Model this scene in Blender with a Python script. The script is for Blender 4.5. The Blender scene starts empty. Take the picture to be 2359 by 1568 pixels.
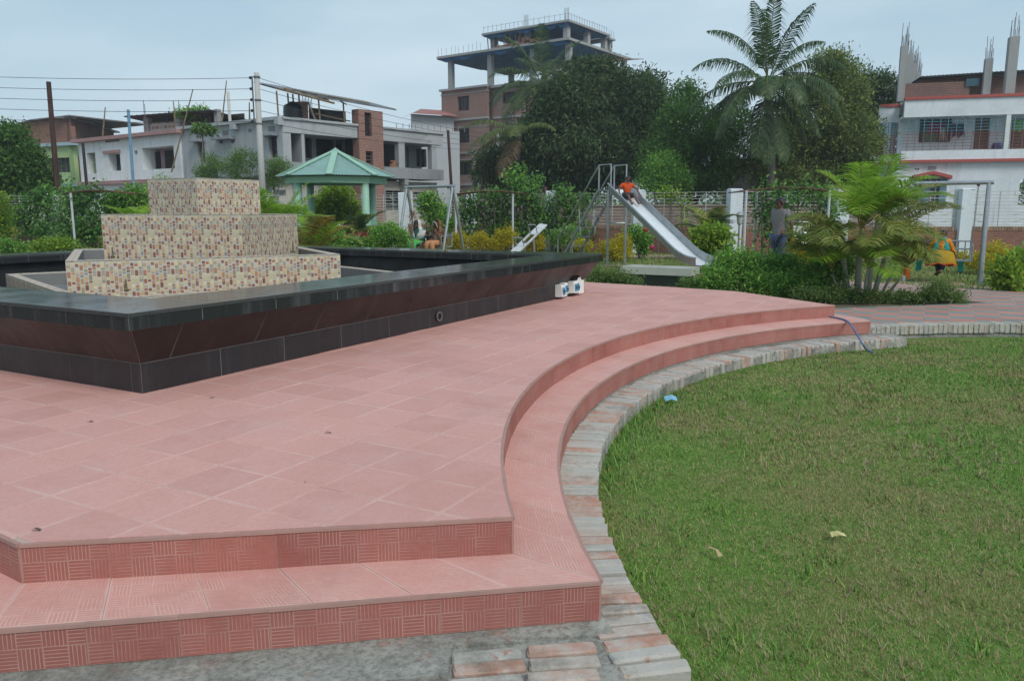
import bpy, bmesh, math, random
import numpy as np
from mathutils import Matrix, Vector
R = math.radians
random.seed(7); rng = np.random.default_rng(11)
sc = bpy.context.scene
C = sc.collection

# ------------------------------------------------------------------ camera
FPX, HOR, CZ = 784.0, 210.7, 1.57          # focal length (px of a 1024 frame), horizon row, eye height
PITCH = math.atan((340 - HOR) / FPX)
cd = bpy.data.cameras.new('camera'); cam = bpy.data.objects.new('camera', cd); C.objects.link(cam)
cd.sensor_width = 23.5; cd.lens = 23.5 * FPX / 1024; cd.clip_start = 0.05; cd.clip_end = 3000
cam.matrix_world = Matrix.Translation((0, 0, CZ)) @ Matrix.Rotation(R(90) - PITCH, 4, 'X')
sc.camera = cam
# ------------------------------------------------------------------ sky, sun, exposure
SUN_EL, SUN_AZ = 46.0, 146.0                # azimuth clockwise from +Y: the sun stands behind and left of the camera
w = bpy.data.worlds.new('World'); sc.world = w; w.use_nodes = True
nt = w.node_tree; nt.nodes.clear()
def wn(t, **k):
    n = nt.nodes.new(t)
    for a, b in k.items(): setattr(n, a, b)
    return n
out = wn('ShaderNodeOutputWorld'); bg = wn('ShaderNodeBackground')
sky = wn('ShaderNodeTexSky', sky_type='NISHITA', sun_disc=False, sun_elevation=R(SUN_EL), sun_rotation=R(SUN_AZ), air_density=1.2, dust_density=3.0, ozone_density=1.5)
tc = wn('ShaderNodeTexCoord'); sep = wn('ShaderNodeSeparateXYZ'); nt.links.new(tc.outputs['Generated'], sep.inputs[0])
ramp = wn('ShaderNodeValToRGB'); nt.links.new(sep.outputs['Z'], ramp.inputs[0])
ramp.color_ramp.elements[0].position = 0.0; ramp.color_ramp.elements[0].color = (4.5, 5.7, 6.45, 1)
ramp.color_ramp.elements[1].position = 0.45; ramp.color_ramp.elements[1].color = (2.2, 3.55, 4.6, 1)
mp = wn('ShaderNodeMapping'); mp.inputs['Scale'].default_value = (1.3, 1.3, 5.0); nt.links.new(tc.outputs['Generated'], mp.inputs[0])
nz = wn('ShaderNodeTexNoise'); nz.inputs['Scale'].default_value = 1.6; nz.inputs['Detail'].default_value = 6; nt.links.new(mp.outputs[0], nz.inputs[0])
cr = wn('ShaderNodeValToRGB'); nt.links.new(nz.outputs[0], cr.inputs[0])
cr.color_ramp.elements[0].position = .40; cr.color_ramp.elements[0].color = (0, 0, 0, 1)
cr.color_ramp.elements[1].position = .66; cr.color_ramp.elements[1].color = (1, 1, 1, 1)
cl = wn('ShaderNodeMix', data_type='RGBA'); nt.links.new(cr.outputs[0], cl.inputs[0]); nt.links.new(ramp.outputs[0], cl.inputs[6]); cl.inputs[7].default_value = (4.9, 5.95, 6.6, 1)
mx = wn('ShaderNodeMix', data_type='RGBA'); mx.inputs[0].default_value = .85
nt.links.new(sky.outputs[0], mx.inputs[6]); nt.links.new(cl.outputs[2], mx.inputs[7])
nt.links.new(mx.outputs[2], bg.inputs[0]); bg.inputs[1].default_value = 0.10
nt.links.new(bg.outputs[0], out.inputs[0])
sd = bpy.data.lights.new('sun', 'SUN'); sun = bpy.data.objects.new('sun', sd); C.objects.link(sun)
sd.energy = 1.5; sd.angle = R(26); sd.color = (1, .97, .92)
az, el = R(SUN_AZ), R(SUN_EL)
sdir = Vector((math.sin(az) * math.cos(el), math.cos(az) * math.cos(el), math.sin(el)))
sun.rotation_euler = sdir.to_track_quat('Z', 'Y').to_euler(); sun.location = (0, 0, 30)
sc.view_settings.view_transform = 'Standard'; sc.view_settings.look = 'None'; sc.view_settings.gamma = 1
sc.view_settings.exposure = 0.48
try:
    sc.cycles.max_bounces = 6; sc.cycles.diffuse_bounces = 3; sc.cycles.glossy_bounces = 3; sc.cycles.transmission_bounces = 3
except Exception: pass

# ------------------------------------------------------------------ helpers
def at(px, py, Y):
    """world point at distance Y in front of the camera seen at pixel (px,py) of a 1024 px wide frame"""
    xc, yc = (px - 512) / FPX, (340 - py) / FPX
    d = (xc, yc * math.sin(PITCH) + math.cos(PITCH), yc * math.cos(PITCH) - math.sin(PITCH))
    t = Y / d[1]
    return Vector((d[0] * t, Y, CZ + d[2] * t))
def gnd(px, py, z):
    xc, yc = (px - 512) / FPX, (340 - py) / FPX
    d = (xc, yc * math.sin(PITCH) + math.cos(PITCH), yc * math.cos(PITCH) - math.sin(PITCH))
    t = (z - CZ) / d[2]
    return Vector((d[0] * t, d[1] * t, z))
class MB:
    def __init__(s): s.v = []; s.f = []; s.uv = []; s.sm = False
    def add(s, vs, fs, uvs=None):
        o = len(s.v); s.v += [tuple(map(float, p)) for p in vs]
        for i, f in enumerate(fs):
            s.f.append(tuple(o + k for k in f)); s.uv.append(uvs[i] if uvs else None)
        return s
    def hexa(s, p):   # 8 corners: bottom 4 ccw, top 4
        return s.add(p, [(3, 2, 1, 0), (4, 5, 6, 7), (0, 1, 5, 4), (1, 2, 6, 5), (2, 3, 7, 6), (3, 0, 4, 7)])
    def box(s, c, d, rz=0.0, rx=0.0, ry=0.0):
        m = Matrix.Rotation(rz, 3, 'Z') @ Matrix.Rotation(ry, 3, 'Y') @ Matrix.Rotation(rx, 3, 'X')
        c = Vector(c); h = [x / 2 for x in d]
        q = [(-1, -1, -1), (1, -1, -1), (1, 1, -1), (-1, 1, -1), (-1, -1, 1), (1, -1, 1), (1, 1, 1), (-1, 1, 1)]
        return s.hexa([c + m @ Vector((a * h[0], b * h[1], e * h[2])) for a, b, e in q])
    def bar(s, a, b, wd, ht=None, up=(0, 0, 1)):
        a, b = Vector(a), Vector(b); d = (b - a).normalized(); ht = ht or wd
        up = Vector(up)
        if abs(d.dot(up)) > .98: up = Vector((1, 0, 0))
        x = d.cross(up).normalized() * wd / 2; y = x.cross(d).normalized() * ht / 2
        return s.hexa([a - x - y, a + x - y, b + x - y, b - x - y, a - x + y, a + x + y, b + x + y, b - x + y])
    def prism(s, poly, z0, z1, uvf=None):
        n = len(poly); vs = [(p[0], p[1], z0) for p in poly] + [(p[0], p[1], z1) for p in poly]
        fs = [tuple(range(n))[::-1], tuple(range(n, 2 * n))] + [(i, (i + 1) % n, n + (i + 1) % n, n + i) for i in range(n)]
        uv = None
        if uvf:
            uv = [[uvf(vs[k]) for k in f] for f in fs]
        return s.add(vs, fs, uv)
    def tube(s, pts, rad, n=8, cap=True):
        pts = [Vector(p) for p in pts]
        if not hasattr(rad, '__len__'): rad = [rad] * len(pts)
        vs, fs = [], []; ref = None
        for i, p in enumerate(pts):
            d = (pts[min(i + 1, len(pts) - 1)] - pts[max(i - 1, 0)])
            d = d.normalized() if d.length > 1e-9 else Vector((0, 0, 1))
            if ref is None: ref = Vector((1, 0, 0)) if abs(d.z) > .8 else Vector((0, 0, 1))
            x = d.cross(ref)
            if x.length < 1e-4: x = d.cross(Vector((0, 1, 0)))
            x.normalize(); y = d.cross(x).normalized(); ref = (x.cross(d)).normalized()
            for k in range(n):
                a = 2 * math.pi * k / n
                vs.append(p + (x * math.cos(a) + y * math.sin(a)) * rad[i])
        for i in range(len(pts) - 1):
            for k in range(n):
                k2 = (k + 1) % n
                fs.append((i * n + k, (i + 1) * n + k, (i + 1) * n + k2, i * n + k2))
        if cap:
            fs.append(tuple(range(n))); o = (len(pts) - 1) * n; fs.append(tuple(range(o, o + n))[::-1])
        return s.add(vs, fs)
    def lathe(s, c, prof, n=16):
        vs, fs = [], []
        for r, z in prof:
            for k in range(n):
                a = 2 * math.pi * k / n; vs.append((c[0] + r * math.cos(a), c[1] + r * math.sin(a), c[2] + z))
        for i in range(len(prof) - 1):
            for k in range(n):
                k2 = (k + 1) % n; fs.append((i * n + k, i * n + k2, (i + 1) * n + k2, (i + 1) * n + k))
        fs.append(tuple(range(n))[::-1]); o = (len(prof) - 1) * n; fs.append(tuple(range(o, o + n)))
        return s.add(vs, fs)
    def ball(s, c, r, n=10, m=7, rot=None):
        r = r if hasattr(r, '__len__') else (r, r, r); c = Vector(c); vs, fs = [], []
        M_ = rot or Matrix.Identity(3)
        for i in range(m + 1):
            t = math.pi * i / m
            for k in range(n):
                a = 2 * math.pi * k / n
                vs.append(c + M_ @ Vector((r[0] * math.sin(t) * math.cos(a), r[1] * math.sin(t) * math.sin(a), r[2] * math.cos(t))))
        for i in range(m):
            for k in range(n):
                k2 = (k + 1) % n; fs.append((i * n + k, (i + 1) * n + k, (i + 1) * n + k2, i * n + k2))
        return s.add(vs, fs)
    def sheet(s, rows):   # grid of points -> quads
        n = len(rows[0]); vs = [p for r in rows for p in r]
        fs = [(i * n + k, i * n + k + 1, (i + 1) * n + k + 1, (i + 1) * n + k) for i in range(len(rows) - 1) for k in range(n - 1)]
        return s.add(vs, fs)
    def quad(s, a, b, c, d, uv=None): return s.add([a, b, c, d], [(0, 1, 2, 3)], [uv] if uv else None)
def wloc(o):
    p = Vector((0, 0, 0))
    while o is not None: p += o.location; o = o.parent
    return p
def tag(o, label=None, cat=None, group=None, kind=None):
    for k, v_ in (('label', label), ('category', cat), ('group', group), ('kind', kind)):
        if v_: o[k] = v_
    return o
def obj(name, mb, m, parent=None, smooth=False, loc=None):
    """link one mesh object; coordinates in mb are world coordinates"""
    me = bpy.data.meshes.new(name); base = wloc(parent) if parent else Vector((0, 0, 0))
    l = Vector(loc) - base if loc is not None else Vector((0, 0, 0)); o3 = base + l
    me.from_pydata([(x - o3.x, y - o3.y, z - o3.z) for x, y, z in mb.v], [], mb.f)
    if any(u is not None for u in mb.uv):
        ul = me.uv_layers.new(name='UVMap'); i = 0
        for f, u in zip(mb.f, mb.uv):
            for k in range(len(f)):
                ul.data[i].uv = u[k] if u is not None else (0, 0); i += 1
    if smooth: me.polygons.foreach_set('use_smooth', [True] * len(me.polygons))
    if m is not None: me.materials.append(m)
    me.update()
    o = bpy.data.objects.new(name, me); C.objects.link(o); o.parent = parent; o.location = l
    return o
def share(name, src, parent, loc, rz=0.0, m=None):
    o = src.copy(); o.name = name; C.objects.link(o); o.parent = parent
    o.location = Vector(loc) - (wloc(parent) if parent else Vector((0, 0, 0))); o.rotation_euler = (0, 0, rz)
    return o
def thing(name, label, cat, loc, group=None, kind=None):
    o = bpy.data.objects.new(name, None); C.objects.link(o); o.location = loc; o.empty_display_size = .2
    return tag(o, label, cat, group, kind)
def solo(name, mb, m, label, cat, group=None, smooth=False, loc=None):
    if loc is None:
        a = np.array(mb.v); loc = (a[:, 0].mean(), a[:, 1].mean(), a[:, 2].min())
    return tag(obj(name, mb, m, None, smooth, loc), label, cat, group)
def structure(name, mb, m): return tag(obj(name, mb, m), kind='structure')
def big(name, V, F, m, parent=None):
    """fast mesh from numpy arrays: V (n,3) world, F (k,3 or 4)"""
    base = np.array(wloc(parent)) if parent else np.zeros(3)
    me = bpy.data.meshes.new(name); V = np.ascontiguousarray(V - base, dtype=np.float32); F = np.ascontiguousarray(F, dtype=np.int32)
    k = F.shape[1]
    me.vertices.add(len(V)); me.vertices.foreach_set('co', V.ravel())
    me.loops.add(F.size); me.loops.foreach_set('vertex_index', F.ravel())
    me.polygons.add(len(F)); me.polygons.foreach_set('loop_start', np.arange(0, F.size, k, dtype=np.int32))
    try: me.polygons.foreach_set('loop_total', np.full(len(F), k, dtype=np.int32))
    except Exception: pass
    me.update(calc_edges=True); me.materials.append(m)
    o = bpy.data.objects.new(name, me); C.objects.link(o); o.parent = parent
    return o

# ------------------------------------------------------------------ materials
class NT:
    def __init__(s, name):
        s.m = bpy.data.materials.new(name); s.m.use_nodes = True; s.t = s.m.node_tree; s.t.nodes.clear()
        s.o = s.t.nodes.new('ShaderNodeOutputMaterial'); s.b = s.t.nodes.new('ShaderNodeBsdfPrincipled')
        s.t.links.new(s.b.outputs[0], s.o.inputs[0]); s._tc = None
    def n(s, t, **k):
        n = s.t.nodes.new(t)
        for a, b in k.items(): setattr(n, a, b)
        return n
    def set(s, sock, v):
        if isinstance(v, bpy.types.NodeSocket): s.t.links.new(v, sock)
        elif hasattr(v, '__len__') and len(v) == 3 and sock.type == 'RGBA': sock.default_value = (*v, 1)
        else: sock.default_value = v
    def tc(s, which='Object'):
        if s._tc is None: s._tc = s.n('ShaderNodeTexCoord')
        return s._tc.outputs[which]
    def math(s, op, a, b=None, c=None):
        n = s.n('ShaderNodeMath', operation=op); s.set(n.inputs[0], a)
        if b is not None: s.set(n.inputs[1], b)
        if c is not None: s.set(n.inputs[2], c)
        return n.outputs[0]
    def noise(s, scale, detail=4, rough=.55, co=None, dim='3D', stretch=None):
        n = s.n('ShaderNodeTexNoise'); n.inputs['Scale'].default_value = scale; n.inputs['Detail'].default_value = detail; n.inputs['Roughness'].default_value = rough
        co = co if co is not None else s.tc('Object')
        if stretch:
            mp_ = s.n('ShaderNodeMapping'); mp_.inputs['Scale'].default_value = stretch; s.t.links.new(co, mp_.inputs[0]); co = mp_.outputs[0]
        s.t.links.new(co, n.inputs['Vector']); return n.outputs[0]
    def ramp(s, fac, stops, interp='LINEAR'):
        n = s.n('ShaderNodeValToRGB'); cr_ = n.color_ramp; cr_.interpolation = interp
        while len(cr_.elements) < len(stops): cr_.elements.new(.5)
        for e, (p, c) in zip(cr_.elements, stops):
            e.position = p; e.color = (*c, 1) if hasattr(c, '__len__') else (c, c, c, 1)
        s.set(n.inputs[0], fac); return n.outputs[0]
    def mix(s, f, a, b, mode='MIX'):
        n = s.n('ShaderNodeMix', data_type='RGBA', blend_type=mode); s.set(n.inputs[0], f); s.set(n.inputs[6], a); s.set(n.inputs[7], b); return n.outputs[2]
    def bump(s, h, strength=.3, dist=.01):
        n = s.n('ShaderNodeBump'); n.inputs['Strength'].default_value = strength; n.inputs['Distance'].default_value = dist
        s.t.links.new(h, n.inputs['Height']); s.t.links.new(n.outputs[0], s.b.inputs['Normal'])
    def fin(s, col, rough=.7, metal=0.0, spec=.4):
        s.set(s.b.inputs['Base Color'], col); s.set(s.b.inputs['Roughness'], rough); s.b.inputs['Metallic'].default_value = metal
        s.b.inputs['Specular IOR Level'].default_value = spec; return s.m
    def island(s): return s.n('ShaderNodeNewGeometry').outputs['Random Per Island']
    def objrand(s): return s.n('ShaderNodeObjectInfo').outputs['Random']
def sc3(c, k): return tuple(x * k for x in c)
_pm = {}
def paint(c, rough=.6, var=.12, scale=3.0, metal=0, spec=.4, bump=0, name=None):
    key = (tuple(c), rough, var, scale, metal, spec, bump)
    if key in _pm: return _pm[key]
    n = NT(name or 'paint'); f = n.noise(scale, 5, .6)
    col = n.ramp(f, [(.3, sc3(c, 1 - var)), (.7, sc3(c, 1 + var * .6))])
    if bump: n.bump(n.noise(scale * 12, 3), bump, .01)
    _pm[key] = n.fin(col, rough, metal, spec); return _pm[key]
def grime(c, dirt, amount=.5, rough=.8, scale=.6, name='grime', streak=True, bump=.15, top=None):
    """weathered wall: noise patches and vertical streaks"""
    n = NT(name); a = n.noise(scale, 6, .65); b = n.noise(1.2, 5, .7, stretch=(2.2, 2.2, .18)) if streak else n.noise(scale * 3, 4)
    k = n.ramp(a, [(.45, 0.0), (.75, 1.0)]); k2 = n.ramp(b, [(.5, 0.0), (.72, 1.0)])
    d = n.math('MULTIPLY', n.math('MAXIMUM', k, k2), amount)
    col = n.mix(d, c, dirt); col = n.mix(.25, col, n.ramp(n.noise(9, 4), [(.3, sc3(c, .75)), (.7, sc3(c, 1.15))]))
    if bump: n.bump(n.noise(30, 3), bump, .01)
    return n.fin(col, rough, 0, .3)
def leafmat(name, stops, rough=.45, trans=.3, spec=.4):
    trans = min(.55, trans + .12); n = NT(name); col = n.ramp(n.island(), stops)
    v = n.noise(.9, 3); col = n.mix(.35, col, n.mix(1.0, col, n.ramp(v, [(.3, (.6, .64, .64)), (.7, (1.35, 1.3, 1.15))]), 'MULTIPLY'))
    n.fin(col, rough + .12, 0, spec * .5)
    t = n.n('ShaderNodeBsdfTranslucent'); n.set(t.inputs[0], col); mxs = n.n('ShaderNodeMixShader'); mxs.inputs[0].default_value = trans
    n.t.links.new(n.b.outputs[0], mxs.inputs[1]); n.t.links.new(t.outputs[0], mxs.inputs[2]); n.t.links.new(mxs.outputs[0], n.o.inputs[0])
    return n.m
def brickmat(name, c1, c2, mortar, bw=.25, bh=.075, dirt=(.12, .1, .09), amount=.4, msize=.012, axis='xz'):
    """brick courses laid out in metres (for walls too far away to tell single bricks apart); uses UV in metres"""
    n = NT(name); uv = n.tc('UV')
    b = n.n('ShaderNodeTexBrick'); n.t.links.new(uv, b.inputs['Vector']); b.inputs['Scale'].default_value = 1.0
    b.inputs['Brick Width'].default_value = bw; b.inputs['Row Height'].default_value = bh; b.inputs['Mortar Size'].default_value = msize
    n.set(b.inputs['Color1'], c1); n.set(b.inputs['Color2'], c2); n.set(b.inputs['Mortar'], mortar); b.inputs['Bias'].default_value = -.1
    k = n.ramp(n.noise(.8, 6, .7), [(.45, 0.0), (.7, 1.0)])
    col = n.mix(n.math('MULTIPLY', k, amount), b.outputs[0], dirt)
    sp = n.ramp(n.noise(7, 2, .5, stretch=(1, 1, 3)), [(.62, 0.0), (.7, .5)]); col = n.mix(sp, col, sc3(mortar, 1.1))
    n.bump(b.outputs['Fac'], -.25, .01)
    return n.fin(col, .9, 0, .2)

# ================================================================== surfaces of the square
def posn(n): return n.n('ShaderNodeNewGeometry').outputs['Position']
def ribbed(name, c_top, c_low, groove, gstr, grout, dust, rough=.75, bump=.0, useisland=False, floor=True):
    """red concrete tile: 4x4 squares with ribs turned alternately; UV 1.0 = one tile"""
    n = NT(name); uv = n.tc('UV'); sp = n.n('ShaderNodeSeparateXYZ'); n.t.links.new(uv, sp.inputs[0])
    x4, y4 = n.math('MULTIPLY', sp.outputs[0], 4), n.math('MULTIPLY', sp.outputs[1], 4)
    par = n.math('FLOORED_MODULO', n.math('ADD', n.math('FLOOR', x4), n.math('FLOOR', y4)), 2)
    fx, fy = n.math('FLOORED_MODULO', x4, 1), n.math('FLOORED_MODULO', y4, 1)
    g = n.math('ADD', n.math('MULTIPLY', fx, par), n.math('MULTIPLY', fy, n.math('SUBTRACT', 1, par)))
    gg = n.math('ABSOLUTE', n.math('SUBTRACT', n.math('FLOORED_MODULO', n.math('MULTIPLY', g, 6), 1), .5))
    rib = n.ramp(gg, [(.34, 0.0), (.42, 1.0)])
    ex = n.math('ABSOLUTE', n.math('SUBTRACT', fx, .5)); ey = n.math('ABSOLUTE', n.math('SUBTRACT', fy, .5))
    edge = n.ramp(n.math('MAXIMUM', ex, ey), [(.46, 0.0), (.49, .9)])
    P = posn(n)
    wear = n.ramp(n.noise(5, 4, .6, co=P), [(.36, .02), (.60, 1.0)])
    lines = n.math('MULTIPLY', n.math('MULTIPLY', n.math('MAXIMUM', rib, edge), wear), gstr)
    r = n.island() if useisland else n.objrand()
    big_ = n.noise(.7, 4, .6, co=P)
    col = n.ramp(n.math('ADD', n.math('MULTIPLY', r, .38), n.math('MULTIPLY', big_, .62)), [(.25, c_low), (.7, c_top)])
    st = n.ramp(n.noise(2.3, 6, .7, co=P), [(.45, 0.0), (.75, .7)]); col = n.mix(st, col, dust); col = n.mix(n.ramp(n.noise(1.1, 7, .75, co=P), [(.54, 0.0), (.70, .38)]), col, sc3(c_low, .72))
    col = n.mix(n.ramp(n.noise(60, 3, .6, co=P), [(.35, .25), (.65, 0.0)]), col, sc3(c_low, .75))
    col = n.mix(lines, col, groove)
    if floor:
        tx = n.math('ABSOLUTE', n.math('SUBTRACT', n.math('FLOORED_MODULO', sp.outputs[0], 1), .5)); ty = n.math('ABSOLUTE', n.math('SUBTRACT', n.math('FLOORED_MODULO', sp.outputs[1], 1), .5))
        jf = n.ramp(n.math('MAXIMUM', tx, ty), [(.468, 0.0), (.494, 1.0)])
        jn = n.ramp(n.noise(3.1, 5, .7, co=P), [(.36, .03), (.66, .66)])
        col = n.mix(n.math('MULTIPLY', jf, jn), col, grout)
    if bump: n.bump(n.math('SUBTRACT', 1, rib), bump, .002)
    return n.fin(col, rough, 0, .35)
PINK, PINK2 = (.62, .325, .28), (.52, .26, .222)
M_floor = ribbed('red_floor_tile', PINK, PINK2, (.66, .42, .37), .26, (.76, .58, .52), (.56, .345, .315))
M_floor_far = ribbed('red_floor_tile_joined', PINK, PINK2, (.66, .42, .37), .26, (.76, .58, .52), (.56, .345, .315), useisland=True)
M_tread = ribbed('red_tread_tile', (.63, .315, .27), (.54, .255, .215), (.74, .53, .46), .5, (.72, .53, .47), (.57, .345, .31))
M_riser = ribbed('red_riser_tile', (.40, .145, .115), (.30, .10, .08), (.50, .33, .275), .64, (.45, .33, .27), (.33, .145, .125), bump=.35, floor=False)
M_ptile_r = ribbed('path_tile_red', (.48, .22, .175), (.38, .165, .13), (.5, .32, .27), .25, (.5, .42, .36), (.4, .27, .22), useisland=False)
M_ptile_g = ribbed('path_tile_grey', (.25, .25, .235), (.19, .195, .185), (.34, .33, .31), .25, (.42, .4, .37), (.28, .27, .25), useisland=False)
M_grout = grime((.47, .33, .29), (.3, .24, .21), .5, .9, 2.0, 'grout', False)
M_edge = grime((.40, .235, .20), (.27, .20, .17), .7, .9, 6.0, 'mortar_edge', False)
M_cement = None
n = NT('weathered_cement'); P = posn(n)
col = n.ramp(n.noise(3.2, 8, .7, co=P), [(.25, (.18, .18, .16)), (.45, (.34, .335, .30)), (.7, (.48, .47, .42))])
col = n.mix(n.ramp(n.noise(7, 5, .7, co=P), [(.56, 0.0), (.68, .7)]), col, (.42, .24, .18)); col = n.mix(n.ramp(n.noise(38, 5, .75, co=P), [(.46, 0.0), (.60, .6)]), col, (.16, .155, .135)); col = n.mix(n.ramp(n.noise(5.5, 7, .8, co=P), [(.55, 0.0), (.66, .6)]), col, (.60, .58, .53))
col = n.mix(n.ramp(n.noise(1.7, 6, .7, co=P, stretch=(1, 1, 1)), [(.49, 0.0), (.66, .75)]), col, (.12, .12, .10))
n.bump(n.noise(11, 8, .75, co=P), .9, .03); M_cement = n.fin(col, .92, 0, .2)
n = NT('old_brick'); P = posn(n); rr = n.objrand()
base = n.ramp(rr, [(0.0, (.42, .21, .145)), (.22, (.43, .30, .245)), (.45, (.40, .36, .32)), (.75, (.39, .38, .345)), (1.0, (.45, .41, .36))])
col = n.mix(n.ramp(n.noise(9, 6, .7, co=P), [(.42, 0.0), (.62, .7)]), base, (.47, .45, .41))
col = n.mix(n.ramp(n.noise(14, 5, .7, co=P), [(.60, 0.0), (.70, .8)]), col, (.36, .15, .09))
col = n.mix(n.ramp(n.noise(2.6, 6, .75, co=P), [(.52, 0.0), (.68, .8)]), col, (.15, .145, .12))
n.bump(n.noise(40, 6, .7, co=P), .7, .008); M_brick = n.fin(col, .92, 0, .2)

n = NT('grey_kerb_stone'); P = posn(n)
col = n.ramp(n.objrand(), [(0.0, (.36, .345, .31)), (.4, (.42, .40, .355)), (.7, (.46, .42, .35)), (1.0, (.36, .29, .24))])
col = n.mix(n.ramp(n.noise(12, 6, .7, co=P), [(.50, 0.0), (.66, .7)]), col, (.20, .19, .165)); n.bump(n.noise(30, 6, .7, co=P), .8, .01); M_kstone = n.fin(col, .92, 0, .2)
# ------------------------------------------------------------------ plan of the square (metres; terrace floor at 0.41)
ZT, ZS, ZB = .41, .26, .11
ANG = R(61.6); U = Vector((math.cos(ANG), math.sin(ANG), 0)); V = Vector((-math.sin(ANG), math.cos(ANG), 0))
NEAR = Vector((-2.379, 4.927, 0)) - (U + V) * .2     # outer near corner of the fountain rim
L = 7.584
FC = NEAR + (U + V) * (L / 2)
def arc(cx, cy, r, a0, a1, n):
    return [(cx + r * math.cos(R(a0 + (a1 - a0) * i / n)), cy + r * math.sin(R(a0 + (a1 - a0) * i / n))) for i in range(n + 1)]
ARU = arc(6.44, 3.71, 6.496, 187.4, 111.8, 60)       # upper step edge
ARL = arc(6.30, 3.66, 6.07, 189.6, 108.9, 60)         # lower step edge
ARB = arc(6.09, 3.58, 5.643, 192.1, 105.2, 60)        # outer brick edge
F1, F2 = (-1.745, 2.63), ARU[0]
G1, G2 = (-1.665, 2.315), ARL[0]
LD = Vector((-.84, .545))                             # direction of the left edge
far_poly = [(3.28, 11.45), (2.49, 12.10), (1.49, 12.80), (-1, 14.8), (-4, 17.5), (-9, 17.5), (-12, 12)]
TERR = [F1] + ARU + far_poly + [(F1[0] + LD.x * 9, F1[1] + LD.y * 9)]
STEP = [G1] + ARL + [(4.36, 9.62), (3.62, 11.62), (2.6, 12.5), (1.6, 13.1), (-1, 15.2), (-4, 17.9), (-9.3, 17.9), (-12.4, 12)] + [(G1[0] + LD.x * 9.4, G1[1] + LD.y * 9.4)]
PLASTER = [(-2.6, 2.03), (-1.5, 2.11), (-.62, 2.235), (-.25, 2.295), (-.205, 2.30), (-.205, 2.475), (.03, 2.505), (.045, 2.515), (.285, 2.545), (.36, 2.555), (.33, 2.70), (-1.6, 2.42), (-2.7, 2.9)]
LEDGE = [(-2.6, 2.02), (-1.5, 2.1), (-.62, 2.225), (-.25, 2.285), (.0, 2.30), (.10, 2.33)] + ARB + [(4.75, 9.35), (3.9, 11.8), (2.7, 12.8), (1.7, 13.4), (-1, 15.5), (-4, 18.2), (-9.6, 18.2), (-12.8, 12), (-9.6, 6.8)]
terrace = MB().prism(TERR, ZS - .02, ZT - .0025)
terrace = structure('terrace', terrace, M_grout)
step_base = obj('step_base', MB().prism(STEP, ZB - .02, ZS - .0025), M_grout, terrace)
ledge = structure('brick_ledge', MB().prism(LEDGE, -.06, ZB - .034), M_cement)

RB = [i_ for i_ in range(len(ARB)) if i_ >= 9]; obj('ring_mortar', MB().prism([arc(6.09, 3.58, 5.665, 192.1, 105.2, 60)[i_] for i_ in RB] + [ARL[i_] for i_ in reversed(RB)], 0, ZB - .013), M_cement, ledge)
obj('plaster', MB().prism(PLASTER, 0, ZB - .002), M_cement, ledge); obj('mortar_bed', MB().prism([(-.206, 2.18), (.36, 2.24), (.40, 2.57), (-.206, 2.49)], 0, ZB - .016), M_cement, ledge)

def clip(subject, conv):
    """Sutherland-Hodgman: polygon 'subject' clipped by convex ccw polygon"""
    outp = list(subject)
    for i in range(len(conv)):
        a, b = conv[i], conv[(i + 1) % len(conv)]
        inp, outp = outp, []
        if not inp: break
        def side(p): return (b[0] - a[0]) * (p[1] - a[1]) - (b[1] - a[1]) * (p[0] - a[0])
        for j in range(len(inp)):
            p, q = inp[j], inp[(j + 1) % len(inp)]; sp_, sq = side(p), side(q)
            if sp_ >= 0: outp.append(p)
            if (sp_ >= 0) != (sq >= 0):
                t = sp_ / (sp_ - sq); outp.append((p[0] + (q[0] - p[0]) * t, p[1] + (q[1] - p[1]) * t))
    return outp
def area(p): return .5 * sum(p[i][0] * p[(i + 1) % len(p)][1] - p[(i + 1) % len(p)][0] * p[i][1] for i in range(len(p)))
def inside(pt, poly):
    c = False; x, y = pt
    for i in range(len(poly)):
        x1, y1 = poly[i]; x2, y2 = poly[i - 1]
        if (y1 > y) != (y2 > y) and x < (x2 - x1) * (y - y1) / (y2 - y1) + x1: c = not c
    return c
T = .305
def proj(p):
    x, y, z = p[0], p[1], p[2] - CZ
    f = y * math.cos(PITCH) - z * math.sin(PITCH); u_ = y * math.sin(PITCH) + z * math.cos(PITCH)
    return (512 + FPX * x / f, 340 - FPX * u_ / f) if f > .1 else (-9e3, -9e3)
def in_view(p, mrg=60):
    x, y = proj(p); return -mrg < x < 1024 + mrg and -mrg < y < 680 + mrg * 2
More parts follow.
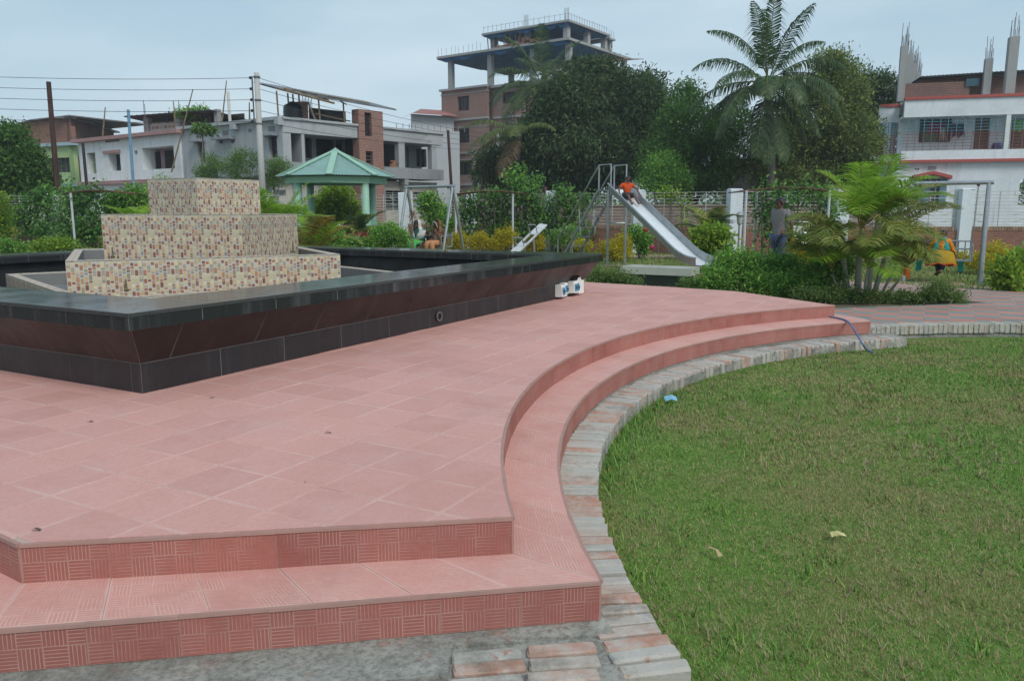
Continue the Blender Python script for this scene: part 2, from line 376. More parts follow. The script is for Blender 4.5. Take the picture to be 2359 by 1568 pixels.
def lay_tiles(parent, poly, z, limit, matfun, matrest, skip=None, origin=(0, 0), ccw=None):
    """lay square tiles aligned with the fountain over a polygon; the nearest ones in view become objects of their own"""
    if area(poly) < 0: poly = poly[::-1]
    o = Vector((origin[0], origin[1], 0)); xs = [p[0] for p in poly]; ys = [p[1] for p in poly]
    cand = []
    K = int(max(max(xs) - min(xs), max(ys) - min(ys)) / T) + 4
    cc = Vector(((min(xs) + max(xs)) / 2, (min(ys) + max(ys)) / 2, 0)) - o
    i0, j0 = int(cc.dot(U) / T), int(cc.dot(V) / T)
    for i in range(i0 - K, i0 + K):
        for j in range(j0 - K, j0 + K):
            c0 = o + U * (i + .5) * T + V * (j + .5) * T
            if c0.x < min(xs) - T or c0.x > max(xs) + T or c0.y < min(ys) - T or c0.y > max(ys) + T: continue
            if not in_view((c0.x, c0.y, z)): continue
            if skip and skip(c0): continue
            g = T / 2 - .0012
            sq = [c0 - U * g - V * g, c0 + U * g - V * g, c0 + U * g + V * g, c0 - U * g + V * g]; sq = [(p.x, p.y) for p in sq]
            full = all(inside(p, poly) for p in sq)
            pl = sq if full else clip(poly, sq)
            if len(pl) < 3 or area(pl) < .002: continue
            cand.append((c0.y, i, j, c0, full, pl))
    cand.sort(key=lambda t: t[0])
    rest = MB(); src = {}
    for k, (d, i, j, c0, full, pl) in enumerate(cand):
        uvf = lambda p, c0=c0: ((Vector((p[0], p[1], 0)) - c0).dot(U) / T + .5, (Vector((p[0], p[1], 0)) - c0).dot(V) / T + .5)
        m = matfun(i, j); dz = random.uniform(-.0012, .0012)
        if k < limit:
            if full and m in src:
                t = share('tile', src[m], parent, (c0.x, c0.y, z + dz))
            else:
                t = obj('tile', MB().prism(pl, z - .012, z, uvf), m, parent, loc=(c0.x, c0.y, z))
                if full: src[m] = t
        else: rest.prism(pl, z - .012, z + dz, uvf)
    if rest.v:
        t = obj('tile', rest, matrest, parent); t['kind'] = 'stuff'
    return len(cand)
hb = L - .4
def under_fountain(c0):
    a, b = (c0 - NEAR).dot(U), (c0 - NEAR).dot(V); return .5 < a < L - .5 and .5 < b < L - .5
OR = (-1.477, 3.9)
lay_tiles(terrace, TERR, ZT, 295, lambda i, j: M_floor, M_floor_far, under_fountain, OR)

# ------------------------------------------------------------------ stepped edges
def walk(pts, step):
    """resample a polyline at equal arc length"""
    P_ = [Vector((p[0], p[1], 0)) for p in pts]; d = [0]
    for a, b in zip(P_, P_[1:]): d.append(d[-1] + (b - a).length)
    n_ = max(1, round(d[-1] / step)); res = []
    for k in range(n_ + 1):
        s = d[-1] * k / n_; i = max(0, min(len(d) - 2, next((q for q in range(len(d)) if d[q] > s), len(d) - 1) - 1))
        t = (s - d[i]) / max(1e-9, d[i + 1] - d[i]); res.append(P_[i].lerp(P_[i + 1], t))
    return res
def outward(a, b):
    d = (b - a).normalized(); return Vector((d.y, -d.x, 0))
def risers(pts, z0, z1, parent, uoff=0.0):
    """a run of tiles standing on edge along pts (ccw outline: outward is to the right)"""
    st = walk(pts, T); edge = MB()
    for k, (a, b) in enumerate(zip(st, st[1:])):
        o_ = outward(a, b); g = (b - a).normalized() * .0018; th = .010 + random.uniform(-.0015, .0015)
        a2, b2 = a + g, b - g; zt = z1 - .012
        m = MB()
        ou = o_ * th; ln = (b2 - a2).length / T
        m.add([a2 + Vector((0, 0, z0)), b2 + Vector((0, 0, z0)), b2 + Vector((0, 0, zt)), a2 + Vector((0, 0, zt)),
               a2 + ou + Vector((0, 0, z0)), b2 + ou + Vector((0, 0, z0)), b2 + ou + Vector((0, 0, zt)), a2 + ou + Vector((0, 0, zt))],
              [(4, 5, 6, 7), (3, 7, 6, 2), (0, 4, 7, 3), (5, 1, 2, 6)],
              [[(0, 0), (ln, 0), (ln, (zt - z0) / T), (0, (zt - z0) / T)], [(0, .4), (0, .45), (1, .45), (1, .4)], None, None])
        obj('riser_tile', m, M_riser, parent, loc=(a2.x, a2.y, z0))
        j1, j2 = random.uniform(-.002, .003), random.uniform(-.002, .003)
        e1, e2 = ou * 1.25 + o_ * .002, ou * 1.25 + o_ * .002
        edge.hexa([a + Vector((0, 0, zt - .003)), a + e1 + Vector((0, 0, zt - .003)), b + e2 + Vector((0, 0, zt - .003)), b + Vector((0, 0, zt - .003)),
                   a - o_ * .012 + Vector((0, 0, z1 - .004)), a + e1 + Vector((0, 0, z1 - .002 + j1)), b + e2 + Vector((0, 0, z1 - .002 + j2)), b - o_ * .012 + Vector((0, 0, z1 - .004))])
        jn = (b - a).normalized() * .004
        edge.hexa([a - jn + Vector((0, 0, z0)), a - jn + ou * .82 + Vector((0, 0, z0)), a + jn + ou * .82 + Vector((0, 0, z0)), a + jn + Vector((0, 0, z0)), a - jn + Vector((0, 0, zt)), a - jn + ou * .82 + Vector((0, 0, zt)), a + jn + ou * .82 + Vector((0, 0, zt)), a + jn + Vector((0, 0, zt))])
    obj('mortar_edge', edge, M_edge, parent)
def treads(inner, outer, z, parent, n_):
    """flat tiles between two edge lines with the same number of stations"""
    I_, O_ = walk(inner, 1e9), walk(outer, 1e9)
    def sample(pts, k): return walk_n(pts, n_)[k]
    A_, B_ = walk_n(inner, n_), walk_n(outer, n_)
    for k in range(n_):
        q = [A_[k], A_[k + 1], B_[k + 1], B_[k]]; c0 = sum(q, Vector()) / 4
        q = [p + (c0 - p).normalized() * .002 for p in q]
        w_ = (A_[k + 1] - A_[k]).length / T; h_ = ((B_[k] - A_[k]).length) / T
        m = MB(); z_ = z + random.uniform(-.0012, .0012)
        vs = [(p.x, p.y, z - .012) for p in q] + [(p.x, p.y, z_) for p in q]
        m.add(vs, [(4, 5, 6, 7)[::-1], (0, 1, 5, 4), (1, 2, 6, 5), (2, 3, 7, 6), (3, 0, 4, 7)], [[(0, .955), (1, .955), (1, .04), (0, .04)]] + [None] * 4)
        obj('tread_tile', m, M_tread, parent, loc=(c0.x, c0.y, z))
def walk_n(pts, n_):
    P_ = [Vector((p[0], p[1], 0)) for p in pts]; d = [0]
    for a, b in zip(P_, P_[1:]): d.append(d[-1] + (b - a).length)
    res = []
    for k in range(n_ + 1):
        s = d[-1] * k / n_; i = 0
        while i < len(d) - 2 and d[i + 1] < s: i += 1
        t = (s - d[i]) / max(1e-9, d[i + 1] - d[i]); res.append(P_[i].lerp(P_[i + 1], t))
    return res
leftT = [(F1[0] + LD.x * 2.4, F1[1] + LD.y * 2.4), F1]
leftG = [(G1[0] + LD.x * 2.5, G1[1] + LD.y * 2.5), G1]
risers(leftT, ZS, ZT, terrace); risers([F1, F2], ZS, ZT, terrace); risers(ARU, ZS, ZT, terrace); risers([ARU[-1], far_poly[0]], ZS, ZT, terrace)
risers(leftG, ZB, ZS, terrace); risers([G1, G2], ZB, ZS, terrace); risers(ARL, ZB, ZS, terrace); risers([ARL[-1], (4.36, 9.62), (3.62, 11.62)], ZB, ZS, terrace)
treads(leftT, leftG, ZS, terrace, 8); treads([F1, F2], [G1, G2], ZS, terrace, 6); treads(ARU, ARL, ZS, terrace, 28); treads([ARU[-1], far_poly[0]], [ARL[-1], (3.62, 11.62)], ZS, terrace, 6)

# ------------------------------------------------------------------ bricks on edge round the lawn
def brick_mesh(lx, ly, lz, seed):
    rg = random.Random(seed); bm = bmesh.new(); bmesh.ops.create_cube(bm, size=1)
    for v_ in bm.verts: v_.co = (v_.co.x * lx, v_.co.y * ly, v_.co.z * lz)
    bmesh.ops.bevel(bm, geom=bm.edges[:], offset=.008, segments=1, affect='EDGES')
    for v_ in bm.verts: v_.co += Vector((rg.uniform(-.004, .004), rg.uniform(-.003, .003), rg.uniform(-.004, .003)))
    me = bpy.data.meshes.new('brick'); bm.to_mesh(me); bm.free(); me.materials.append(M_brick); return me
BR = [brick_mesh(.238, .064, .118, s) for s in range(8)]
KR = []
for m_ in BR[:4]: q_ = m_.copy(); q_.materials[0] = M_kstone; KR.append(q_)
def brick(parent, x, y, z, rz, name='brick', pool=None):
    o = bpy.data.objects.new(name, random.choice(pool or BR)); C.objects.link(o); o.parent = parent
    o.location = (x, y, z); o.rotation_euler = (random.uniform(-.02, .02), random.uniform(-.012, .012), rz + random.uniform(-.014, .014)); return o
a = 192.3
while a > 106:
    rr_ = 5.643 + .118 + random.uniform(-.006, .008)
    brick(ledge, 6.09 + rr_ * math.cos(R(a)), 3.58 + rr_ * math.sin(R(a)), ZB - .062 + random.uniform(-.004, .005), R(a))
    a -= math.degrees(.0765 / rr_) * random.uniform(.97, 1.04)
for bx_, rows in ((.166, (2.30, 2.378, 2.456)), (-.080, (2.268, 2.346, 2.424))):       # two more columns of bricks in front of the corner
    for yy in rows: brick(ledge, bx_ + random.uniform(-.006, .006), yy + random.uniform(-.003, .003), ZB - .060 + random.uniform(-.003, .003), R(8))

# ================================================================== fountain
def granite(name, c, speck, rough, stain=0.0):
    n = NT(name); P = posn(n)
    s_ = n.ramp(n.noise(140, 2, .6, co=P), [(.45, 0.0), (.66, 1.0)]); col = n.mix(s_, c, speck)
    col = n.mix(n.ramp(n.objrand(), [(0, 0.0), (1, .35)]), col, sc3(c, 1.7))
    if stain:
        k = n.ramp(n.noise(9, 5, .7, co=P, stretch=(1, 1, .06)), [(.53, 0.0), (.75, stain)]); col = n.mix(k, col, (.28, .29, .30))
    rg_ = n.ramp(n.noise(3, 5, .6, co=P), [(.3, rough * .8), (.7, rough * 1.7)])
    return n.fin(col, rg_, 0, .5)
M_rim = granite('polished_black_granite', (.036, .039, .041), (.085, .089, .092), .12)
M_lip = granite('black_granite_face', (.014, .016, .019), (.03, .033, .037), .11, .22)
M_slope = granite('brown_granite_face', (.0095, .0062, .0062), (.020, .0135, .013), .30, .05)
M_band = granite('black_granite_base', (.013, .0125, .0145), (.028, .027, .030), .34, .08)
M_black = granite('dark_basin_face', (.006, .006, .007), (.010, .010, .011), .5)
M_joint = paint((.30, .29, .28), .9, .3, 12)
M_conc = grime((.20, .205, .205), (.12, .12, .115), .6, .85, 1.2, 'grey_cement_render')
fountain = thing('fountain', 'square black granite fountain basin with stacked stone-patterned tiers on the red terrace', 'fountain', (FC.x, FC.y, ZT))
Zb, Zl, Zt = ZT + .196, ZT + .452, ZT + .555
CO = [NEAR, NEAR + U * L, NEAR + (U + V) * L, NEAR + V * L]; DI = [U, V, -U, -V]; NI = [V, -U, -V, U]
def PS(k, s, ins, z): p = CO[k] + DI[k] * s + NI[k] * ins; return Vector((p.x, p.y, z))
def ring(prof, cl=True):
    m = MB(); n_ = len(prof)
    vs = [PS(k, i_, i_, z) for k in range(4) for i_, z in prof]
    fs = [(k * n_ + j, ((k + 1) % 4) * n_ + j, ((k + 1) % 4) * n_ + (j + 1) % n_, k * n_ + (j + 1) % n_) for k in range(4) for j in range(n_ if cl else n_ - 1)]
    return m.add(vs, fs)
e = .0016
core = ring([(.2 + e, ZT - .003), (.2 + e, Zb), (.035 + e, Zl), (e, Zl), (e, Zt - e), (.6 - e, Zt - e), (.6 - e, Zl), (.5, Zl - .002), (.5, ZT - .003)])
obj('core', core, M_joint, fountain)
def panels(nm, m_, i0, z0, i1, z1, thick, cuts, ins_dir=1):
    """facing slabs on all four sides; (inset,z) of the lower and upper edge; mitred at the corners"""
    for k in range(4):
        cc_ = list(cuts[k % 2]); cc_ = [L - c_ for c_ in reversed(cc_)] if k == 3 else cc_
        cs = [None] + cc_ + [None]
        for a_, b_ in zip(cs, cs[1:]):
            mb = MB(); g = .0022
            sa = lambda ins: (ins if a_ is None else a_) + g
            sb = lambda ins: (L - ins if b_ is None else b_) - g
            th = thick + random.uniform(-.0006, .0006)
            dn = Vector((z1 - z0, -(i1 - i0))).normalized() * th if abs(z1 - z0) > 1e-6 else Vector((0, th))
            j0, y0, j1, y1 = i0 + dn.x, z0 + dn.y, i1 + dn.x, z1 + dn.y
            if abs(z1 - z0) < 1e-6: y0, y1, j0, j1 = z0 - th, z1 - th, i0, i1
            mb.hexa([PS(k, sa(j0), j0, y0), PS(k, sb(j0), j0, y0), PS(k, sb(i0), i0, z0), PS(k, sa(i0), i0, z0),
                     PS(k, sa(j1), j1, y1), PS(k, sb(j1), j1, y1), PS(k, sb(i1), i1, z1), PS(k, sa(i1), i1, z1)])
            c0 = PS(k, ((a_ or 0) + (b_ or L)) / 2, i0, z0)
            obj(nm, mb, m_, fountain, loc=c0)
cb = [[.84, 1.46, 2.13, 2.80, 3.47, 4.18, 4.88, 5.57, 6.25, 6.9], [.30, .95, 1.57, 2.2, 2.85, 3.5, 4.15, 4.8, 5.45, 6.1, 6.75]]
cs_ = [[.42, 1.16, 1.80, 2.47, 3.1, 3.8, 4.5, 5.22, 5.9, 6.6], [.44, 1.1, 1.75, 2.4, 3.05, 3.7, 4.35, 5, 5.65, 6.3, 6.95]]
cl_ = [[.54, 1.2, 1.87, 2.63, 3.33, 4.10, 4.76, 5.50, 6.2, 6.85], [.62, 1.23, 1.85, 2.5, 3.1, 3.75, 4.4, 5.05, 5.7, 6.3, 6.95]]
panels('base_panel', M_band, .2, ZT - .002, .2, Zb - .0015, .02, [cb[0], cb[1][::-1] if 0 else cb[1]])
panels('slope_panel', M_slope, .2, Zb + .0015, .035, Zl - .001, .02, cs_)
panels('lip_panel', M_lip, 0, Zl - .004, 0, Zt - .024, .02, cl_)
cr_ = [[.72] + cl_[0][1:], [.68] + cl_[1][1:-1] + [6.85]]
panels('rim_slab', M_rim, -.004, Zt, .60, Zt, .022, cr_)
panels('inner_lip_panel', M_lip, .6, Zt - .024, .6, Zl - .004, .02, cr_)
panels('inner_wall_panel', M_black, .5, Zl - .003, .55, ZT + .06, .01, cs_)
# fix side order of near-left seams: the run along V is measured from the far end, so mirror is harmless out of view
obj('basin_floor', MB().prism([(p.x, p.y) for p in [PS(0, .6, .6, 0), PS(1, .6, .6, 0), PS(2, .6, .6, 0), PS(3, .6, .6, 0)]], ZT + .01, ZT + .05), paint((.035, .037, .035), .5, .4, 2), fountain)
# stone pattern tile
n = NT('stone_print_tile'); uv = n.tc('UV'); sp = n.n('ShaderNodeSeparateXYZ'); n.t.links.new(uv, sp.inputs[0])
cx_ = n.math('MULTIPLY', sp.outputs[0], 9); ci = n.math('FLOOR', cx_)
wn1 = n.n('ShaderNodeTexWhiteNoise', noise_dimensions='1D'); n.t.links.new(n.math('ADD', n.math('FLOORED_MODULO', ci, 9), 3.7), wn1.inputs['W'])
y1 = n.math('ADD', n.math('MULTIPLY', sp.outputs[1], 7.4), n.math('MULTIPLY', wn1.outputs['Value'], 9))
y2 = n.math('ADD', y1, n.math('MULTIPLY', n.math('SINE', n.math('ADD', n.math('MULTIPLY', y1, 2.6), n.math('MULTIPLY', wn1.outputs['Value'], 40))), .27))
ri = n.math('FLOOR', y2)
cmb = n.n('ShaderNodeCombineXYZ'); n.t.links.new(n.math('FLOORED_MODULO', ci, 9), cmb.inputs[0]); n.t.links.new(ri, cmb.inputs[1])
wn2 = n.n('ShaderNodeTexWhiteNoise', noise_dimensions='2D'); n.t.links.new(cmb.outputs[0], wn2.inputs['Vector'])
stone = n.ramp(wn2.outputs['Value'], [(0, (.62, .47, .25)), (.13, (.66, .59, .35)), (.25, (.52, .36, .20)), (.36, (.38, .145, .08)), (.47, (.26, .10, .065)), (.57, (.66, .55, .32)), (.68, (.26, .26, .265)), (.76, (.48, .22, .125)), (.85, (.36, .31, .23)), (.92, (.60, .45, .27))], 'CONSTANT')
dx = n.math('ABSOLUTE', n.math('SUBTRACT', n.math('FLOORED_MODULO', cx_, 1), .5)); dy = n.math('ABSOLUTE', n.math('SUBTRACT', n.math('FLOORED_MODULO', y2, 1), .5))
sq = n.math('ADD', n.math('POWER', n.math('DIVIDE', dx, .455), 5), n.math('POWER', n.math('DIVIDE', dy, .46), 5))
msk = n.ramp(sq, [(.38, 0.0), (.66, 1.0)])
sv = n.n('ShaderNodeSeparateColor'); n.t.links.new(wn2.outputs['Color'], sv.inputs[0]); stone = n.mix(1.0, stone, n.ramp(sv.outputs[1], [(0, (.80, .80, .80)), (1, (1.12, 1.12, 1.12))]), 'MULTIPLY')
stone = n.mix(n.ramp(n.noise(60, 4, .7, co=posn(n)), [(.3, .35), (.6, 0.0)]), stone, (.3, .22, .15))
stone = n.mix(n.ramp(n.noise(5, 6, .75, co=posn(n), stretch=(1, 1, .12)), [(.55, 0.0), (.75, .35)]), stone, (.45, .43, .39))
col = n.mix(msk, stone, (.50, .475, .43)); n.bump(n.math('SUBTRACT', 1, msk), .4, .003)
M_stone = n.fin(col, .38, 0, .4)
def tier(nm_label, r, th, z0, z1, cen, wall=.10):
    t = obj('tier', MB().box((cen[0], cen[1], z0 + .01), (.01, .01, .01)), M_conc, fountain)
    cs = [Vector((cen[0] + r * math.cos(th + k * math.pi / 2), cen[1] + r * math.sin(th + k * math.pi / 2), 0)) for k in range(4)]
    cc = Vector((cen[0], cen[1], 0)); q = wall * math.sqrt(2)
    inn = [c_ + (cc - c_).normalized() * q for c_ in cs]; oc = [c_ + (cc - c_).normalized() * .012 for c_ in cs]
    m = MB()
    for k in range(4):
        k2 = (k + 1) % 4
        m.hexa([Vector((p.x, p.y, z)) for z in (z0, z1 - .012) for p in (oc[k], oc[k2], inn[k2], inn[k])])
    m.prism([(p.x, p.y) for p in inn], z0, z1 - .16)
    t.data = bpy.data.meshes.new('tier'); base = wloc(t)
    t.data.from_pydata([tuple(Vector(p) - base) for p in m.v], [], m.f); t.data.materials.append(M_conc)
    side = (cs[1] - cs[0]).length; nn = max(2, round(side / .335)); tw = side / nn
    for k in range(4):
        a_, b_ = cs[k], cs[(k + 1) % 4]; d = (b_ - a_).normalized(); o_ = Vector((d.y, -d.x, 0)); ia, ib = inn[k], inn[(k + 1) % 4]
        rows = [(z1 - .5, z1)] if z1 - z0 < .5 else [(z1 - .5, z1), (z0, z1 - .5)]
        for (q0, q1) in rows:
            q0 = max(q0, z0)
            for i in range(nn):
                s0, s1 = i * tw + .0012, (i + 1) * tw - .0012; p, p2 = a_ + d * s0, a_ + d * s1; i_ = -o_ * .010
                hh = (q1 - q0) / .335; mb = MB()
                zt_ = q1 - .001
                vs = [p + Vector((0, 0, q0)), p2 + Vector((0, 0, q0)), p2 + Vector((0, 0, zt_)), p + Vector((0, 0, zt_))]
                vs += [w_ + i_ for w_ in vs]
                mb.add(vs, [(0, 1, 2, 3), (4, 7, 6, 5), (3, 2, 6, 7), (0, 3, 7, 4), (1, 5, 6, 2)], [[(0, 1.5 - hh), (1, 1.5 - hh), (1, 1.5), (0, 1.5)]] + [None] * 4)
                obj('stone_tile', mb, M_stone, t, loc=p)
        # coping strip on the wall top
        mb = MB(); z_ = z1 + .003
        vs = [Vector((p.x, p.y, z)) for z in (z1 - .010, z_) for p in (a_, b_, ib, ia)]
        mb.add(vs, [(4, 5, 6, 7), (0, 1, 5, 4), (1, 2, 6, 5), (2, 3, 7, 6), (3, 0, 4, 7)], [[(0, 0), (nn, 0), (nn - .3, .3), (.3, .3)]] + [None] * 4)
        obj('coping', mb, M_stone, t, loc=a_)
    return t, cs
zbase = ZT + .05
tier('t1', 2.82, -1.641, zbase, .772, (FC.x + .15, FC.y + .06))
tier('t2', 1.974, -1.883, zbase, 1.073, (FC.x - .05, FC.y - .02))
t3, c3 = tier('t3', 1.181, -.891, zbase + .3, 1.531, (FC.x + .05, FC.y + .02))
tier('t4', .646, -1.325, 1.2, 1.945, (FC.x + .05, FC.y + .02))
M_brass = paint((.20, .16, .09), .55, .4, 20, .4)
def nozzle(px, py, Y):
    p = at(px, py, Y); m = MB().lathe(p, [(.02, -.05), (.024, -.03), (.012, -.02), (.009, .03), (.007, .06), (.006, .07)], 8)
    obj('nozzle', m, M_brass, fountain)
for px, py, Y in ((126.3, 286, 7.55), (112.6, 253, 8.35), (293, 248, 8.95), (446, 247.5, 10.6)): nozzle(px, py, Y)
# drain outlet
dp = PS(0, 3.62, .192, ZT + .10); dm = MB()
for q in range(14):
    a0, a1 = 2 * math.pi * q / 14, 2 * math.pi * (q + 1) / 14
    for (ra, rb) in ((.052, .034),):
        f = lambda rr_, aa: dp + U * (rr_ * math.cos(aa)) + Vector((0, 0, rr_ * math.sin(aa)))
        oo = -V * .012
        dm.hexa([f(ra, a0), f(ra, a1), f(rb, a1), f(rb, a0), f(ra, a0) + oo, f(ra, a1) + oo, f(rb, a1) + oo, f(rb, a0) + oo])
pipe = obj('drain_collar', dm, paint((.13, .12, .115), .8, .3, 30), fountain)
obj('drain_hole', MB().add([dp - V * .006 + U * (.036 * math.cos(a)) + Vector((0, 0, .036 * math.sin(a))) for a in [2 * math.pi * q / 12 for q in range(12)]], [tuple(range(12))]), paint((.008, .008, .009), .9), fountain)
# ------------------------------------------------------------------ switch boxes on the fountain's side
M_white = paint((.80, .80, .76), .4, .05, 8); M_cover = paint((.10, .28, .45), .12, .3, 25, 0, .6); M_dark = paint((.012, .012, .013), .6)
def face(s, out_, z): p = PS(0, s, .2 - out_, z); return p
def sidebox(mb, s0, s1, o0, o1, z0, z1, ch=0.0):
    mb.hexa([face(s0, o0, z0), face(s0, o1, z0), face(s1, o1, z0), face(s1, o0, z0), face(s0, o0, z1), face(s0, o1 - ch, z1), face(s1, o1 - ch, z1), face(s1, o0, z1)]); return mb
def breaker(s, z, w_, h_, d_, label):
    t = thing('breaker_box', label, 'breaker box', face(s + w_ / 2, 0, z), 'breaker boxes on the fountain side')
    obj('case', sidebox(sidebox(MB(), s, s + w_, .004, d_ * .7, z, z + h_), s, s + w_, d_ * .7, d_, z + .004, z + h_ - .004, .018), M_white, t)
    obj('cover', sidebox(MB(), s + w_ * .18, s + w_ * .82, d_ - .004, d_ + .012, z + h_ * .2, z + h_ * .78, .012), M_cover, t)
    obj('switch', sidebox(MB(), s + w_ * .35, s + w_ * .65, d_ + .008, d_ + .019, z + h_ * .42, z + h_ * .54), M_dark, t)
solo('mounting_plate', sidebox(MB(), 6.60, 6.76, .003, .016, ZT + .012, ZT + .17), paint((.72, .72, .72), .5), 'white plastic plate behind the left pair of breaker boxes', 'plate')
breaker(6.40, ZT + .035, .10, .16, .11, 'leftmost white breaker box with blue cover on the black fountain base')
breaker(6.535, ZT + .06, .10, .15, .095, 'second white breaker box from the left, against a white plate')
breaker(6.80, ZT + .05, .10, .16, .11, 'third white breaker box from the left on the fountain base')
breaker(6.925, ZT + .05, .08, .16, .095, 'fourth white breaker box, next to the junction box')
jb = thing('junction_box', 'plain white junction box with two stub conduits at the fountain corner', 'junction box', face(7.11, 0, ZT + .04))
obj('case', sidebox(MB(), 7.03, 7.20, .004, .075, ZT + .02, ZT + .205), M_white, jb)
for s in (7.04, 7.10): obj('conduit', MB().tube([face(s, .05, ZT + .2), face(s, .05, ZT + .245)], .018, 10), M_white, jb)
cbm = MB()
for q in range(6):
    a0 = 6.86 + q * .035
    cbm.tube([face(a0, .03, ZT + .2), face(a0 + .02, .06, ZT + .235 + .015 * (q % 3)), face(a0 + .06, .045, ZT + .25), face(a0 + .11, .03, ZT + .21)], .008, 5)
solo('cable_bundle', cbm, M_dark, 'tangled black cables above the right breaker boxes', 'cables')

# ================================================================== lawns, paths, ground
n = NT('soil'); P = posn(n); M_soil = n.fin(n.ramp(n.noise(2, 6, .7, co=P), [(.3, (.10, .085, .06)), (.7, (.20, .165, .12))]), .95, 0, .1)
n = NT('lawn_base'); P = posn(n)
g_ = n.ramp(n.noise(14, 6, .7, co=P), [(.25, (.055, .10, .02)), (.5, (.10, .175, .035)), (.75, (.165, .215, .06))])
dry = n.ramp(n.noise(.75, 5, .65, co=P), [(.46, 0.0), (.70, .6)]); M_lawn = n.fin(n.mix(dry, g_, (.17, .14, .06)), .95, 0, .1)
n = NT('playground_grass'); P = posn(n)
g_ = n.ramp(n.noise(20, 6, .75, co=P), [(.25, (.045, .085, .018)), (.5, (.085, .15, .03)), (.75, (.14, .19, .05))])
bare = n.ramp(n.noise(.5, 5, .7, co=P), [(.55, 0.0), (.7, .7)]); M_plawn = n.fin(n.mix(bare, g_, (.22, .18, .10)), .95, 0, .1)
structure('ground', MB().quad((-340, -60, -.07), (340, -60, -.07), (340, 520, -.07), (-340, 520, -.07)), M_soil)
lawn = structure('lawn', MB().prism(arc(6.16, 3.6, 6.2, 0, 360, 72)[:-1], -.06, 0.0), M_lawn)
structure('playground_lawn', MB().prism([(-14, 12), (-1, 15.2), (1.6, 13.1), (3.6, 11.7), (12, 10.5), (20, 12), (24, 27), (-26, 36), (-30, 14)], -.05, .115), M_plawn)
ZP = .16
LC = (6.16, 3.6)
M_kerbtop = M_cement
# ring path round the lawn and the branch that leads back past the bench
pathA = arc(LC[0], LC[1], 6.42, 112, 20, 40) + [(13.5, 9.2), (11.2, 12.3), (9.1, 13.72), (8.22, 14.60), (7.53, 15.45), (6.89, 15.96), (5.6, 17.3), (3.5, 18.4), (1.0, 18.9), (-2.5, 19.2), (-2.6, 17.4), (.8, 17.1), (3.0, 16.7), (4.7, 15.5), (5.75, 14.5), (6.35, 13.55), (7.0, 12.85), (7.42, 12.18), (6.47, 11.93), (5.61, 11.69), (4.62, 11.42), (3.75, 11.6)]
path = structure('garden_path', MB().prism(pathA, .0, ZP - .006), M_cement)
lay_tiles(path, pathA, ZP, 290, lambda i, j: M_ptile_r if (i + j) % 2 else M_ptile_g, M_ptile_r, None, OR)
kerb = structure('path_kerb', MB().add(*(lambda A_, B_: ([(x, y, z) for z in (-.05, ZP - .02) for x, y in A_ + B_[::-1]], [tuple(range(len(A_) * 2, len(A_) * 4))] + [(i, i + 1, i + 1 + len(A_) * 2, i + len(A_) * 2) for i in range(len(A_) * 2 - 1)]))(arc(LC[0], LC[1], 6.225, 110.5, 24, 60), arc(LC[0], LC[1], 6.44, 110.5, 24, 60))), M_cement)
a = 109.5
while a > 52:
    rr_ = 6.20 + .118 + random.uniform(-.004, .006)
    brick(kerb, LC[0] + rr_ * math.cos(R(a)), LC[1] + rr_ * math.sin(R(a)), ZP - .055 + random.uniform(-.004, .003), R(a), pool=KR)
    a -= math.degrees(.0685 / rr_)
far_path = structure('far_path', MB().prism([(-9, 26.6), (9.5, 24.2), (14, 24.6), (14, 25.8), (9.5, 25.6), (-9, 28.0)], .0, .125), paint((.40, .27, .23), .9, .25, 2.0))
structure('foreground_path', MB().prism([(-4, -3), (12, -3), (12, -1.2), (3, 1.2), (.52, 2.1), (-.1, 2.285), (-.6, 2.21), (-1.5, 2.08), (-4, 1.9)], -.06, ZB - .012), M_cement)
fp = bpy.data.objects['foreground_path']
lay_tiles(fp, [(-.9, 1.0), (.3, 1.0), (.0, 2.26), (-.10, 2.275), (-.30, 2.262), (-.6, 2.20), (-.9, 2.15)], ZB - .006, 20, lambda i, j: M_riser, M_riser, None, OR)
structure('street', MB().prism([(-60, 39), (60, 30), (60, 36), (-60, 45)], -.05, .02), paint((.16, .15, .14), .95, .2, 1))
# planting bed between the two paths
bed = structure('planting_bed', MB().prism([(4.62, 11.5), (5.61, 11.76), (6.47, 12.0), (7.34, 12.22), (6.95, 12.8), (6.28, 13.5), (5.7, 14.4), (4.65, 15.3), (3.9, 14.0), (3.65, 12.2)], 0, .13), M_soil)
# pale worn ground under the right swing, sand pads under the slide posts
M_sand = paint((.36, .29, .19), .95, .25, 6)
def pad(px, py, rx, ry, nm='bare_patch'):
    c = gnd(px, py, .12); m = MB().prism([(c.x + rx * math.cos(t) * random.uniform(.8, 1.15), c.y + ry * math.sin(t) * random.uniform(.8, 1.15)) for t in [2 * math.pi * k / 18 for k in range(18)]], .1, .121); structure(nm, m, M_sand)
pad(928, 283, .8, .55); pad(612, 265, .6, .35); pad(985, 287, .45, .3)

